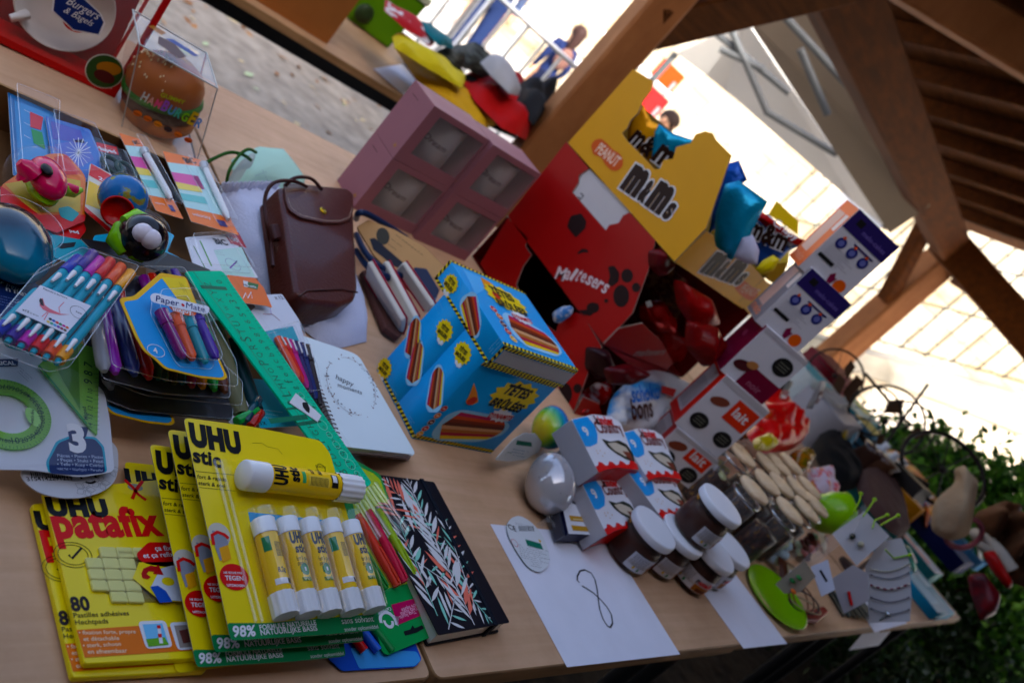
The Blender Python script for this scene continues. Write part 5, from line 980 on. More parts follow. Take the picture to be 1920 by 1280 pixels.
# green stencil ruler
pl = TP((651, 921), .800, (693, 908), .800, (347, 512), .826); gm = clear('34d8a8', haze=.8, rough=.12, bump=.0); ge = m('1a9a72', .3); e = E('letter_stencil_ruler', pl.W(*pl.L(651, 921)), 'long translucent green ruler with letter cut-outs and a small white tag', 'ruler')
t = M(); rp = [(345, 513), (352, 511), (412, 510), (418, 514), (694, 906), (690, 912), (655, 922), (649, 920)]; t.slabp(pl, rp, 0, .0022, gm, r=.002); t.build('blade', e); t = M(); c0, c1 = np.array(pl.L(372, 530)), np.array(pl.L(660, 905)); c2 = np.array(pl.L(404, 522)); 
def rl(u, v): # u along, v across in px terms
    a_, b_ = np.array((347., 512.)), np.array((651., 921.)); c_, d_ = np.array((415., 512.)), np.array((693., 908.)); return tuple((a_*(1-u)+b_*u)*(1-v)+(c_*(1-u)+d_*u)*v)
lt_ = m('0f6e50', .4); lh = m('8adcc0', .35)
for k, ch in enumerate('ZYXWVUTSRQPONMLKJIHGFEDCBA'):
    u = .05+k*.036; a, b = rl(u+.02, .34), rl(u, .34); t.text(pl, ch, rl(u+.022, .42), rl(u, .44), lt_, .0024, bold=.0, k=1.3)
for k, ch in enumerate('0123456789abcdefghijklmnopqrst'):
    u = .04+k*.031; t.text(pl, ch, rl(u+.016, .78), rl(u, .79), lt_, .0024, bold=.0, k=1.1)
for k in range(60): u = .02+k*.0163; t.line(pl, [rl(u, .99), rl(u, .93 if k % 5 else .88)], .0005, lt_, .0024)
for k in range(9): c_ = pl.L(*rl(.58+k*.046, .74)); r_ = .004+.0009*(k % 4); t.line(pl, [(c_[0]+r_*math.cos(a*.45), c_[1]+r_*math.sin(a*.45)) for a in range(15)], .0006, lh, .0025, px=False)
t.line(pl, [rl(.0, .2), rl(1, .2)], .0012, ge, .0024); t.text(pl, '8 cm', rl(.985, .3), rl(.97, .75), lt_, .0024, bold=.01); t.build('engraving', e)
t = M(); t.slabp(pl, [(551, 740), (599, 782), (592, 794), (539, 758)], .003, .0035, WHT); t.slabp(pl, [(563, 758), (572, 757), (577, 770), (576, 778), (570, 774), (564, 766)], .0036, .0038, BLK, r=.001); t.build('tag', e)
t = M(); t.slabp(pl, [(352, 508), (424, 508), (700, 906), (648, 926)], -.001, .0045, clear(haze=.01)); t.build('sleeve', e)

# ================================================================ cloth pouch and leather case
cl_ = m('c6cadd', .9, nz=.04, bp=.4, bs=250, sheen=.3); pl = ZP(.752); t = M()
o = [(411, 358), (440, 350), (500, 352), (560, 372), (610, 420), (655, 500), (682, 575), (687, 640), (640, 652), (596, 640), (566, 616), (545, 600), (500, 560), (470, 500), (438, 420)]
t.pillow(pl, pl.px(o), .03, cl_, noise=.35, pw=.35, seed=3, fl=70, sub=4, rings=12); e = tag(t.build('drawstring_pouch'), 'pale lilac white cloth pouch lying under the brown leather case', 'pouch')
t = M(); a = P(414, 352, .78); 
for k in range(14): q = P(414+k*8, 352-k*.3, .775+.003*math.sin(k*2)); t.ball(q, (.004, .003, .012), cl_, n=8, k=6)
t.build('gathered_hem', e)
def cord(name, label, pts, r, mt, cat='cord', parent=None):
    P3 = [P(*p) for p in pts]; S_ = []
    for i in range(len(P3)-1):
        a0, a1, a2, a3 = P3[max(i-1, 0)], P3[i], P3[i+1], P3[min(i+2, len(P3)-1)]
        for f in np.linspace(0, 1, 6)[:-1]: S_.append(.5*((2*a1)+(-a0+a2)*f+(2*a0-5*a1+4*a2-a3)*f*f+(-a0+3*a1-3*a2+a3)*f**3))
    S_.append(P3[-1]); t = M(); t.tube(S_, r, mt, n=8); o = t.build(name, parent); return tag(o, label, cat) if parent is None else o
lea = m('4c241e', .36, nz=.1, ns=9, bp=.25, bs=240, coat=.15); st_ = m('d8c0a8', .8); lead = m('3c1e1a', .5, nz=.1)
plf = TP((556, 556), .812, (673, 562), .808, (524, 338), .836); e = E('leather_phone_case', P(600, 560, .76), 'brown leather phone case with flap, stitched rim and a round gold stud', 'leather case')
fr = [(524, 348), (650, 356), (663, 366), (673, 540), (668, 560), (640, 572), (580, 566), (556, 548)]
t = M(); t.slabp(plf, fr, -.046, -.001, lea, lea, bev=.006, r=.008); t.build('body', e)
t = M(); fl_ = [(530, 344), (648, 356), (660, 366), (661, 395), (655, 414), (636, 421), (605, 420), (560, 410), (540, 396), (534, 380)]; t.slabp(plf, fl_, .0004, .003, lea, lea, bev=.001, r=.006)
q = rnd(plf.px([(535, 350), (538, 378), (544, 393), (562, 406), (606, 416), (634, 417), (652, 410), (657, 394), (656, 368)]), .006)[5:-5]
q = [np.array(x) for x in q]; S2 = []
for i in range(len(q)-1):
    n_ = max(1, int(np.linalg.norm(q[i+1]-q[i])/.0028))
    for j in range(n_): S2.append((q[i]+(q[i+1]-q[i])*j/n_, nrm(q[i+1]-q[i])))
for p_, d_ in S2: t.line(plf, [tuple(p_), tuple(p_+d_*.0018)], .0009, st_, .0033, px=False)
t.text(plf, 'LONGCHAMP', (582, 376), (612, 378), lead, .0033, bold=.0) if False else None
t.build('flap', e)
t = M(); c_ = plf.L(603, 398); t.lathe(plf.W(*c_, .003), plf.N, [(.0065, 0), (.0065, .0015), (.0045, .0028), (.003, .002), (0, .0022)], m('d8b04a', .18, me=1), n=24); t.build('stud', e)
t = M()
for k in range(52): p_ = np.array(plf.L(522+k*.5, 352+k*3.9)); t.line(plf, [tuple(p_), tuple(p_+nrm(np.array(plf.L(556, 556))-p_)*.002)], .0006, st_, -.003, px=False) if False else None
t.tube([plf.W(*plf.L(*p_), .0) for p_ in ((560, 556), (575, 545), (640, 542), (670, 548))], .0012, lead, n=6); t.build('lower_seam', e)
cord('strap', '', [(512, 500, .80), (508, 460, .80), (500, 420, .82), (496, 380, .83), (504, 352, .845), (522, 340, .85), (552, 340, .848), (575, 350, .84)], .0028, lead, parent=e); cord('strap', '', [(536, 348, .842), (548, 336, .85), (565, 332, .853), (585, 336, .85), (603, 355, .84)], .0028, lead, parent=e)
t = M(); t.slabp(plf.up(-.02), [(502, 425), (516, 425), (524, 452), (510, 455)], 0, .008, lead, bev=.003, r=.004); t.build('strap_loop', e)
# mint bag with green cord
mt_ = m('b4d8c6', .85, nz=.04, bp=.2); pl = ZP(.752); t = M(); t.pillow(pl, pl.px([(434, 300), (470, 285), (520, 292), (545, 325), (568, 355), (560, 372), (500, 356), (440, 352)]), .03, mt_, noise=.2, pw=.3, seed=5); t.line(ZP(.783), [(478, 330), (500, 322), (498, 340), (492, 318), (505, 345)], .0006, m('5a7a90'), 0)
e = tag(t.build('mint_pouch'), 'pale mint pouch with a green cord behind the leather case', 'pouch')
gc_ = m('2c5a20', .7); cord('drawstring', '', [(372, 314, .765), (400, 298, .78), (430, 286, .79), (455, 290, .80), (470, 300, .79)], .0028, gc_, parent=e); cord('drawstring', '', [(424, 350, .765), (430, 320, .79), (448, 292, .80), (466, 280, .81), (480, 286, .80)], .0026, gc_, parent=e)
t = M(); t.pillow(pl, pl.px([(424, 345), (448, 300), (470, 284), (484, 290), (470, 320), (452, 352)]), .022, m('aab4ac', .9), noise=.3, seed=8); t.build('gathered_neck', e)

# ================================================================ kraft cards, booklets
kr = m('c49a6c', .7, nz=.05); nv = m('182848', .35)
e = E('scissors_set', P(760, 460, .78), 'kraft card and dark blue looped handles leaning behind the leather case', 'boxed tool')
kp = TP((672, 425), .80, (800, 560), .80, (700, 395), .83); t = M(); t.slabp(kp, [(668, 425), (690, 412), (740, 430), (796, 462), (840, 505), (824, 545), (800, 562), (772, 548), (735, 515), (700, 478)], -.006, 0, kr, m('a87f55', .8), r=.004, bev=.001)
t.ink(kp, ell2(*kp.L(718, 443), .016, .011, rot=-.6), m('3a3830', .5), .0004); lines(t, kp, (742, 440), (800, 484), (-8, 8), 4, m('5a4634'), .0009, (.9, .4, .3, .5), .0004); t.inkp(kp, [(693, 448), (702, 446), (762, 498), (758, 506), (740, 500), (700, 468)], m('0c1428', .3), .0004); t.build('kraft_card', e)
for i, L1 in enumerate((((668, 410, .80), (672, 400, .82), (690, 402, .825), (730, 425, .82), (760, 445, .80)), ((668, 440, .79), (690, 480, .80), (730, 510, .80), (775, 520, .80), (800, 525, .79)), ((668, 470, .78), (690, 500, .79), (720, 515, .80), (740, 530, .79)))): cord('handle', '', L1, .0055, nv, parent=e)
t = M(); t.slabp(kp.up(.002), [(776, 502), (800, 505), (824, 545), (812, 575), (790, 562), (772, 530)], 0, .004, nv, bev=.0015, r=.003); t.build('blue_tab', e)
cr2 = m('d9d2c6', .85); rd2 = m('a02038', .6)
def booklet(label, a, b, c_, d_, n=9):
    A, B = P(*a), P(*b); up_ = P(*c_)-A; e = E('striped_booklet', A, label, 'booklet', 'booklets with red and cream edges'); pl = PL(A, B-A, up_); L_2 = np.linalg.norm(B-A); h = np.linalg.norm(up_)
    t = M(); t.slab(pl, rnd([(0, 0), (L_2, -.002), (L_2*1.02, h*.5), (L_2, h), (0, h)], .004), -.006, .006, cr2, cr2, bev=.003); t.build('pages', e); t = M(); t.tube([pl.W(L_2*f, h*.12, .0062) for f in (0, .3, .6, .97)], .0018, rd2, n=6); t.tube([pl.W(0, h, -.004), pl.W(L_2, h, -.004), pl.W(L_2*1.02, h*.5, -.004), pl.W(L_2, 0, -.004)], .0018, rd2, n=6); t.build('red_piping', e)
booklet('striped booklet nearest the leather case, ends turned to the viewer', (690, 520, .77), (752, 628, .757), (706, 512, .80), None)
booklet('striped booklet in the middle between case and blue boxes', (712, 505, .79), (768, 610, .772), (730, 498, .81), None)
booklet('striped booklet leaning against the dark blue tab', (745, 505, .80), (800, 585, .785), (764, 500, .82), None)
t = M(); t.slabp(ZP(.756), [(672, 515), (700, 510), (756, 625), (742, 640), (716, 622)], 0, .01, m('5a3a34', .6), r=.003, bev=.002); tag(t.build('dark_booklet'), 'dark brown booklet flat on the table under the striped ones', 'booklet')

# ================================================================ clear packs at the top left
red_, dred = m('b8141c', .35), m('7a1018', .4)
FPb = FP(P(210, 182, .75)[1]); bb = P(210, 182, .75); lean = np.array([0.02, .10, 1]); pb = PL(bb, (1, -.02, 0), lean)
e = E('bowl_gift_box', bb+(-.1, .03, 0), 'red framed clear gift box with a white dish and a blue badge', 'gift box'); G = lambda pts: pb.px(pts)
t = M(); t.slab(pb, G([(0, 75), (-60, 50), (60, -220), (400, -130), (298, 0), (215, 186)]) if False else [tuple(x) for x in G([(215, 186), (-40, 72), (60, -140), (330, -60)])], -.075, -.074, m('8a1a20', .4)); t.build('back_panel', e)
t = M(); a_, b_ = np.array(pb.L(215, 184)), np.array(pb.L(-60, 52)); up_ = np.array((0, .24)); wv = .010
t.slab(pb, [tuple(b_), tuple(a_), tuple(a_+(0, wv)), tuple(b_+(0, wv))], -.075, 0, red_, red_); t.slab(pb, [tuple(a_+(-wv*.9, wv)), tuple(a_+(0, wv)), tuple(a_+up_), tuple(a_+up_+(-wv*.9, 0))], -.004, 0, red_); t.slab(pb, [tuple(a_+(-.004, wv)), tuple(a_+(0, wv)), tuple(a_+up_), tuple(a_+up_+(-.004, 0))], -.075, -.07, red_); t.build('frame', e)
t = M(); pc_ = np.array(pb.L(130, 25)); t.lathe(pb.W(*pc_, -.05), pb.N, [(.001, .008), (.045, .008), (.055, .014), (.062, .028), (.064, .03), (.065, .026), (.056, .004), (.0, 0)], m('d8d2cc', .3), n=40); q = np.array(pb.L(42, 44)); d = nrm(q-pc_); t.tube([pb.W(*(pc_+d*.055), -.028), pb.W(*(q+d*-.01), -.026), pb.W(*(q+d*.012), -.024)], [.008, .018, .013], m('d8d2cc', .3), n=14, flat=.4); t.build('dish', e)
t = M(); bp_ = G([(103, -5), (100, 20), (138, 55), (184, 64), (194, 42), (186, 25), (150, -8), (118, -22)]); c_ = np.mean(np.array(bp_), 0); t.ink(pb, [tuple(c_+(np.array(x)-c_)*1.08) for x in bp_], WHT, .0006); t.ink(pb, bp_, m('14296a', .35), .001)
t.ink(pb, ell2(*pb.L(142, 42), .017, .014), red_, .0004); t.text(pb, 'Burgers', (123, 6), (183, 38), WHT, .0014, bold=.0, shear=.35, k=1.2); t.text(pb, '& Bagels', (118, 22), (172, 50), WHT, .0014, bold=.0, shear=.35, k=1.1)
cc = np.array(pb.L(196, 134)); t.ink(pb, ell2(*cc, .0265), m('c9c4b8', .4), .0004); t.ink(pb, ell2(*cc, .0248), m('2c4a20', .4), .0008); t.ink(pb, ell2(*(cc+(.003, .007)), .017, .010, rot=.3), m('a8702c', .5), .001); t.ink(pb, ell2(*(cc+(.003, -.007)), .015, .009), m('501818', .5), .0012); lines(t, pb, (52, 108), (140, 148), (0, 3), 2, m('d04848'), .0006, h=.0006); t.build('printed_badges', e)
t = M(); aa = np.array(pb.L(212, 180)); t.slab(pb, [tuple(b_), tuple(aa), tuple(aa+(0, .23)), tuple(b_+(0, .23))], -.072, -.0002, clear(haze=.03)); t.build('clear_walls', e)
# burger cushion pack
bz = P(368, 306, .75); bl = P(228, 238, .75); u = nrm(bz-bl); e = E('burger_gift_pack', (bz+bl)/2, 'clear plastic cube holding a round toy burger with rainbow lettering', 'gift pack'); wv_ = np.linalg.norm(bz-bl); n2_ = np.array([-u[1], u[0], 0]); hh_ = .125; of_ = P(262, 84, .75+hh_)-bl
t = M(); cen = (bz+bl)/2+n2_*.063; BA_ = nrm(of_)
bun = patchy('8a4a1c', 'a8642c', 4, .4, .6, .45); t.lathe(cen, BA_, [(0.0000, 0.0042), (0.0454, 0.0053), (0.0535, 0.0127), (0.0546, 0.0254), (0.0515, 0.0318)], bun, n=36); t.lathe(cen, BA_, [(0.0525, 0.0318), (0.0557, 0.0360), (0.0557, 0.0466), (0.0515, 0.0508)], m('3a2018', .6), n=36); t.lathe(cen, BA_, [(0.0515, 0.0508), (0.0587, 0.0529), (0.0577, 0.0593), (0.0515, 0.0613)], m('2c6a24', .5), n=36); t.lathe(cen, BA_, [(0.0546, 0.0613), (0.0557, 0.0762), (0.0495, 0.0931), (0.0351, 0.1058), (0.0000, 0.1133)], m('96501e', .45), n=36)
sd_ = m('e8d8b0', .5)
for k in range(90):
    a_, b_2 = RR.uniform(0, 6.28), RR.uniform(.2, 1.2); q = cen+np.array((math.cos(a_)*.0555*math.sin(b_2), math.sin(a_)*.0555*math.sin(b_2), .06+.052*math.cos(b_2))+(BA_-(0, 0, 1))*.09); t.ball(q, (.0013, .0013, .0024), sd_, n=6, k=4)
t.build('toy_burger', e)
fp_ = PL(bl-n2_*.001, u, of_); t = M(); cols = ['c8d0d0', 'd8a8a0', 'e05a8a', '9a5ad0', '5a9ad8', '4ab0a0', '8ac83a', 'd8b83a', '4a8ae0']
for k, ch in enumerate('HAMBURGER'): x = 262+k*12.6; t.text(fp_, ch, (x, 186+k*6.2), (x+11, 191+k*6.2), m(cols[k], .3), .0012, bold=.03, k=1.5)
t.text(fp_, 'GUMMY', (300, 180), (345, 196), m('b0c83a', .3), .0012, bold=.02)
for k in range(6): c_ = fp_.L(258+k*19, 212+k*10); t.ink(fp_, ell2(c_[0], c_[1], .0062, .0045), m(['d8701c', 'd8701c', 'e09020', '2a2a34', 'e07818', 'd86018'][k], .4), .0012); t.line(fp_, [(c_[0]-.005, c_[1]-.001), (c_[0]+.005, c_[1]-.001)], .001, m('4a1c10', .4), .0016, px=False)
t.build('printed_front', e)
t = M(); c4 = [bl, bz, bz+n2_*.115, bl+n2_*.115]; vs = [x+np.array((0, 0, .001)) for x in c4]+[x+of_ for x in c4]; t.add(vs, [(3, 2, 1, 0), (4, 5, 6, 7), (0, 1, 5, 4), (1, 2, 6, 5), (2, 3, 7, 6), (3, 0, 4, 7)], clear(haze=.03, rough=.04, base=.07)); tp_ = PL(bl+of_+(0, 0, .0006), u, n2_); t.ink(tp_, [(.03, .04), (.06, .03), (.075, .05), (.06, .075), (.035, .07)], m('4a2c2c', .4), 0); t.ink(tp_, [(.045, .075), (.09, .07), (.1, .085), (.06, .09)], m('1c3c8a', .4), 0); t.ink(tp_, [(.02, .085), (.04, .08), (.05, .1), (.03, .1)], m('a06a30', .4), 0); t.build('clear_box', e)
t = M()
for a_, b_2 in ((0, 1), (1, 2), (2, 3), (3, 0)): t.tube([c4[a_]+of_, c4[b_2]+of_], .0012, m('c8ccc8', .3), n=6)
for a_ in range(3): t.tube([c4[a_], c4[a_]+of_], .0009, m('a8a8a4', .3), n=6)
t.tube([c4[1], c4[2]], .0015, BLK, n=6); t.tube([c4[2], c4[2]+of_], .0012, m('c87878', .4), n=6); t.build('edges', e)

# ================================================================ pink mug boxes
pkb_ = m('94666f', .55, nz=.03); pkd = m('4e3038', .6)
def mugbox(x0, z0, label):
    y0, y1, w_, h_ = 1.236-(.014 if x0 > 1.1 else 0), 1.326-(.014 if x0 > 1.1 else 0), .1575, .1255; x1, z1 = x0+w_, z0+h_; e = E('mug_gift_box', ((x0+x1)/2, (y0+y1)/2, z0), label, 'mug box', 'pink mug boxes stacked two by two'); k = .0025; t = M()
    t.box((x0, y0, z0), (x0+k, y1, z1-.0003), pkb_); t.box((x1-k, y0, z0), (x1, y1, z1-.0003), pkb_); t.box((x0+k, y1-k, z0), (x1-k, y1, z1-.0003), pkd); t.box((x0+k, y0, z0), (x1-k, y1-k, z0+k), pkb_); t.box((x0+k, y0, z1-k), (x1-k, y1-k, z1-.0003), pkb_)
    fr_ = FP(y0); wl_, wr_, wb_, wt_ = x0+.026, x1-.006, z0+.024, z1-.013
    for a, b in (((x0+k, z0+k), (x1-k, wb_)), ((x0+k, wt_), (x1-k, z1-k)), ((x0+k, wb_), (wl_, wt_)), ((wr_, wb_), (x1-k, wt_))): t.box((a[0], y0, a[1]), (b[0], y0+k, b[1]), pkb_)
    c_ = np.array((x0, z0)); l_ = LP(x0); gld = m('a8784a', .4); a, b = l_.L(0, 0), 0
    t.line(l_, [(-(y1-.02), z1-.02), (-(y1-.045), z1-.02)], .0012, m('3a2428'), .0006, px=False)
    s_ = np.array((-(y0+.018), z0+.018)); t.ink(l_, [tuple(s_+np.array((math.cos(a), math.sin(a)))*(.007 if i % 2 == 0 else .0028)) for i, a in enumerate(np.linspace(.3, .3+2*math.pi*(7/8), 8))], gld, .0006); t.build('carton', e)
    t = M(); mc_ = (x0+.09, y0+.048, z0+.006); mw = m('8e8c8e', .35); t.lathe(mc_, (0, 0, 1), [(0, 0), (.038, .001), (.043, .006), (.043, .1), (.0415, .1015), (.04, .1), (.039, .008), (0, .006)], mw, n=36)
    t.tube([np.array(mc_)+(-.039, -.01, .02), np.array(mc_)+(-.058, -.014, .03), np.array(mc_)+(-.062, -.014, .05), np.array(mc_)+(-.054, -.012, .07), np.array(mc_)+(-.039, -.01, .074)], .0045, m('6a7890', .3), n=10)
    V, F, wd = textgeo('Dream', .02, .3); sc = .05/wd; t.add([np.array(mc_)+(math.sin(-1.2+x*sc/.04)*.0438, -math.cos(-1.2+x*sc/.04)*.0438, .05+y*sc*1.0) for x, y in V], F, m('3a3236', .5)); t.build('mug', e)
    t = M(); t.box((wl_, y0+.0005, wb_), (wr_, y0+.0012, wt_), clear(haze=.06, rough=.05)); t.build('window', e)
mugbox(1.005, .7505, 'lower left pink mug box of the stack of four'); mugbox(1.1645, .7505, 'lower right pink mug box of the stack of four'); mugbox(1.005, .8765, 'upper left pink mug box of the stack of four'); mugbox(1.1645, .8765, 'upper right pink mug box of the stack of four')

# ================================================================ striped blue lolly boxes
sky_, blk_, yl_ = m('2f9fe0', .35, nz=.05), m('101010', .4), m('ecd818', .4)
def stripes(t, pl, a, b, w_, n, h=.0004):
    """hazard tape from a to b (local), w_ wide"""
    a, b = np.array(a, float), np.array(b, float); d = nrm(b-a); n_ = np.array((-d[1], d[0])); L_2 = np.linalg.norm(b-a); t.ink(pl, [tuple(a), tuple(b), tuple(b+n_*w_), tuple(a+n_*w_)], yl_, h); s_ = L_2/n
    for i in range(n):
        p0 = a+d*s_*i; t.ink(pl, [tuple(p0+d*s_*.0), tuple(p0+d*s_*.5), tuple(p0+d*min(s_*.95, L_2-s_*i)+n_*w_), tuple(p0+d*s_*.45+n_*w_)], blk_, h+.0002)
def lolly(t, pl, c, ang, L_2, w_, h=.0008, curve=.15):
    c = np.array(c); d = np.array((math.cos(ang), math.sin(ang))); n_ = np.array((-d[1], d[0])); cs = ['e8c832', 'a82440', 'b06a34', 'd0a078', '5a2418', '7a2c1c', 'c8501c', 'b82858']
    rim = [tuple(c+d*x*L_2*1.12/2+n_*y*w_*1.2/2) for x, y in ((-1, -.6), (-.7, -1), (.5, -.85), (1.0, -.3), (1.02, .3), (.5, .85), (-.7, 1), (-1, .6))]; t.ink(pl, rnd(rim, w_*.2), m('9ad0ee', .4), h-.0002)
    for i, cc_ in enumerate(cs):
        v0, v1 = -1+2*i/len(cs), -1+2*(i+1)/len(cs); sh = lambda v: 1-.28*abs(v)**2; t.ink(pl, [tuple(c+d*x+n_*y) for x, y in ((-L_2/2*(.75+.25*(1-abs(v0))), v0*w_/2), (L_2/2*sh(v0), v0*w_*.38), (L_2/2*sh(v1), v1*w_*.38), (-L_2/2*(.75+.25*(1-abs(v1))), v1*w_/2))], m(cc_, .4), h+i*2e-6)
def burst(t, pl, c, r, h, mt=None, n=13, k=.82, sy=.8, rot=0):
    c = np.array(c); pts = []
    for i in range(2*n): a = math.pi*i/n+rot; q = r*(1 if i % 2 == 0 else k); pts.append((c[0]+q*math.cos(a), c[1]+q*sy*math.sin(a)))
    t.ink(pl, pts, mt or m('ecd020', .4), h)
def brand(t, pl, c, s, dx=(1, 0), h=.001, small=False):
    """yellow splash with the two-line name, s = width"""
    c = np.array(c, float); d = np.array(dx, float); u_ = np.array((-d[1], d[0])); a = math.atan2(d[1], d[0]); burst(t, pl, c, s*.55, h, sy=.62 if not small else .8, rot=a)
    t.text(pl, 'TÊTES', tuple(c-d*s*.33+u_*s*.02), tuple(c+d*s*.27+u_*s*.02), blk_, h+.0003, bold=.05, k=1.3, px=False, shear=.1); t.text(pl, 'BRÛLÉES', tuple(c-d*s*.38-u_*s*.27), tuple(c+d*s*.4-u_*s*.27), blk_, h+.0003, bold=.05, k=1.25, px=False, shear=.1)
    if small: burst(t, pl, c+d*s*.1-u_*s*.5, s*.26, h-.0001, WHT, n=8, sy=.6, rot=a)
    else: burst(t, pl, c+d*s*.1-u_*s*.42, s*.3, h+.0004, WHT, n=12, k=.75, sy=.5, rot=a); t.text(pl, 'DYNAMITE', tuple(c-d*s*.17-u_*s*.5), tuple(c+d*s*.38-u_*s*.46), m('c8141c', .4), h+.0007, bold=.04, k=1.3, px=False, shear=.2)
def dots(t, pl, pts, h=.0008, r=.0055):
    for (x, y), c_ in zip(pts, ('c8203a', 'd8702a', '5a1c2c', 'c02030', 'e0b020')): c0 = pl.L(x, y); t.ink(pl, ell2(*c0, r*1.15), WHT, h); t.ink(pl, ell2(*c0, r), m(c_, .4), h+.0002); t.line(pl, [(c0[0]-r*.5, c0[1]), (c0[0]+r*.5, c0[1])], r*.4, m('f0dcc8', .5), h+.0004, px=False)
grp_ = 'blue lolly boxes with hazard tape edges'
def bluebox(x0, y0, z0, x1, y1, z1, label, deco):
    e = E('lolly_box', ((x0+x1)/2, (y0+y1)/2, z0), label, 'sweet box', grp_); t = M(); p = ZP(z0); t.slab(p, [(x0, y0), (x1, y0), (x1, y1), (x0, y1)], 0, z1-z0, sky_, sky_, bev=.0006); t.build('carton', e); t = M(); deco(t, LP(x0), FP(y0), ZP(z1)); t.build('print', e)
def deco_front(t, l, f, u_):
    x0, x1, y0, y1, z0, z1 = .832, 1.002, .627, .6865, .7505, .905
    stripes(t, f, (x0, z0+.002), (x1, z0+.002), .006, 22); stripes(t, f, (x1, z1-.002), (x0, z1-.002), .006, 22); stripes(t, l, (-y1, z0+.002), (-y0, z0+.002), .006, 8)
    brand(t, f, (x0+.108, z1-.042), .09); lolly(t, f, (x0+.088, z0+.042), .12, .12, .055); dots(t, f, ((832, 765), (820, 778), (808, 790), (797, 802), (787, 812)), r=.005)
    t.inkp(f, [(872, 752), (880, 738), (888, 716), (894, 735), (896, 752), (884, 758)], m('e8902a', .4), .0012, r=.002); t.ink(f, circ(f, 884, 750, .008), m('c83a20', .4), .0014)
    brand(t, l, l.L(868, 662), .034, small=True, dx=(.8, .2)); lolly(t, l, l.L(818, 728), 2.4, .058, .026); lines(t, l, (762, 785), (772, 800), (3, -3), 3, m('8ac4e8'), .0006, h=.0005)
def deco_back(t, l, f, u_):
    brand(t, l, l.L(834, 620), .034, small=True, dx=(.8, .2)); lolly(t, l, l.L(776, 632), 2.4, .055, .026); lolly(t, l, l.L(780, 680), 2.35, .058, .026); brand(t, l, l.L(722, 690), .032, small=True, dx=(.8, .2)); lines(t, l, (812, 562), (824, 590), (4, -3), 3, m('8ac4e8'), .0006, h=.0005); lines(t, l, (728, 732), (742, 750), (3, -3), 3, m('8ac4e8'), .0006, h=.0005); stripes(t, l, (-.752, .7525), (-.689, .7525), .005, 8)
def deco_top(t, l, f, u_):
    x0, x1, y0, y1, z0, z1 = .832, 1.003, .622, .791, .9055, .9405
    stripes(t, u_, (x0, y0), (x1, y0), .006, 20); stripes(t, u_, (x1, y1), (x0, y1), .005, 20)
    for q in ((l, -y1, -y0),): stripes(t, l, (q[1], z0), (q[2], z0), .0045, 20)
    stripes(t, f, (x0, z0), (x1, z0), .005, 22); stripes(t, f, (x1, z1-.0005), (x0, z1-.0005), .006, 22); stripes(t, f, (x0, z1), (x0, z0), .006, 4)
    stripes(t, l, (-y1, z1), (-y1, z0), .005, 4); t.ink(f, [(x0+.008, z0+.006), (x1-.001, z0+.006), (x1-.001, z1-.0075), (x0+.008, z1-.0075)], m('a8a6a8', .6), .0007); t.line(f, [(x0+.02, z0+.024), (x0+.1, z0+.026)], .0003, m('6a6a6e'), .0009, px=False)
    brand(t, u_, u_.L(948, 562), .088); lolly(t, u_, u_.L(1002, 632), -.05, .105, .06); dots(t, u_, ((925, 580), (936, 594), (943, 608), (952, 622), (962, 636)), r=.006)
    t.inkp(u_, [(900, 520), (906, 535), (918, 555), (936, 568), (944, 560), (936, 545), (918, 530)], m('e8902a', .4), .0009, r=.002); t.ink(u_, circ(u_, 930, 555, .008), m('c83a20', .4), .0012); lines(t, u_, (1050, 648), (1070, 668), (4, 1), 4, blk_, .0008, h=.0006)
    brand(t, l, l.L(846, 532), .03, small=True, dx=(.9, .1)); lolly(t, l, l.L(884, 592), -.35, .06, .028, h=.0006); lines(t, l, (914, 658), (938, 632), (4, 3), 3, m('8ac4e8'), .0006, h=.0005)
    t.ink(u_, [(x0+.01, y0+.1), (x0+.045, y0+.125), (x0+.06, y0+.155), (x0+.02, y0+.158)], m('58b4ec', .35), .0003)
bluebox(.832, .627, .7505, 1.002, .6865, .905, 'front standing blue lolly box, its large printed side facing the camera', deco_front)
bluebox(.832, .6885, .7505, 1.002, .757, .905, 'rear standing blue lolly box, only its narrow left side showing', deco_back)
bluebox(.832, .622, .9055, 1.003, .791, .9405, 'flat blue lolly box lying on top of the two standing ones', deco_top)

# ================================================================ red chocolate display boxes and the yellow one
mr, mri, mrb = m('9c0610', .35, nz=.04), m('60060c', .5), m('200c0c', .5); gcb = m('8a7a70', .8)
X0 = 1.369
e = E('red_display_box', (X0+.17, 1.06, .875), 'big upper red display box with a white name and dark round spots on its side', 'display box', 'red display boxes'); L_ = LP(X0)
t = M(); side = [(952, 405), (1062, 266), (1104, 316), (1086, 328), (1084, 343), (1073, 360), (1136, 432), (1142, 422), (1160, 418), (1168, 404), (1180, 398), (1229, 450), (1215, 507), (1185, 587), (1132, 645)]
t.slabp(L_, side, -.003, 0, mr, gcb)
X1, YA, YB, Z0, Z1 = 1.70, .85, 1.262, .876, 1.078
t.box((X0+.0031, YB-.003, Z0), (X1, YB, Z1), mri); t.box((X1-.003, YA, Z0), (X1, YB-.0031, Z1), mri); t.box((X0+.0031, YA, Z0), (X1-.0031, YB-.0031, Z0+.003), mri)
F1 = FP(YA); fl = [(1132, 645), (1188, 588), (1205, 598), (1230, 628), (1290, 650), (1350, 640), (1372, 668), (1330, 772), (1252, 722)]; t.slabp(F1, [(1132, 645), (1160, 616), (1205, 606), (1240, 640), (1262, 680), (1240, 705), (1190, 692)], -.003, 0, mr, gcb); t.build('carton', e)
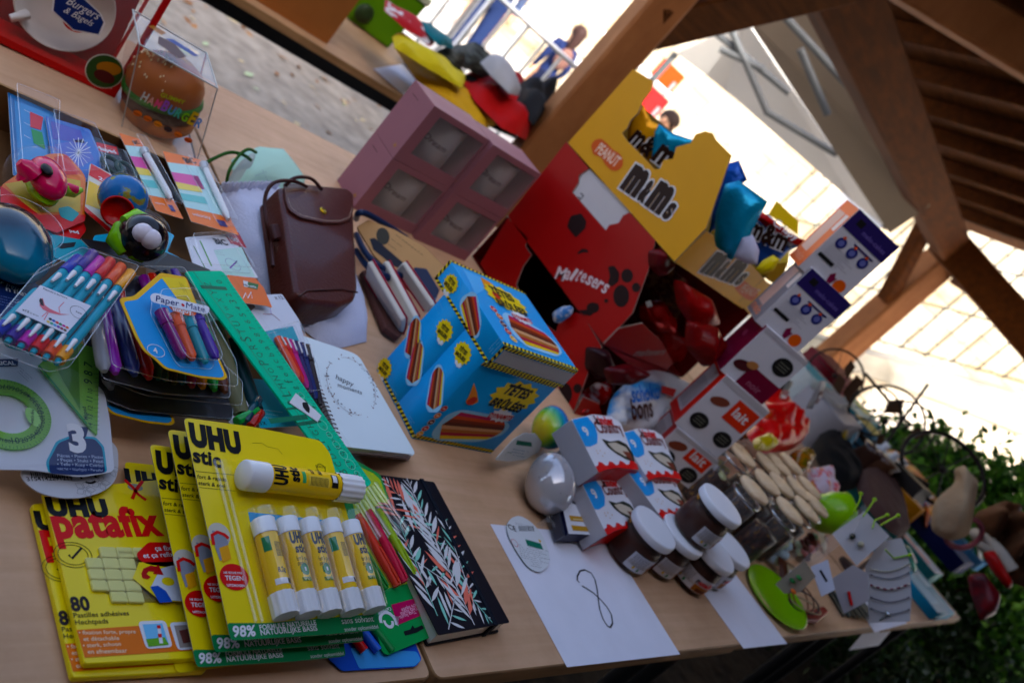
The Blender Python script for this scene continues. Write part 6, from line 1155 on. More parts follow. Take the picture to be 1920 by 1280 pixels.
t = M(); t.inkp(L_.up(-.0032), [(1100, 312), (1188, 400), (1170, 404), (1160, 418), (1142, 422), (1136, 434), (1130, 436), (1070, 362)], m('c8c4c4', .6), .0); t.text(L_, 'E', (1094, 366), (1088, 360), m('5a5a5a'), -.0028, bold=0)
[t.glyph(L_, ch, (1047+i*9.9-(7 if i == 0 else 0), 522+3.0*i-7*math.sin(i*.39)), (1047+i*9.9+(9.5 if i == 0 else 4.5 if ch in 'lt' else 7.5), 522+3.0*i-7*math.sin(i*.39)+(5 if i == 0 else 4 if i < 5 else 6)), .027 if ch in 'Mlt' else .0195, m('dccfd0', .4), .0006+i*2e-5, bold=.015) for i, ch in enumerate('Maltesers')]
for poly in ([(1063, 425), (1070, 405), (1090, 400), (1100, 415), (1098, 428), (1080, 446)], [(1083, 474), (1092, 466), (1102, 468), (1104, 474), (1094, 473), (1084, 477)], [(1140, 500), (1152, 498), (1162, 512), (1160, 528), (1148, 538), (1140, 532), (1144, 518)]): t.inkp(L_, poly, mrb, .0006, r=.004)
for cx, cy, rx, ry in ((1176, 517, 11, 13), (1165, 555, 15, 21), (1193, 539, 8, 9), (1137, 564, 4, 4), (1112, 577, 12, 10)): t.inkp(L_, [(cx+rx*math.cos(a), cy+ry*math.sin(a)) for a in np.linspace(0, 5.98, 20)], mrb, .0006)
t.inkp(L_, [(1084, 582), (1105, 580), (1122, 568), (1122, 578), (1108, 592), (1094, 590)], mrb, .0007); t.text(F1, 'maltesers', (1186, 667), (1244, 664), m('9a8080', .4), .0006, bold=.02, shear=.25, k=1.2); t.build('print', e)
e = E('red_display_box', (X0+.17, 1.03, .75), 'lower red display box with a wide cut-out side, standing on the table', 'display box', 'red display boxes'); t = M()
t.slabp(L_, [(900, 494), (952, 408), (990, 446), (985, 462), (996, 478), (980, 500), (968, 532), (975, 560), (1000, 590), (1042, 622), (1048, 606), (1080, 585), (1094, 592), (1120, 636), (1128, 650), (1104, 694), (1074, 775)], -.003, 0, mr, gcb)
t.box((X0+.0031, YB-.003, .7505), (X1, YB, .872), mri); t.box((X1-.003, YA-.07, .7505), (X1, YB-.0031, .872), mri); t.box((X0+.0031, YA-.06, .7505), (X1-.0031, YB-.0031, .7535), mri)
F2 = FP(P(1076, 775)[1]); t.slabp(F2, [(1076, 775), (1094, 744), (1122, 756), (1134, 790), (1120, 800)], -.003, 0, mr, gcb); t.build('carton', e); t = M()
for cx, cy, rx, ry in ((1060, 738, 13, 20), (1083, 728, 8, 9)): t.inkp(L_, [(cx+rx*math.cos(a), cy+ry*math.sin(a)) for a in np.linspace(0, 5.98, 20)], mrb, .0006)
t.build('print', e)
def pouch(name, label, pxs, z, H, mt, cat='pouch', seed=1, grp=None, pl=None, fl=60, noise=.3, deco=None, pw=.45):
    pl = pl or ZP(z); t = M(); q_ = pl.px(pxs); s_ = np.linalg.norm(np.ptp(np.array(q_), axis=0)); t.pillow(pl, rnd(q_, s_*.07, n=2), H, mt, noise=noise*1.5, seed=seed, fl=fl*1.7, sub=3, rings=14, pw=pw*.8)
    if deco: deco(t, pl)
    return tag(t.build(name), label, cat, grp)
foilr = m('a80e18', .22, nz=.15, ns=30, me=.35, bp=.6, bs=60)
pouch('sweet_bag', 'glossy red bag with a small white mark inside the upper red box', [(1198, 570), (1240, 560), (1262, 600), (1262, 628), (1230, 622), (1200, 600)], .93, .03, foilr, seed=2, grp='red bags in the display boxes', deco=lambda t, pl: t.inkp(pl.up(.034), [(1210, 566), (1220, 562), (1224, 574), (1214, 576)], WHT, 0), pl=PL(P(1230, 595, .95), (1, -.2, .1), (.2, .5, .8)))
pouch('sweet_bag', 'see-through bag with pale round sweets in the mouth of the upper red box', [(1205, 500), (1240, 490), (1290, 530), (1300, 590), (1280, 640), (1250, 600), (1215, 550)], .9, .03, patchy('501014', '8a6a50', 9, .45, .6, .3, c='3a1010'), seed=6, grp='red bags in the display boxes', pl=PL(P(1255, 560, .97), (1, -.2, .1), (.2, .5, .8)))
pouch('sweet_bag', 'dark red bag lying deep in the upper red box', [(1150, 620), (1210, 600), (1290, 630), (1330, 640), (1300, 680), (1200, 690)], .9, .03, m('780a14', .3, bp=.4), seed=9, grp='red bags in the display boxes', pl=PL(P(1240, 650, .9)+(0.03, .03, 0), (1, -.2, .1), (.2, .7, .6)))
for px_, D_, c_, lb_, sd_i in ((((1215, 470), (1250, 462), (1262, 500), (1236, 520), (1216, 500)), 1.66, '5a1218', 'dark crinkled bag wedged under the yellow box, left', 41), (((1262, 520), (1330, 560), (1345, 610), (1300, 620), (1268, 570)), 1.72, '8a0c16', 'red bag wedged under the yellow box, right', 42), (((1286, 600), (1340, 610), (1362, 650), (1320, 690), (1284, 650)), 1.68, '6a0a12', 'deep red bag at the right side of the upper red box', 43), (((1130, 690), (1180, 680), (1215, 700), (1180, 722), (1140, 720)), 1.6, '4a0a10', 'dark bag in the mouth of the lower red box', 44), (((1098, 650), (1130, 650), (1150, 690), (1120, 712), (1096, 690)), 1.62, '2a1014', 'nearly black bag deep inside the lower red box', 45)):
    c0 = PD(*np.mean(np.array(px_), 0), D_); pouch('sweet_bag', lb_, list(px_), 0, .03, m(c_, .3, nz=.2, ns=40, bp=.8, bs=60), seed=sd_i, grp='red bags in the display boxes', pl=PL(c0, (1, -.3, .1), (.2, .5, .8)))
pouch('foil_sweet', 'crumpled red and silver foil in the lower red box', [(1080, 740), (1110, 720), (1150, 712), (1146, 746), (1120, 772), (1090, 776)], .76, .03, patchy('a01018', 'c8b8bc', 5, .5, .62, .2, me=.4), cat='sweet', seed=12)
pouch('blue_wrapper', 'small blue and white wrapper caught between the two red boxes', [(1036, 590), (1056, 580), (1076, 576), (1072, 590), (1050, 606), (1038, 604)], .86, .02, patchy('3a78b8', 'b8c4d0', 4, .45, .6, .3), cat='wrapper', seed=13, pl=PL(P(1055, 592, .85), (0, -1, 0), (.5, 0, 1)))
def bonbons(t, pl):
    p = pl.up(.04); t.text(p, 'schoko', (1186, 754), (1238, 746), m('1c6ac0', .4), 0, bold=.03, k=1.3); t.text(p, 'bons', (1186, 786), (1226, 780), m('3a1c14', .4), 0, bold=.03, k=1.4); t.inkp(p, [(1240, 722), (1268, 730), (1262, 744), (1240, 736)], m('c8142c', .4), .0005)
pouch('chocolate_bag', 'white and blue bag with blue letters below the red boxes', [(1136, 800), (1142, 748), (1180, 712), (1222, 690), (1262, 705), (1292, 725), (1262, 770), (1230, 806), (1180, 812)], .8, .036, patchy('d8dce4', '4a9ad8', 2.2, .5, .62, .35), seed=4, noise=.15, pl=PL(P(1200, 760, .81), (1, -.1, 0), (0, .8, .6)), deco=bonbons, cat='bag')
# yellow display box
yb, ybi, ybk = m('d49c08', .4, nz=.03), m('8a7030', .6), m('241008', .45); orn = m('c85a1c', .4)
e = E('yellow_display_box', (X0+.16, 1.06, 1.083), 'open yellow display box on top of the red ones, pouches sticking out', 'display box'); t = M(); Ly = LP(X0-.001)
t.slabp(Ly, [(1065, 268), (1187, 130), (1224, 152), (1222, 168), (1206, 188), (1196, 212), (1182, 226), (1176, 240), (1166, 250), (1176, 264), (1196, 284), (1228, 318), (1238, 316), (1244, 300), (1262, 298), (1268, 276), (1296, 268), (1304, 252), (1322, 246), (1336, 250), (1342, 262), (1371, 291), (1324, 427), (1265, 490)], -.003, 0, yb, gcb)
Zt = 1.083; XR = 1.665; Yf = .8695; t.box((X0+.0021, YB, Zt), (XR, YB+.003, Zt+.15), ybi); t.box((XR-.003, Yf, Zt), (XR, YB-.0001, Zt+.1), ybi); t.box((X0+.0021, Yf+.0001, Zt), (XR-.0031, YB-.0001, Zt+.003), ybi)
Fy = FP(Yf); t.slabp(Fy, [(1265, 490), (1324, 434), (1338, 442), (1342, 462), (1356, 474), (1382, 484), (1408, 494), (1424, 512), (1438, 530), (1460, 538), (1410, 592)], -.003, 0, m('dca414', .4), gcb); t.build('carton', e)
t = M(); t.add([Fy.W(*Fy.L(1459, 539)), Fy.W(*Fy.L(1412, 505), -.01), PD(1480, 470, 1.86), PD(1478, 492, 1.84)], [(0, 1, 2, 3)], m('c8a41c', .35)); t.add([PD(1440, 402, 2.0), PD(1456, 376, 2.05), PD(1497, 414, 2.05), PD(1496, 440, 2.0)], [(0, 1, 2, 3)], m('c8a41c', .35)); t.build('flaps', e)
t = M(); t.inkp(Ly, [(1108, 272), (1116, 262), (1128, 260), (1142, 272), (1150, 282), (1160, 286), (1169, 298), (1168, 312), (1158, 321), (1146, 320), (1134, 308), (1128, 296), (1112, 290)], orn, .0006, r=.006); t.text(Ly, 'PEANUT', (1116, 284), (1154, 314), m('ecd0b8', .4), .001, bold=.02, k=1.7)
def mm(t, pl, a, b, k=1.55, h=.0008):
    for i, (ch, u, v) in enumerate((('m', 0, .34), ('&', .335, .505), ('m', .5, .84), ('s', .85, 1))):
        L1 = lambda f: (a[0]+(b[0]-a[0])*f, a[1]+(b[1]-a[1])*f)
        p_, q_ = L1(u+.008), L1(v-.008); wm_ = np.linalg.norm(np.array(pl.L(*a))-np.array(pl.L(*b))); hm = wm_*k*.27*{'m': 1, '&': .8, "'": .3, 's': .6}[ch]
        if ch == "'": off = pl.L(*p_); 
        t.glyph(pl, ch, p_, q_, hm, WHT, h+i*3e-5, bold=.08, grow=wm_*.022); t.glyph(pl, ch, p_, q_, hm, ybk, h+.0004+i*3e-5, bold=.08)
mm(t, Ly, (1160, 352), (1252, 416)); mm(t, Fy, (1309, 509), (1384, 536), 1.35); t.inkp(Fy, [(1377, 540), (1384, 528), (1396, 526), (1408, 536), (1420, 542), (1421, 554), (1410, 564), (1398, 560), (1388, 552)], orn, .0006, r=.004); t.text(Fy, 'PEANUT', (1384, 545), (1414, 556), m('e0b8a0', .4), .001, bold=.02, k=1.6); t.build('print', e)
def pp(pts, D, H, mt, label, seed, deco=None, nm='sweet_pouch'):
    c0 = PD(*np.mean(np.array(pts), 0), D); f = nrm((c0-CAM)*(1, 1, 0)); pl = PL(c0, (f[1], -f[0], 0), (f[0]*.1, f[1]*.1, 1)); t = M(); t.pillow(pl, pl.px(pts), H, mt, noise=.35, seed=seed, fl=55, rings=9, base=-.005, sub=3)
    if deco: deco(t, pl)
    return tag(t.build(nm), label, 'pouch', 'pouches in the yellow display box')
foilb = m('1f8fb4', .22, nz=.25, ns=24, me=.4, bp=.9, bs=45); foily = m('d89a18', .25, nz=.15, ns=24, me=.3, bp=.7, bs=45); foild = m('12489a', .25, nz=.15, me=.3, bp=.6)
def md(a, b, c_, k=1.5, up_=.03): return lambda t, pl: (t.text(pl.up(up_), c_, a, b, WHT, -.001, bold=.1, k=k), t.text(pl.up(up_), c_, a, b, ybk, 0, bold=.05, k=k))
pp([(1176, 262), (1180, 215), (1206, 196), (1222, 226), (1240, 236), (1236, 300), (1214, 300)], 1.83, .012, foily, 'orange yellow pouch seen through the torn window of the yellow box', 3, md((1178, 262), (1216, 296), 'm&', up_=.018))
pp([(1222, 298), (1228, 246), (1236, 232), (1262, 250), (1300, 262), (1298, 272), (1276, 282), (1264, 304), (1250, 322), (1236, 320)], 1.80, .012, foilb, 'turquoise pouch seen through the torn window of the yellow box', 4, md((1222, 296), (1248, 316), 'm', up_=.018))
pp([(1338, 470), (1342, 400), (1360, 345), (1386, 338), (1440, 378), (1412, 430), (1396, 470), (1372, 488)], 1.73, .03, foilb, 'large crumpled turquoise pouch standing at the front of the yellow box', 5)
pp([(1328, 440), (1352, 310), (1386, 300), (1402, 338), (1370, 350), (1350, 420)], 1.78, .02, foild, 'deep blue pouch squeezed behind the large turquoise pouch', 6)
pp([(1380, 470), (1400, 420), (1440, 400), (1480, 440), (1510, 456), (1480, 470), (1450, 500), (1420, 500)], 1.80, .02, patchy('12489a', '16161a', 3, .45, .55, .3, c='c8ccd8'), 'dark blue and white pouch behind the front of the yellow box', 7, md((1400, 440), (1470, 470), 'm&m', up_=.03))
pp([(1400, 395), (1424, 392), (1460, 420), (1500, 452), (1520, 456), (1500, 462), (1462, 446)], 1.79, .018, m('b01820', .25, me=.3, bp=.5), 'red edged pouch lying across the top of the yellow box', 8, lambda t, pl: t.text(pl.up(.02), 'Crispy', (1448, 420), (1492, 452), WHT, 0, bold=.02))
pp([(1376, 482), (1392, 446), (1412, 440), (1424, 470), (1420, 496), (1400, 494)], 1.70, .012, m('b8b8cc', .4, bp=.3), 'small pale lilac pouch at the front lip of the yellow box', 9)
pp([(1416, 505), (1430, 488), (1450, 478), (1462, 486), (1450, 508), (1428, 514)], 1.68, .012, m('d8c41c', .3), 'yellow pouch corner beside the folded flap of the yellow box', 10)
# ================================================================ eggs, bars, jars
def egg(label, c, zc, r, L_2, mt, ax, spk=0, grp='plastic wrapped eggs'):
    c3 = P(*c, zc); ax = nrm(np.array(ax, float)); e = E('decorated_egg', c3*(1, 1, 0)+(0, 0, .752), label, 'egg', grp); t = M(); t.ball(c3, (r, r, L_2), mt, ax=ax, n=36, k=22, egg=-.12); t.build('shell', e)
    if spk:
        t = M(); rg = random.Random(3); x = nrm(np.cross(ax, (0, 1, 0))); y = np.cross(ax, x)
        for k in range(spk):
            a, b = rg.uniform(0, 6.28), rg.uniform(.4, 2.6); q = math.sin(b)*(1+.12*math.cos(b)); n_ = nrm(x*math.cos(a)*math.sin(b)+y*math.sin(a)*math.sin(b)-ax*math.cos(b)); p = c3+(x*math.cos(a)*q+y*math.sin(a)*q)*r*1.004-ax*math.cos(b)*L_2*1.004; t.ball(p, (rg.uniform(.0003, .0008),)*2+(.0003,), m('5a5a5c', .5), ax=n_, n=6, k=4)
        t.build('speckles', e)
    t = M(); t.ball(c3, (r*1.06, r*1.06, L_2*1.05), clear(haze=.01, bump=.5), ax=ax, n=30, k=16, egg=-.12); tw = c3+ax*L_2*1.0 if False else c3-ax*L_2*1.03
    rg = random.Random(5); vs = []; n = 14
    for k, (rr, h) in enumerate(((.006, 0), (.003, .004), (.012, .014), (.016, .02))):
        x = nrm(np.cross(ax, (0, 1, 0))); y = np.cross(ax, x)
        for j in range(n): a = 2*math.pi*j/n; q = rr*(1+(.5*rg.uniform(-1, 1) if k > 1 else 0)); vs.append(tw-ax*h*rg.uniform(.8, 1.1)+x*q*math.cos(a)+y*q*math.sin(a))
    t.add(vs, [(k*n+j, k*n+(j+1) % n, (k+1)*n+(j+1) % n, (k+1)*n+j) for k in range(3) for j in range(n)], clear(haze=.08), True); t.build('wrapper', e); return e
pearl = m('c9c8cc', .14, nz=.02, ns=8, coat=.8, me=.3)
egg('pearl grey speckled egg in clear wrap beside the sheet with the 8', (1032, 905), .79, .0375, .047, pearl, (.2, .9, .55), spk=80)
egg('rainbow egg fading from yellow and green to blue, against the blue boxes', (1033, 800), .795, .031, .037, grad([(.05, 'd8c41c'), (.2, '8abc24'), (.33, '2a9a6a'), (.5, '1f80b8'), (.85, '1450a0')], ax=0, rough=.2, wob=.05), (.3, .8, .5))
t = M(); pl = PL(P(928, 862, .785), P(1012, 818, .80)-P(928, 862, .785), (0, .3, 1)); t.slabp(pl, [(927, 861), (962, 822), (982, 811), (1003, 812), (1015, 828), (1010, 846), (985, 860), (952, 864)], 0, .0012, m('dfe4e4', .4), r=.006); t.inkp(pl, [(968, 824), (995, 828), (996, 836), (966, 832)], m('0f6a52', .5), .0015); lines(t, pl, (960, 840), (990, 846), (-3, 5), 3, m('3a7a9a'), .0008, h=.0016); t.line(pl, [(945, 852), (950, 846), (958, 848)], .0008, m('0f6a52'), .0016); tag(t.build('egg_tag'), 'white oval tag with a green band, leaning by the rainbow egg', 'tag')
kwh, kbl, krd = m('e3e4ea', .35, nz=.02), m('209ae0', .35), m('d8261a', .35)
def barbox(label, z, TL, TR, BR, BL, th, hid=False):
    pl = TP(BL, z, BR, z-.004, TL, z+.012); e = E('chocolate_bar_box', pl.W(*pl.L(*BL), -th), label, 'chocolate box', 'white boxes of wrapped bars with a blue corner'); q = [np.array(x, float) for x in (TL, TR, BR, BL)]
    f = lambda u, v: tuple((q[0]*(1-u)+q[1]*u)*(1-v)+(q[3]*(1-u)+q[2]*u)*v)
    t = M(); t.slabp(pl, [f(0, 0), f(.5, -.08), f(.85, -.03), f(1, .1), f(1, 1), f(.75, .95), f(.5, .92), f(.25, .94), f(0, 1)], -th, 0, kwh, m('b8b6bc', .5), r=.002); t.build('carton', e); t = M()
    t.inkp(pl, [f(.01, .01), f(.36, -.04), f(.42, .12), f(.4, .3), f(.3, .46), f(.1, .52), f(.005, .5)], kbl, .0006, r=.002); t.glyph(pl, '9', f(.13, .33), f(.24, .31), .017, WHT, .001, bold=.03); None
    t.text(pl, 'kinder', f(.5, .11), f(.86, .14), krd, .001, bold=.03, k=.95); t.text(pl, 'k', f(.5, .11), f(.57, .115), BLK, .0013, bold=.03, k=.95); t.text(pl, 'Country', f(.44, .27), f(.98, .29), m('7a3a34', .4), .001, bold=.02, k=1.05)
    t.inkp(pl, [f(.44, .38), f(.6, .44), f(.8, .42), f(.94, .5), f(1, .66), f(.98, .84), f(.8, .78), f(.62, .66), f(.5, .54)], m('1f2a1c', .4), .0008, r=.003); t.inkp(pl, [f(.52, .47), f(.7, .46), f(.9, .56), f(.95, .78), f(.78, .72), f(.6, .6)], m('c8bca8', .5), .001, r=.003); t.inkp(pl, [f(.78, .62), f(.94, .66), f(.94, .8), f(.84, .76)], m('7a3a2a', .5), .0012)
    for k in range(5): t.ink(pl, circ(pl, *f(.2+.08*(k % 3), .6+.05*(k//2)), .0014, n=8), m('c8a070', .5), .001)
    rr = [f(.0, 1.0)]; 
    for k in range(9): u = k/8; rr += [f(u, .9-(.1 if k % 2 else .02)), f(min(1, u+.07), .9-(.08 if k % 2 else .03))]
    rr += [f(1, .99), f(.75, .96), f(.5, .93), f(.25, .95)]; t.inkp(pl, rr, krd, .0008); t.build('print', e)
    t = M(); q2 = [f(0, 1.0), f(.25, .95), f(.5, .93), f(.75, .96), f(1, 1.0)]; L0 = [np.array(pl.L(*x)) for x in q2]; vs = [pl.W(*x, -.0005)+np.array((0, -.0006, 0)) for x in L0]+[pl.W(*x, -th)+np.array((0, -.0006, 0)) for x in L0]; n = len(L0); t.add(vs, [(i, n+i, n+i+1, i+1) for i in range(n-1)], krd); t.build('red_end', e)
barbox('bar box at the back left, leaning by the rainbow egg', .846, (1071, 786), (1160, 783), (1198, 882), (1122, 886), .04)
barbox('bar box at the back right of the four, in front of the red sweets', .838, (1162, 812), (1238, 808), (1278, 900), (1216, 900), .045)
barbox('bar box at the front left, behind the first chocolate jar', .80, (1090, 905), (1165, 898), (1206, 992), (1138, 1003), .045)
barbox('bar box at the front right of the four, beside the jar stacked on top', .822, (1176, 884), (1256, 880), (1296, 968), (1242, 972), .045)
t = M(); pl = ZP(.80); t.slabp(pl, [(1050, 842), (1072, 838), (1106, 900), (1084, 902)], -.045, 0, kwh, m('8a888c', .5)); t.inkp(pl, [(1052, 843), (1070, 840), (1084, 866), (1066, 868)], kbl, .0006); t.inkp(pl, [(1082, 892), (1100, 890), (1106, 899), (1086, 901)], krd, .0006); tag(t.build('chocolate_bar_box'), 'bar box mostly hidden between the pearl egg and the others', 'chocolate box', 'white boxes of wrapped bars with a blue corner')
pl = TP((1062, 1000), .778, (1132, 1003), .778, (1040, 900), .79); e = E('biscuit_box', pl.W(*pl.L(1060, 1000)), 'white box with dark blue rim and gold bands right of the pearl egg', 'biscuit box'); t = M(); t.slabp(pl, [(1050, 930), (1108, 925), (1134, 985), (1136, 1003), (1066, 1000)], -.022, 0, m('dcdce0', .4), m('14183a', .4)); t.inkp(pl, [(1066, 966), (1128, 972), (1130, 980), (1070, 976)], m('b88a2c', .4), .0006); t.inkp(pl, [(1070, 984), (1130, 990), (1132, 998), (1074, 994)], m('b88a2c', .4), .0006); t.inkp(pl, [(1066, 940), (1076, 925), (1092, 935), (1094, 948), (1080, 946)], m('15151a', .4), .0006); t.line(pl, [(1074, 973), (1122, 977)], .0015, m('e8d8a8'), .0008); t.ink(pl, circ(pl, 1098, 937, .003), m('c8902a'), .0006); t.build('carton', e)
t = M(); t.slab(pl, [tuple(np.array(pl.L(1050, 930))), tuple(pl.L(1066, 1000)), tuple(np.array(pl.L(1066, 1000))-(.006, 0)), tuple(np.array(pl.L(1050, 930))-(.006, 0))], -.022, -.006, m('4a4c58', .3, me=.4)); t.build('side_rim', e)
# chocolate spread jars
choc, glass_, lidm = m('3c1c14', .35, nz=.05), clear('f4efe8', haze=.02, rough=.03, bump=0), m('dedee2', .4, nz=.02)
gold_ = m('a8742a', .4)
lbl_ = m('cfcfd6', .5)
def jar():
    e = E('chocolate_spread_jar', (0, 0, 0), None, 'jar', 'chocolate spread jars with white lids'); t = M(); t.lathe((0, 0, 0), (0, 0, 1), [(0, .001), (.033, .002), (.0375, .007), (.039, .02), (.038, .045), (.034, .054), (0, .055)], choc, n=40); t.build('spread', e)
    t = M(); t.lathe((0, 0, 0), (0, 0, 1), [(0, 0), (.034, 0), (.0385, .005), (.0402, .02), (.0392, .045), (.0365, .055), (.0355, .064)], glass_, n=40); t.build('glass', e)
    t = M(); t.lathe((0, 0, 0), (0, 0, 1), [(.037, .0545), (.0368, .062)], gold_, n=24, a0=-2.2, a1=-.6); t.lathe((0, 0, 0), (0, 0, 1), [(.0358, .054), (.0352, .064)], m('2a1a18', .4), n=40); t.build('neck_band', e)
    t = M(); t.lathe((0, 0, 0), (0, 0, 1), [(.036, .062), (.0415, .0625), (.042, .064), (.042, .0735), (.0408, .0752), (.038, .0755), (.0, .0755)], lidm, n=48); t.build('lid', e)
    t = M(); an0 = math.radians(-118)
    def wrap(pts, mt, r=.0404): t.add([(math.cos(an0+a)*(r-.0006*abs(z-.02)/.02), math.sin(an0+a)*(r-.0006*abs(z-.02)/.02), z) for a, z in pts], [tuple(range(len(pts)))], mt)
    n = 12
    def band(a0, a1, z0, z1, mt, r):
        for i in range(n): wrap([(a0+(a1-a0)*i/n, z0), (a0+(a1-a0)*(i+1)/n, z0), (a0+(a1-a0)*(i+1)/n, z1), (a0+(a1-a0)*i/n, z1)], mt, r)
    band(-.55, 1.5, .010, .040, lbl_, .0405)
    for k in range(9):
        z = .037-.0022*k; a = -.45
        while a < .28: l = RR.uniform(.04, .12); wrap([(a, z), (a+l, z), (a+l, z+.0008), (a, z+.0008)], m('6a6a70'), .0407); a += l+.03
    wrap([(-.2, .014), (-.1, .014), (-.1, .019), (-.2, .019)], m('d8b020'), .0408); wrap([(.05, .012), (.16, .013), (.14, .018), (.06, .019)], m('2a7a4a'), .0408)
    band(.55, 1.45, .011, .024, m('a86a34', .5), .0407); band(.75, 1.3, .012, .019, m('6a3418', .5), .0409)
    V, F, wd = textgeo('nutella', .05); s1 = .9/wd
    for x0_, x1_, mt_ in ((0, .14, BLK), (.14, 2, m('c8182a', .4))):
        ff = [f for f in F if x0_*wd <= sum(V[i][0] for i in f)/len(f) < x1_*wd]; t.add([(math.cos(an0+.5+x*s1)*.0409, math.sin(an0+.5+x*s1)*.0409, .0265+y*.0135) for x, y in V], ff, mt_)
    t.build('label', e); return e
j0 = jar(); jl = ['chocolate jar at the left end of the row, next to the handwritten 8', 'second chocolate jar of the row, partly under the stacked one', 'chocolate jar stacked on top, its white lid highest', 'chocolate jar under the stacked one', 'chocolate jar at the right end of the row by the blank sheet']
jc = [((1231, 987), .8265), ((1284, 1000), .8265), ((1356, 943), .9028), ((1335, 1022), .8265), ((1368, 1030), .8265)]
jpos = []
for k, (q, z) in enumerate(jc):
    c_ = P(*q, z); c_[2] = z-.0755; jpos.append(c_)
jpos[3] = jpos[1]+(.078, -.030, 0); jpos[4] = jpos[3]+(.082, .012, 0); jpos[2] = P(1356, 943, .7505+.0765*2-.001); jpos[2][2] = .7505+.0765
for k, c_ in enumerate(jpos):
    o = j0 if k == 0 else dup(j0, c_, jl[k], rz=(0, .0, .0, -.9, -.35)[k] if k else 0)
    o.location = Vector(c_); o['label'] = jl[k]
# preserving jars with wooden lids
lidw = wood('f6e2c6', 'e8cca6', (3, 40, 40), .5)
def wjar():
    e = E('wooden_lid_jar', (0, 0, 0), None, 'jar', 'small glass jars with wooden lids'); t = M(); t.lathe((0, 0, 0), (0, 0, 1), [(0, .002), (.034, .002), (.038, .01), (.038, .05), (.0, .052)], patchy('180c0c', '4a2418', 7, .45, .62, .4, c='9a7a2a'), n=24); t.build('sweets', e); t = M(); t.lathe((0, 0, 0), (0, 0, 1), [(0, 0), (.038, 0), (.041, .008), (.041, .07), (.038, .078)], clear(haze=.03, rough=.04, bump=0), n=32); t.build('glass', e)
    t = M(); t.lathe((0, 0, 0), (0, 0, 1), [(.036, .082), (.041, .083), (.0435, .0835), (.0435, .0868), (.0427, .0874), (0, .0875)], lidw, n=36); t.build('lid', e)
    t = M(); t.tube([(.043*math.cos(a), .043*math.sin(a), .074) for a in np.linspace(0, 6.28, 20)], .0015, m('c8ccd0', .25, me=1), n=6); t.tube([(-.043, 0, .074), (-.046, 0, .06), (-.044, 0, .05)], .0014, m('c8ccd0', .25, me=1), n=6); t.build('wire_clip', e); return e
w0 = wjar(); wl_ = [(1417, 916), (1441, 902), (1468, 907), (1499, 914), (1464, 870), (1486, 868), (1483, 955), (1514, 952), (1533, 944), (1442, 868), (1520, 912), (1395, 850)]
wn_ = ['front left, half hidden by the stacked chocolate jar', 'in the second file, left', 'in the middle of the group', 'right of the middle one', 'in the back file, left', 'in the back file, right', 'nearest the camera, lid with a dark seam', 'front row, second from the left', 'at the right end beside the lime green bowl', 'small one farthest back by the red bag', 'at the right end of the middle file', 'deepest in the shade below the white boxes']
for k, q in enumerate(wl_):
    z = .75+.0875*1.7; c_ = P(*q, z); c_[2] = .7502; o = w0 if k == 0 else dup(w0, c_, ''); o.scale = (.76, .76, 1.7); o.location = Vector(c_); o['label'] = 'glass jar with a round wooden lid, '+wn_[k]
# marshmallow glasses and candy jars
def candyglass(label, px, z, r, h, cols, seed, big=.012):
    c_ = P(*px, z); rg = random.Random(seed); e = E('sweet_glass', c_, label, 'glass of sweets', 'open glasses of sweets'); t = M(); t.lathe(c_, (0, 0, 1), [(0, 0), (r*.95, 0), (r, .004), (r, h), (r*.95, h+.001)], clear(haze=.03, bump=0), n=28); t.build('glass', e); t = M()
    for k in range(26):
        a, q = rg.uniform(0, 6.28), r*.72*math.sqrt(rg.random()); p = c_+(q*math.cos(a), q*math.sin(a), .012+h*.95*(k/26)); ax = nrm(np.array((rg.gauss(0, 1), rg.gauss(0, 1), rg.gauss(0, .7)))); mt_ = m(rg.choice(cols), .5, nz=.03)
        if big > .01: t.lathe(p-ax*big*.6, ax, [(0, 0), (big*.7, 0), (big*.8, big*.15), (big*.8, big*1.05), (big*.7, big*1.2), (0, big*1.2)], mt_, n=14)
        else: t.ball(p, (big, big*1.1, big*.9), mt_, n=10, k=7)
    t.build('sweets', e)
candyglass('open glass of pastel blue and green marshmallows right of the chocolate jars', (1435, 1045), .75, .036, .06, ['b8d0e0', 'b8d4bc', 'd6dcae', 'c8dce8'], 1)
candyglass('open glass of pale yellow marshmallows behind the stacked chocolate jar', (1326, 905), .80, .032, .03, ['e0e0a4', 'd6dcae', 'c8ccd8'], 2)
candyglass('dark glass of pink and brown sweets in front of the lime green bowl', (1492, 1040), .75, .032, .05, ['5a2a24', 'c88a90', '7a3a30', 'b8d4bc'], 3, .0095)
candyglass('glass of mixed jelly sweets behind the bar boxes', (1300, 860), .77, .05, .05, ['2a4a6a', 'c87a24', 'c8c8cc', '3a5a5a', '8a2a2a', 'b8c8a0'], 4, .0098)
candyglass('glass of dark red and amber sweets below the white boxes', (1345, 830), .77, .05, .06, ['5a1a1a', '7a2a1c', 'a85a1c', '3a1410'], 5, .0098)
candyglass('glass of brown sweets with bright glints behind the wooden lids', (1395, 815), .77, .05, .06, ['3a1a14', '5a2a1c', '8a3a20'], 6, .0098)
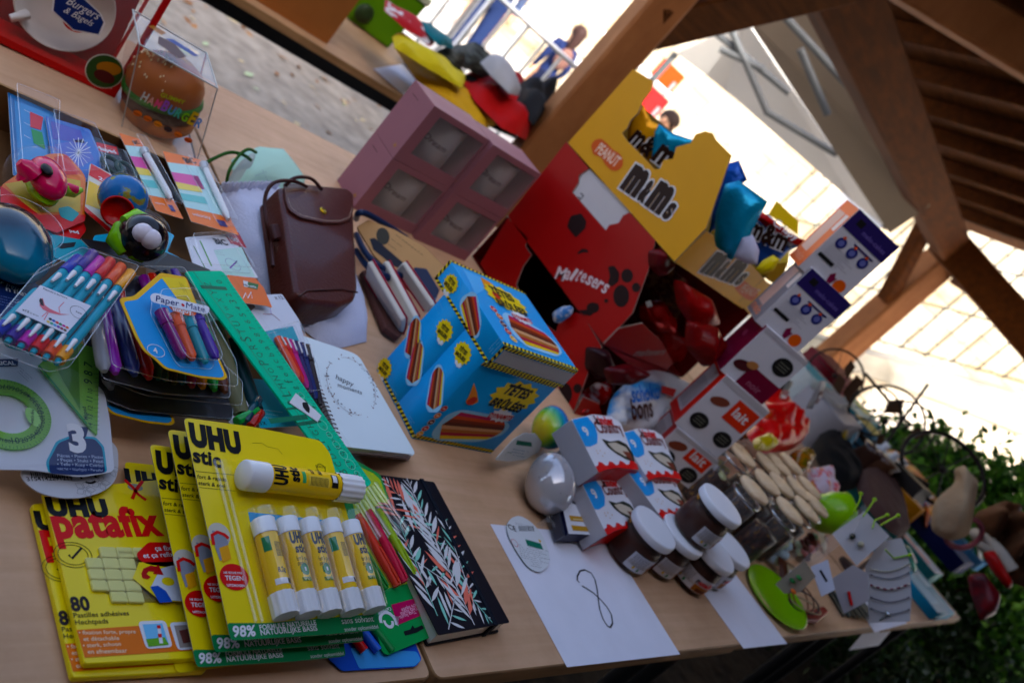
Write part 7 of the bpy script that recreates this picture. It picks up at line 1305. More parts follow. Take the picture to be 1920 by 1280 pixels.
# red bag of sweets, black pouch etc.
pouch('sweet_bag', 'large glossy red bag with yellow ends, hanging over the wooden lid jars', [(1402, 740), (1430, 735), (1470, 765), (1504, 800), (1506, 828), (1480, 845), (1430, 850), (1400, 820), (1404, 780)], .86, .05, patchy('c00a14', 'a80814', 3, .5, .6, .35, c='c8781c'), seed=21, cat='bag', noise=.35)
pouch('yellow_wrapper', 'crumpled yellow wrapper at the lower end of the large red bag', [(1410, 825), (1440, 815), (1456, 836), (1440, 846), (1414, 842)], .90, .02, m('b8a818', .3, nz=.15, bp=.5), seed=22, cat='wrapper')
pouch('sweet_bag', 'small amber and green bag right of the large red bag', [(1480, 850), (1506, 842), (1520, 865), (1506, 890), (1484, 880)], .86, .03, patchy('8a5a10', '4a5a10', 4, .45, .6, .2, c='c81414'), seed=23, cat='bag')
pouch('sweet_bag', 'pale pink and white bag with orange print between jars and black pouch', [(1512, 880), (1540, 880), (1562, 908), (1564, 940), (1540, 932), (1516, 905)], .84, .03, patchy('c8b8c4', 'c83a4a', 4, .5, .6, .3, c='d8a020'), seed=24, cat='bag')
pouch('black_pouch', 'black soft pouch between the jars and the white bottles', [(1520, 840), (1548, 800), (1562, 830), (1600, 880), (1606, 915), (1570, 925), (1540, 880)], .82, .06, m('050506', .9), seed=25, cat='pouch', noise=.1)
pouch('brown_cloth', 'dark brown ribbed cloth laid over a box right of the lime green bowl', [(1603, 885), (1640, 880), (1670, 885), (1690, 960), (1698, 1010), (1670, 1000), (1630, 960), (1606, 920)], .84, .04, m('4a3430', .8, nz=.08, bp=.6, bs=180), seed=26, cat='cloth', noise=.05, pw=.25)
# lime bowl and plate
lime = m('86bc1c', .3, nz=.04, coat=.3)
t = M(); c_ = PD(1562, 962, 2.05); bx = nrm(np.array((.55, -.35, .55))); t.lathe(c_, bx, [(0, -.05), (.028, -.048), (.042, -.03), (.048, 0), (.046, .035), (.043, .037), (.04, .03), (.036, 0), (0, -.04)], lime, n=32); tag(t.build('lime_cup'), 'lime green cup tipped on its side by the wooden lid jars', 'cup')
t = M(); c_ = P(1452, 1122, .757); pn = nrm(np.array((-.12, .0, 1))); t.lathe(c_, pn, [(0, -.006), (.04, -.006), (.062, .002), (.072, .008), (.073, .0095), (.071, .0095), (.06, .004), (.04, -.003), (0, -.003)], lime, n=44); tag(t.build('lime_plate'), 'round lime green plate under the heap of wire rings, left of the jewellery cards', 'plate')
# jewellery cards
jc_ = m('b9b7bc', .55, nz=.03)
def fcard(name, label, px, D, mt, th=.0012, cat='jewellery card', grp='jewellery cards on the stand', tilt=.25, deco=None, az_=None):
    c0 = PD(*np.mean(np.array(px), 0), D); f = nrm((c0-CAM)*(1, 1, 0)); 
    if az_ is not None: f = np.array((math.sin(math.radians(az_)), math.cos(math.radians(az_)), 0))
    pl = PL(c0, (f[1], -f[0], 0), (f[0]*tilt, f[1]*tilt, 1)); e = E(name, c0, label, cat, grp); t = M(); t.slabp(pl, px, -th, 0, mt, r=.0015); t.build('card', e)
    if deco: deco(e, pl)
    return e, pl
def d1_(e, pl):
    for (x, y), c_ in (((1598, 1005), '20281c'), ((1614, 1020), 'b0a890')): t = M(); t.ball(pl.W(*pl.L(x, y), .005), .0062, m(c_, .25, coat=.5), n=14); t.build('earring', e)
fcard('jewellery_card', 'square grey card with one dark and one cream stud earring', [(1560, 1000), (1622, 957), (1668, 1005), (1606, 1060)], 1.76, jc_, deco=d1_)
def d2_(e, pl):
    for k, (y0, c_) in enumerate(((1062, 'b8b4a8'), (1074, '4a4a58'), (1094, '5a2a34'), (1118, '4a3a4a'), (1140, '4a4a50'))):
        A, B = (1634, y0+4-k), (1704, y0-(2 if k else 6)+k*1.0); t = M(); pts = []
        for f in np.linspace(0, 1, 12): x = A[0]+(B[0]-A[0])*f; y = A[1]+(B[1]-A[1])*f+9*math.sin(math.pi*f); pts.append(pl.W(*pl.L(x, y), .003))
        t.tube(pts, .0009, m(c_, .5), n=6); t.ball(pts[0], .002, m(c_, .4), n=8); t.ball(pts[-1], .002, m(c_, .4), n=8)
        if k == 0: [t.ball(p, .0018, m('c8c4b0', .3, me=.6), n=8, k=6) for p in pts[1:-1]]
        if k == 2: [t.ball(p, .0022, m(('7a2030', 'c8c0b8')[i % 2], .4), n=8, k=6) for i, p in enumerate(pts)]
        if k == 4: t.ball(pts[5], (.004, .006, .003), m('c8ccd0', .25, me=.8), n=12); t.tube([pts[5], pts[5]+(0, 0, -.018), pts[5]+(.004, 0, -.024)], .0016, m('b8bcc0', .25, me=.8), n=8)
        t.build('bracelet', e)
fcard('jewellery_card', 'tall grey card holding five thin bracelets, one with a silver bow', [(1622, 1062), (1650, 1015), (1690, 1008), (1704, 1040), (1709, 1120), (1706, 1164), (1630, 1167)], 1.78, jc_, deco=d2_, tilt=.1)
fcard('jewellery_card', 'grey card with a red tassel left of the bracelets', [(1558, 1085), (1600, 1058), (1628, 1075), (1630, 1125), (1582, 1150)], 1.72, m('9a9498', .6), deco=lambda e, pl: M().tube([pl.W(*pl.L(1591, 1108), .003), pl.W(*pl.L(1597, 1134), .003)], .0028, m('b8141c', .5), n=8).build('tassel', e))
fcard('price_card', 'small white price card with a tiny dark mark left of the tassel card', [(1520, 1062), (1552, 1048), (1566, 1105), (1540, 1118)], 1.66, m('c4c6d4', .6), cat='price card', deco=lambda e, pl: M().text(pl, '1', (1548, 1090), (1552, 1088), BLK, .0006, bold=.02, k=1).build('mark', e))
fcard('plastic_sheet', 'see-through acrylic panel of the jewellery stand seen edge on', [(1452, 1096), (1620, 946), (1626, 950), (1600, 1000), (1470, 1108)], 1.70, clear(haze=.07), cat='display panel', tilt=.05)
fcard('jewellery_card', 'clear sleeve with green and orange beads above the lime plate', [(1454, 1094), (1508, 1050), (1530, 1080), (1500, 1110), (1470, 1112)], 1.62, clear('b8b0a0', haze=.4), deco=lambda e, pl: [M().ball(pl.W(*pl.L(x, y), .003), (.008, .006, .003), m(c_, .5), n=10).build('bead', e) for x, y, c_ in ((1486, 1088, '2a6a3a'), (1498, 1082, '3a7a44'), (1488, 1108, 'c8641c'))])
e = E('bead_ring', P(1500, 1140, .75), 'brown wire rings and cords heaped on the lime plate', 'bracelets'); t = M()
for k in range(4): c_ = P(1500+k*3, 1118+k*5, .775); t.tube([c_+np.array((math.cos(a)*.035, math.sin(a)*.03, .012*math.sin(a+k)))for a in np.linspace(0, 6.28, 26)], .0016, m(('8a5a3a', '6a4030', '2a2a34', 'a89878')[k], .4), n=6)
t.build('rings', e)
t = M(); pl = ZP(.753); [t.slabp(pl, [(1552+k*9, 1110+k*4), (1562+k*9, 1106+k*4), (1590+k*9, 1150+k*2), (1580+k*9, 1156+k*2)], k*.002, k*.002+.003, m(('1c2a2c', '2a3a3c', '14201c', '24302c')[k % 4], .5)) for k in range(6)]; tag(t.build('patterned_cloth'), 'dark green and black patterned cloth under the jewellery cards', 'cloth')
t = M(); t.slabp(ZP(.76), [(1500, 1150), (1538, 1140), (1548, 1152), (1530, 1168), (1502, 1166)], 0, .01, m('8a1014', .5), r=.004, bev=.003); tag(t.build('red_trinket'), 'small dark red trinket at the table edge below the lime plate', 'trinket')
# green stems with beads
STEMS = []; gs = m('8ab42a', .4)
for a, b, c_ in (((1618, 968, 1.74), (1632, 948, 1.76), (1640, 936, 1.78)), ((1600, 960, 1.74), (1612, 938, 1.76), (1614, 925, 1.78)), ((1650, 985, 1.74), (1672, 972, 1.76), (1684, 966, 1.78)), ((1636, 990, 1.74), (1640, 975, 1.76), (1664, 965, 1.78)), ((1660, 1030, 1.76), (1676, 1046, 1.78), (1706, 1040, 1.78))): p = [PD(*x) for x in (a, b, c_)]; t = M(); t.tube(p, .0016, gs, n=6); t.ball(p[-1], .004, gs, n=10); STEMS.append(t)

M_st = M(); M_st.tube([P(1600, 1075, .75), P(1600, 1075, .75)+(0, 0, .16)], .006, m('6a5a50', .5), n=10); M_st.lathe(P(1600, 1075, .7505), (0, 0, 1), [(0, 0), (.05, 0), (.05, .006), (0, .01)], m('3a2c28', .5), n=24); st_e = E('jewellery_stand', P(1600, 1075, .75), 'small stand with thin green bead-tipped stems carrying the jewellery cards', 'stand'); M_st.build('post', st_e); [x.build('stem', st_e) for x in STEMS]

# ================================================================ stack of flat sweet cartons, centre right
bu = nrm(np.array((.766, -.643, 0))); bn = np.array((.643, .766, 0))     # along the front, away
pur, bur, orr, wh2, dko = m('2a1e5e', .4), m('6e0c30', .4), m('e06a40', .4), m('d4d3da', .45, nz=.02), m('1e1c1c', .4)
def cart(bfl, D, w_, d_, h_, front, left, deco, label, grp='white sided cartons in the leaning stack', top=None):
    O = PD(*bfl, D); e = E('sweet_carton', O+bu*w_/2+bn*d_/2, label, 'carton', grp); t = M(); pl = PL(O, bu, (0, 0, 1)); t.slab(pl, [(0, 0), (w_, 0), (w_, h_), (0, h_)], -d_, 0, front, front, bev=.0006); lp = PL(O+bn*d_, -bn, (0, 0, 1)); t.slab(lp, [(0.001, .001), (d_-.001, .001), (d_-.001, h_-.001), (0.001, h_-.001)], 0, .0006, left)
    t.build('carton', e); t = M(); deco(t, pl, lp.up(.0006), w_, d_, h_); t.build('print', e); return O
def R(t, pl, x0, y0, x1, y1, mt, h=.0006): t.ink(pl, [(x0, y0), (x1, y0), (x1, y1), (x0, y1)], mt, h)
def dpur(t, f, l, w_, d_, h_):
    R(t, f, 0, h_*.72, w_, h_, pur); R(t, f, .015, h_*.84, .03, h_*.93, dko, .0009); t.text(f, 'melo-cakes', (w_*.35, h_*.8), (w_*.9, h_*.8), m('6a5aa0', .5), .0009, bold=.02, px=False)
    for k in range(3): c0 = (w_*(.22+.27*k), h_*.56); t.ink(f, ell2(*c0, .0105), m('1f2470', .4), .0009); t.ink(f, ell2(*c0, .006), m('6a70b0', .4), .0012); t.ink(f, ell2(c0[0]-.002, c0[1]+.011, .003), m('e0602a', .4), .0011)
    R(t, f, w_*.4, h_*.645, w_*.86, h_*.67, pur, .0009); R(t, f, w_*.07, h_*.27, w_*.42, h_*.32, dko, .0009); t.ink(f, ell2(w_*.78, h_*.16, .0125), m('e0641c', .4), .0009)
    t.ink(f, [(w_*.5, h_*.2), (w_*.56, h_*.26), (w_*.62, h_*.2), (w_*.66, h_*.22), (w_*.62, h_*.08), (w_*.54, h_*.1)], m('7a1c40', .4), .0009)
    for k in range(7): y = h_*(.48-.03*k); t.line(f, [(w_*.1, y), (w_*(.5+.1*(k % 3)), y)], .0008, m('9a98a4'), .0008, px=False)
    R(t, l, d_*.12, h_*.2, d_*.62, h_*.85, m('e0b8a8', .5), .0004); R(t, l, d_*.7, h_*.6, d_*.92, h_*.85, m('e8d8d0', .5), .0004); t.text(l, 'melo', (d_*.1, h_*.06), (d_*.8, h_*.06), m('e89070', .5), .0005, bold=.02, px=False)
def dbur(t, f, l, w_, d_, h_):
    R(t, f, w_*.34, 0, w_, h_*.4, bur); R(t, f, 0, h_*.92, w_, h_, m('b8b4ba', .5)); t.ink(f, ell2(w_*.74, h_*.68, .021, .019), dko, .0009); [t.line(f, [(w_*.74-.012, h_*.68+.006*k), (w_*.74+.012, h_*.68+.006*k)], .0012, m('8a8a7a'), .0012, px=False) for k in (-1, 0, 1)]
    t.ink(f, ell2(w_*.22, h_*.3, .02, .011, rot=.3), m('4a1c20', .4), .0009); t.ink(f, ell2(w_*.34, h_*.4, .012, .008, rot=.3), m('b07a4c', .4), .001); t.text(f, 'noir', (w_*.5, h_*.1), (w_*.8, h_*.1), m('9a5a70', .5), .0009, bold=.02, px=False)
    t.ink(l, ell2(d_*.45, h_*.65, .008), m('8a3050', .5), .0004); t.text(l, 'melo', (d_*.2, h_*.25), (d_*.7, h_*.25), m('8a3050', .5), .0004, px=False)
def dred(t, f, l, w_, d_, h_):
    R(t, f, 0, h_*.9, w_, h_, m('b8b4b8', .5)); R(t, f, w_*.48, h_*.5, w_*.95, h_*.86, m('d8401c', .4)); t.text(f, 'lait', (w_*.56, h_*.62), (w_*.86, h_*.62), WHT, .0009, bold=.02, px=False)
    for x in (.26, .8): t.ink(f, ell2(w_*x, h_*.26, .02, .017), dko, .0009); [t.line(f, [(w_*x-.011, h_*.26+.006*k), (w_*x+.011, h_*.26+.006*k)], .0012, m('8a8a7a'), .0012, px=False) for k in (-1, 0, 1)]
    t.ink(f, ell2(w_*.26, h_*.66, .02, .01, rot=.4), m('7a4030', .4), .0009); R(t, l, d_*.1, h_*.15, d_*.75, h_*.9, m('b0a8ac', .5), .0004)
    for k in range(14): t.line(l, [(d_*(.15+.04*k), h_*.2), (d_*(.15+.04*k), h_*.7)], .001, m('5a5458'), .0005, px=False)
cart((1497, 500), 1.66, .106, .070, .143, wh2, orr, dpur, 'top carton of the leaning stack, orange side and a purple band')
cart((1416, 602), 1.66, .106, .074, .139, wh2, m('8a8488', .5), dpur, 'second carton from the top, white with a purple band, under the orange sided one')
cart((1350, 694), 1.66, .112, .085, .121, wh2, bur, dbur, 'dark burgundy sided carton in the middle of the leaning stack')
cart((1265, 793), 1.66, .118, .085, .139, wh2, m('c8301c', .4), dred, 'carton with a red side and black oval marks, above the bottom one')
cart((1213, 853), 1.66, .115, .085, .085, wh2, m('a8201c', .4), dred, 'bottom carton of the leaning stack with two black oval marks')
# ================================================================ things farther along the table
def fbox(name, label, A, B, z0, z1, dep, mt, side=None, cat='box', grp=None, deco=None):
    """A, B: px of the near bottom edge on the table at z0"""
    a, b = P(*A, z0), P(*B, z0); u = nrm(b-a); n_ = np.array((-u[1], u[0], 0)); L_2 = np.linalg.norm(b-a); e = E(name, (a+b)/2, label, cat, grp); t = M(); pl = PL(a, u, n_); t.slab(pl, [(0, 0), (L_2, 0), (L_2, dep), (0, dep)], 0, z1-z0, mt, side or mt, bev=.0015); t.build('carton', e)
    if deco: t = M(); deco(t, pl.up(z1-z0), PL(a, u, (0, 0, 1)), L_2, dep, z1-z0); t.build('print', e)
def dz(c1, c2): return lambda t, tp, fr_, L_2, d_, h_: (R(t, tp, L_2*.1, d_*.1, L_2*.5, d_*.9, m(c1, .4)), R(t, tp, L_2*.6, d_*.3, L_2*.9, d_*.7, m(c2, .4)), t.line(tp, [(L_2*.15, d_*.5), (L_2*.45, d_*.5)], .003, WHT, .001, px=False))
def sbox(label, A, w_, d_, h_, mt, deco, side=None):
    a = P(*A, .7505); e = E('slim_box', a+(w_/2, d_/2, 0), label, 'slim box', 'slim boxes lying side by side'); t = M(); pl = PL(a, (1, -.03, 0), (0, 1, 0)); t.slab(pl, [(0, 0), (w_, 0), (w_, d_), (0, d_)], 0, h_, mt, side or mt, bev=.0015); t.build('carton', e); t = M(); deco(t, pl.up(h_), pl, w_, d_, h_); t.build('print', e)
sbox('long light blue box at the near table edge beside the bracelet card', (1742, 1160), .20, .30, .03, m('2f8ab0', .4), dz('5aa8c8', '8ac0d8'))
sbox('white and pink slim box behind the light blue one', (1728, 1092), .11, .36, .05, m('b4bcc8', .4), dz('c88a90', '3a8a8a'), m('3a8a8a', .4))
sbox('navy blue slim box with small stars in the row of boxes', (1782, 1072), .16, .42, .06, m('161c50', .4), dz('2a2a6a', 'c8b8c0'))
sbox('pale blue slim box at the far side of the row of boxes', (1822, 1068), .10, .42, .05, m('4a80a8', .4), dz('8ab0c8', '2a5a80'))
fbox('orange_box', 'orange box with a white lid between brown cloth and tan pouch', (1655, 935), (1700, 930), .7505, .86, .16, m('c87a14', .45), deco=dz('d8d4cc', 'e0a02a'))
fbox('orange_box', 'yellow orange box with blue and white print right of the brown cloth', (1692, 985), (1740, 975), .7505, .84, .16, m('d08c1c', .45), deco=dz('2a2a80', 'd8d8d8'))
fbox('teal_tin', 'rounded turquoise tin with a pale rim above the large red bag', (1478, 760), (1512, 775), .80, .93, .16, m('3aa0aa', .35), m('c8d4d4', .3), cat='tin')
fbox('grey_carton', 'grey white carton behind the black pouch', (1520, 850), (1560, 850), .7505, .90, .18, m('9a989c', .5))
fbox('grey_carton', 'pale carton with an open flap behind the large red bag', (1500, 815), (1530, 815), .7505, .92, .2, m('b4b0ac', .5))
fbox('teal_box', 'teal box leaning near the hanging wire rings', (1575, 815), (1620, 830), .7505, .86, .2, m('1f7f90', .45), deco=dz('3a9ab0', '8ab03a'))
fbox('yellow_book', 'small yellow and blue booklet beside the teal box', (1600, 850), (1625, 855), .7505, .86, .12, m('8a8a2a', .5), m('4a80a0', .5), cat='booklet')
fbox('red_carton', 'dark red carton just behind the turquoise tin', (1500, 765), (1540, 780), .7505, .95, .16, m('6a1220', .5))
for k, (x, y) in enumerate(((1575, 850), (1592, 868), (1608, 882))):
    e = E('white_bottle', P(x+20, y+40, .7505), ('white glossy bottle nearest the black pouch', 'middle white glossy bottle of three', 'white glossy bottle nearest the brown cloth')[k], 'bottle', 'white bottles behind the black pouch'); b_ = P(x+20, y+40, .7505); M().lathe(b_, (0, 0, 1), [(0, 0), (.028, 0), (.032, .006), (.032, .12), (.024, .145), (.012, .155)], m('c8ccd0', .15, coat=.5), n=26).build('body', e); M().lathe(b_, (0, 0, 1), [(.013, .153), (.013, .175), (0, .176)], m('e0e0e4', .3), n=20).build('cap', e)
def fp(nm, label, px, D, H, mt, seed, cat, **k):
    c0 = PD(*np.mean(np.array(px), 0), D); f = nrm((c0-CAM)*(1, 1, 0)); pouch(nm, label, px, 0, H, mt, seed=seed, cat=cat, pl=PL(c0, (f[1], -f[0], 0), (f[0]*.5, f[1]*.5, 1)), **k)
fp('tan_pouch', 'tan cloth pouch with a gathered neck at the far table end', [(1745, 995), (1748, 945), (1765, 925), (1792, 905), (1788, 880), (1800, 872), (1812, 892), (1832, 905), (1824, 950), (1818, 1005), (1780, 1015)], 2.75, .06, m('a08c74', .9, bp=1, bs=40), 31, 'pouch', noise=.35, fl=40)
fp('brown_bag', 'wrinkled brown bag at the right edge in front of the bush', [(1822, 965), (1850, 950), (1890, 948), (1935, 975), (1965, 1040), (1950, 1110), (1900, 1095), (1862, 1040), (1838, 1000)], 2.9, .10, m('5e3e2a', .75, nz=.25, bp=1, bs=16), 32, 'bag', noise=.9, fl=60)
fp('red_purse', 'bright red purse with a pale handle at the far table corner', [(1842, 1035), (1860, 1030), (1880, 1060), (1900, 1098), (1890, 1105), (1858, 1068)], 2.65, .03, m('a0101a', .4), 33, 'purse')
fp('red_purse', 'dark red purse with white trim lying lower at the table corner', [(1812, 1078), (1840, 1072), (1876, 1115), (1868, 1150), (1838, 1165), (1822, 1120)], 2.6, .04, patchy('6a0c1a', '40101a', 3, .4, .6, .4), 34, 'purse')
t = M(); t.tube([PD(*p) for p in ((1828, 1000, 2.9), (1850, 1010, 2.85), (1880, 1040, 2.8), (1898, 1068, 2.8))], .018, m('b8b0a4', .6), n=10); t.tube([PD(*p) for p in ((1835, 1020, 2.8), (1860, 1035, 2.8), (1890, 1062, 2.8))], .012, m('a8a094', .6), n=10); tag(t.build('pale_handle'), 'pale rounded handles arching over the red purse', 'handle')
t = M(); c_ = PD(1808, 1000, 2.8); t.tube([c_+np.array((math.cos(a)*.05*.8, -math.cos(a)*.05*.6, math.sin(a)*.05)) for a in np.linspace(0, 6.28, 22)], .008, m('8a4a54', .5), n=8); tag(t.build('pink_ring'), 'dusky pink ring shape in front of the tan pouch', 'ring')
# small goods filling the far half of the table
def sachet(label, px, py, z, w_, h_, yaw, tilt, c1, c2, nm='small_packet', cat='packet'):
    c0 = P(px, py, z); a = math.radians(yaw); u = np.array((math.cos(a), math.sin(a), 0)); v = np.array((-math.sin(a)*math.cos(tilt), math.cos(a)*math.cos(tilt), math.sin(tilt))); pl = PL(c0, u, v); e = E(nm, c0, label, cat, 'small packets at the far half of the table'); t = M(); t.pillow(pl, [(-w_/2, -h_/2), (w_/2, -h_/2), (w_/2, h_/2), (-w_/2, h_/2)], .010, m(c1, .35, nz=.1, bp=.5, bs=70), noise=.5, seed=int(px), fl=90); t.build('pouch', e)
    t = M(); q = pl.up(.0125); t.ink(q, [(-w_*.3, -h_*.25), (w_*.3, -h_*.25), (w_*.3, h_*.2), (-w_*.3, h_*.2)], m(c2, .4), 0); t.line(q, [(-w_*.2, 0), (w_*.22, 0)], h_*.08, WHT, .0008, px=False); t.build('printed_label', e)
for q in (('small teal packet between the grey cartons and the teal box', 1556, 800, .80, .07, .09, 20, .9, '1f7a88', 'c8d0d0'), ('small purple packet beside the turquoise tin', 1528, 790, .82, .07, .1, -10, 1.1, '4a2a6a', 'd8c040'), ('small white packet above the black pouch', 1548, 775, .86, .08, .1, 30, 1.2, 'c8c8cc', '3a6aa8'), ('small yellow packet left of the white bottles', 1580, 828, .84, .06, .09, 10, 1.0, 'b8a020', '2a5a3a'), ('small red packet near the brown pots', 1618, 880, .82, .07, .09, -20, .9, 'a01820', 'd8d0c8'), ('small pale blue packet under the wire wheels', 1602, 812, .86, .08, .1, 15, 1.1, '7ab0c8', 'e0e0e0'),
          ('small orange packet between orange boxes and tan pouch', 1735, 965, .82, .06, .08, 30, .8, 'c8661c', 'e0d0b0'), ('small mint packet lying on the slim boxes', 1705, 1045, .80, .06, .08, 10, .3, '6ab8a0', 'd8d8d8'), ('small dark green packet right of the navy slim box', 1832, 1040, .80, .07, .08, -15, .6, '1c4a30', 'b8b8a0'), ('small black packet behind the red bag', 1462, 740, .90, .08, .1, 0, 1.2, '141416', '8a1a20'), ('small grey packet beside the burgundy carton', 1530, 740, .92, .08, .1, 10, 1.2, '8a8a90', '5a1a2a'),
          ('small maroon packet at the foot of the pale handles', 1860, 1010, .80, .06, .08, 20, .8, '5a1420', 'c8a8a0'), ('small cream packet in front of the lime green cup', 1540, 1010, .77, .05, .06, 25, .5, 'c8bca0', '8a4a2a'), ('small brown packet left of the acrylic panel', 1475, 1075, .77, .05, .06, -25, .4, '5a3424', 'b8a888')): sachet(*q)
for k, (x, y, c_) in enumerate(((1395, 985, '8a1418'), (1405, 960, '2a3a5a'), (1455, 985, 'b8862a'), (1525, 985, '3a5a3a'), (1540, 860, '9a2a3a'))):
    c0 = P(x, y, .7505); e = E('candy_tub', c0, 'tiny clear tub of %s sweets among the wooden lid jars' % ('cherry red', 'dark blue', 'amber', 'dark green', 'raspberry pink')[k], 'tub', 'tiny clear tubs'); M().lathe(c0, (0, 0, 1), [(0, 0), (.024, 0), (.027, .045), (.028, .046)], clear(haze=.03), n=22).build('tub', e); M().lathe(c0, (0, 0, 1), [(0, .002), (.022, .002), (.0245, .036), (.015, .042), (0, .043)], patchy(c_, '1a1012', 8, .45, .6, .3, c='c8c0b8'), n=18).build('sweets', e); M().lathe(c0, (0, 0, 1), [(.028, .045), (.029, .047), (.029, .051), (0, .052)], m('b8bcc0', .2, me=.8), n=22).build('lid', e)
# wire wheels with wooden squares (hanging ornament)
iron = m('26211e', .5, me=.4); wsq = m('4a3222', .7)
e = E('wire_wheel_ornament', PD(1650, 820, 3.6), 'dark wire ornament of open wheels with brown wooden squares behind the goods', 'ornament')
def wheel(cx, cy, D, r, parent, sp=10, th=.006, ph=0, tl=.3):
    c0 = PD(cx, cy, D); f = nrm((c0-CAM)*(1, 1, 0)); pl = PL(c0, (f[1], -f[0], 0), (f[0]*tl, f[1]*tl, 1)); t = M(); t.tube([pl.W(math.cos(a)*r, math.sin(a)*r) for a in np.linspace(0, 6.28318, 36)], th, iron, n=6)
    for k in range(sp): a = ph+6.283*k/sp; t.tube([pl.W(0, 0), pl.W(math.cos(a)*r, math.sin(a)*r)], th*.35, iron, n=5)
    t.ball(c0, r*.09, iron, n=10); t.build('wheel', parent); return pl
wheel(1565, 705, 3.5, .105, e, 6, .0045); wheel(1660, 790, 3.6, .14, e, 8, .005); wheel(1700, 800, 3.7, .10, e, 6, .004); wheel(1640, 770, 3.4, .09, e, 5, .004)
for poly, D in (([(1582, 690), (1596, 674), (1604, 688), (1588, 712)], 3.4), ([(1562, 725), (1573, 700), (1586, 715), (1574, 742)], 3.4), ([(1580, 735), (1606, 702), (1620, 716), (1590, 756)], 3.45), ([(1665, 750), (1696, 748), (1690, 776), (1658, 774)], 3.5), ([(1706, 808), (1722, 800), (1734, 815), (1716, 825)], 3.6), ([(1645, 820), (1658, 812), (1656, 835), (1640, 842)], 3.4)):
    c0 = PD(*np.mean(np.array(poly), 0), D); f = nrm((c0-CAM)*(1, 1, 0)); pl = PL(c0, (f[1], -f[0], 0), (0, 0, 1)); M().slabp(pl, poly, -.008, 0, wsq).build('wooden_square', e)
t = M(); t.tube([PD(1520, 690, 3.4), PD(1640, 850, 3.5), PD(1740, 910, 3.6)], .012, iron, n=6); t.tube([PD(1622, 700, 3.5), PD(1700, 790, 3.6)], .007, iron, n=6); t.tube([PD(1740, 720, 3.6), PD(1640, 860, 3.5)], .006, iron, n=6); t.build('bars', e)
e = E('bicycle_wheel_ornament', PD(1760, 870, 3.4), 'larger thick black wheel ring standing in front of the bush', 'ornament'); wheel(1768, 880, 3.4, .15, e, 10, .008, ph=.2, tl=1.1)
t = M(); t.beam(PD(1680, 880, 3.3), PD(1730, 930, 3.25), .09, .05, iron); t.build('base_bar', e)
for k, (x, y, c_) in enumerate(((1636, 850, '3a241c'), (1660, 870, '4a2e20'))): t = M(); a = PD(x, y, 3.2); t.lathe(a-(0, 0, .1), (0, 0, 1), [(0, 0), (.05, 0), (.06, .04), (.04, .1), (.05, .12), (0, .12)], m(c_, .35, coat=.4), n=20); tag(t.build('brown_pot'), ('brown glazed pot under the wire wheels', 'second brown pot nearer the black wheel ring')[k], 'pot', 'brown pots under the wire wheels')

# ================================================================ far table: carton, jackets, plates
def farcloth(name, label, pts, z, H, mt, seed, cat='jacket', fl=16):
    t = M(); pl = ZP(z); t.pillow(pl, pl.px(pts), H, mt, noise=.8, seed=seed, fl=38, sub=4, rings=10, pw=.4); tag(t.build(name), label, cat, 'jackets heaped on the far table' if cat == 'jacket' else None)
t = M(); cy_ = 2.26; pl = FP(cy_); a, b = P(200, -140, .73), P(612, 82, .73); cb_ = m('9a6238', .7, nz=.08); t.box((a[0]-.3, cy_, .7305), (P(612, 82, .73)[0], cy_+.4, 1.12), cb_); ec = E('brown_carton', ((a+b)/2), 'big brown carton on the far table at the top edge', 'carton'); t.build('carton', ec); t = M(); x1_ = b[0]; t.box((a[0]-.3, cy_-.004, .90), (x1_-.002, cy_-.001, .925), m('4a2a18', .6)); t.build('dark_seam', ec)
t = M(); t.slabp(ZP(.732), [(700, 130), (760, 120), (800, 165), (770, 190)], 0, .002, PAPER); tag(t.build('white_cloth'), 'white paper lying on the far table above the pink boxes', 'paper')
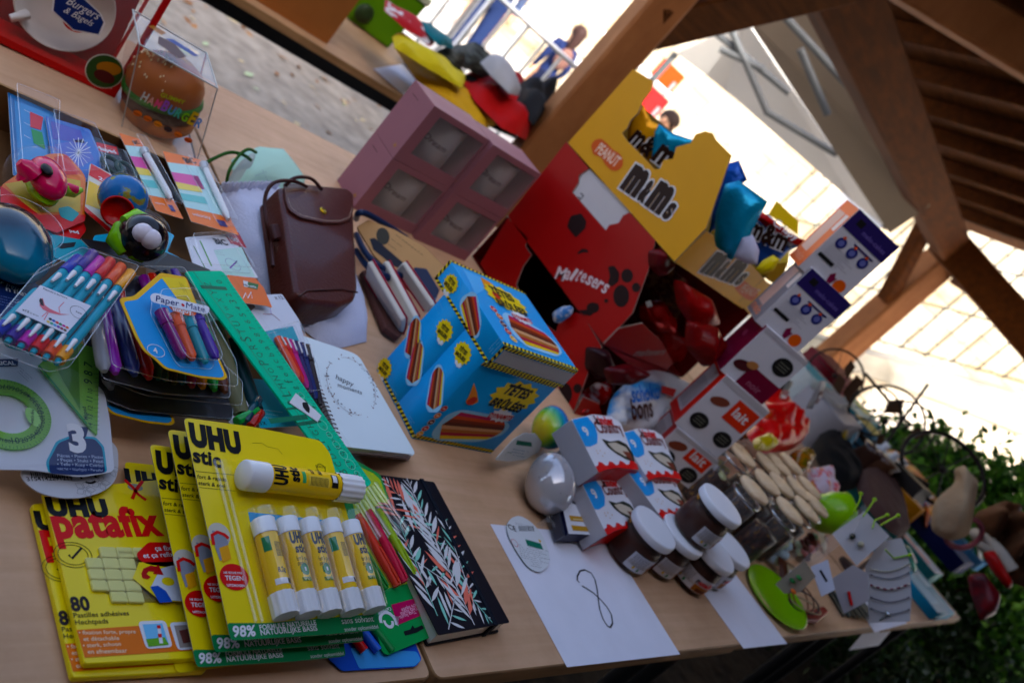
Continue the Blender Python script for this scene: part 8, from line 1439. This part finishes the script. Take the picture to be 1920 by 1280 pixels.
e = E('green_crate', P(690, 60, .732), 'green tub with white rim on the far table at the top edge', 'crate'); gt = P(645, 30, .732); gb = P(728, 92, .732); t = M(); pl = PL(gt, gb-gt, (0, 0, 1)); L_2 = np.linalg.norm(gb-gt); t.slab(pl, [(0, 0), (L_2, 0), (L_2+.02, .2), (-.02, .2)], -.22, 0, m('5a8a20', .4), bev=.01); t.build('tub', e); t = M(); t.slab(pl, [(-.02, .2), (L_2+.022, .2), (L_2+.022, .225), (-.02, .225)], -.23, .006, m('c8d0b8', .4), bev=.004); t.build('rim', e); t = M(); t.ball(pl.W(L_2*.25, .05, .01), (.035, .02, .035), m('2a3a20', .5), n=14); t.build('knob', e)
farcloth('yellow_jacket', 'bright yellow jacket, upper one of the two lying along the far table', [(735, 70), (745, 62), (820, 120), (872, 152), (866, 166), (800, 128), (740, 90)], .86, .025, m('c8b80e', .7, nz=.12, bp=.8, bs=25), 1)
farcloth('yellow_jacket', 'deeper yellow jacket, lower one reaching down behind the pink boxes', [(738, 88), (790, 120), (850, 165), (930, 235), (900, 245), (840, 200), (780, 150)], .80, .03, m('c89c10', .7, nz=.12, bp=.8, bs=25), 2)
farcloth('black_jacket', 'black jacket spread between the yellow jackets', [(740, 76), (800, 110), (860, 150), (960, 240), (970, 262), (900, 230), (820, 160)], .78, .05, m('0e0d10', .8), 3)
farcloth('red_jacket', 'red padded jacket with black sleeves beside the post', [(862, 146), (880, 135), (930, 150), (975, 190), (1000, 240), (985, 262), (940, 240), (890, 190)], .84, .06, m('a81012', .7, nz=.2, bp=.9, bs=22), 4)
farcloth('grey_jacket', 'mottled grey jacket behind the red one', [(820, 96), (860, 92), (905, 110), (940, 150), (925, 160), (880, 132), (845, 120)], .88, .05, patchy('24261f', '50524c', 7, .4, .6, .8), 5)
farcloth('red_scarf', 'red and white folded cloth at the top above the yellow jackets', [(722, 0), (740, 20), (780, 50), (815, 82), (806, 88), (760, 56), (720, 20)], .90, .02, patchy('a01824', 'c8c4c8', 3, .55, .6, .8), 6)
farcloth('teal_cloth', 'teal cloth strip behind the red and white cloth', [(780, 42), (800, 44), (846, 82), (850, 92), (820, 84)], .92, .02, m('14606a', .8, bp=.6), 7)
farcloth('dark_bag', 'dark bag lying against the post right of the red jacket', [(960, 170), (985, 180), (1015, 190), (1022, 215), (1000, 235), (975, 205)], .90, .07, m('1a1818', .8), 8, cat='bag')
farcloth('white_scarf', 'pale grey cloth showing between grey and red jackets', [(900, 118), (915, 120), (960, 160), (972, 180), (955, 176), (920, 142)], .93, .05, m('a8a8ac', .7), 9)
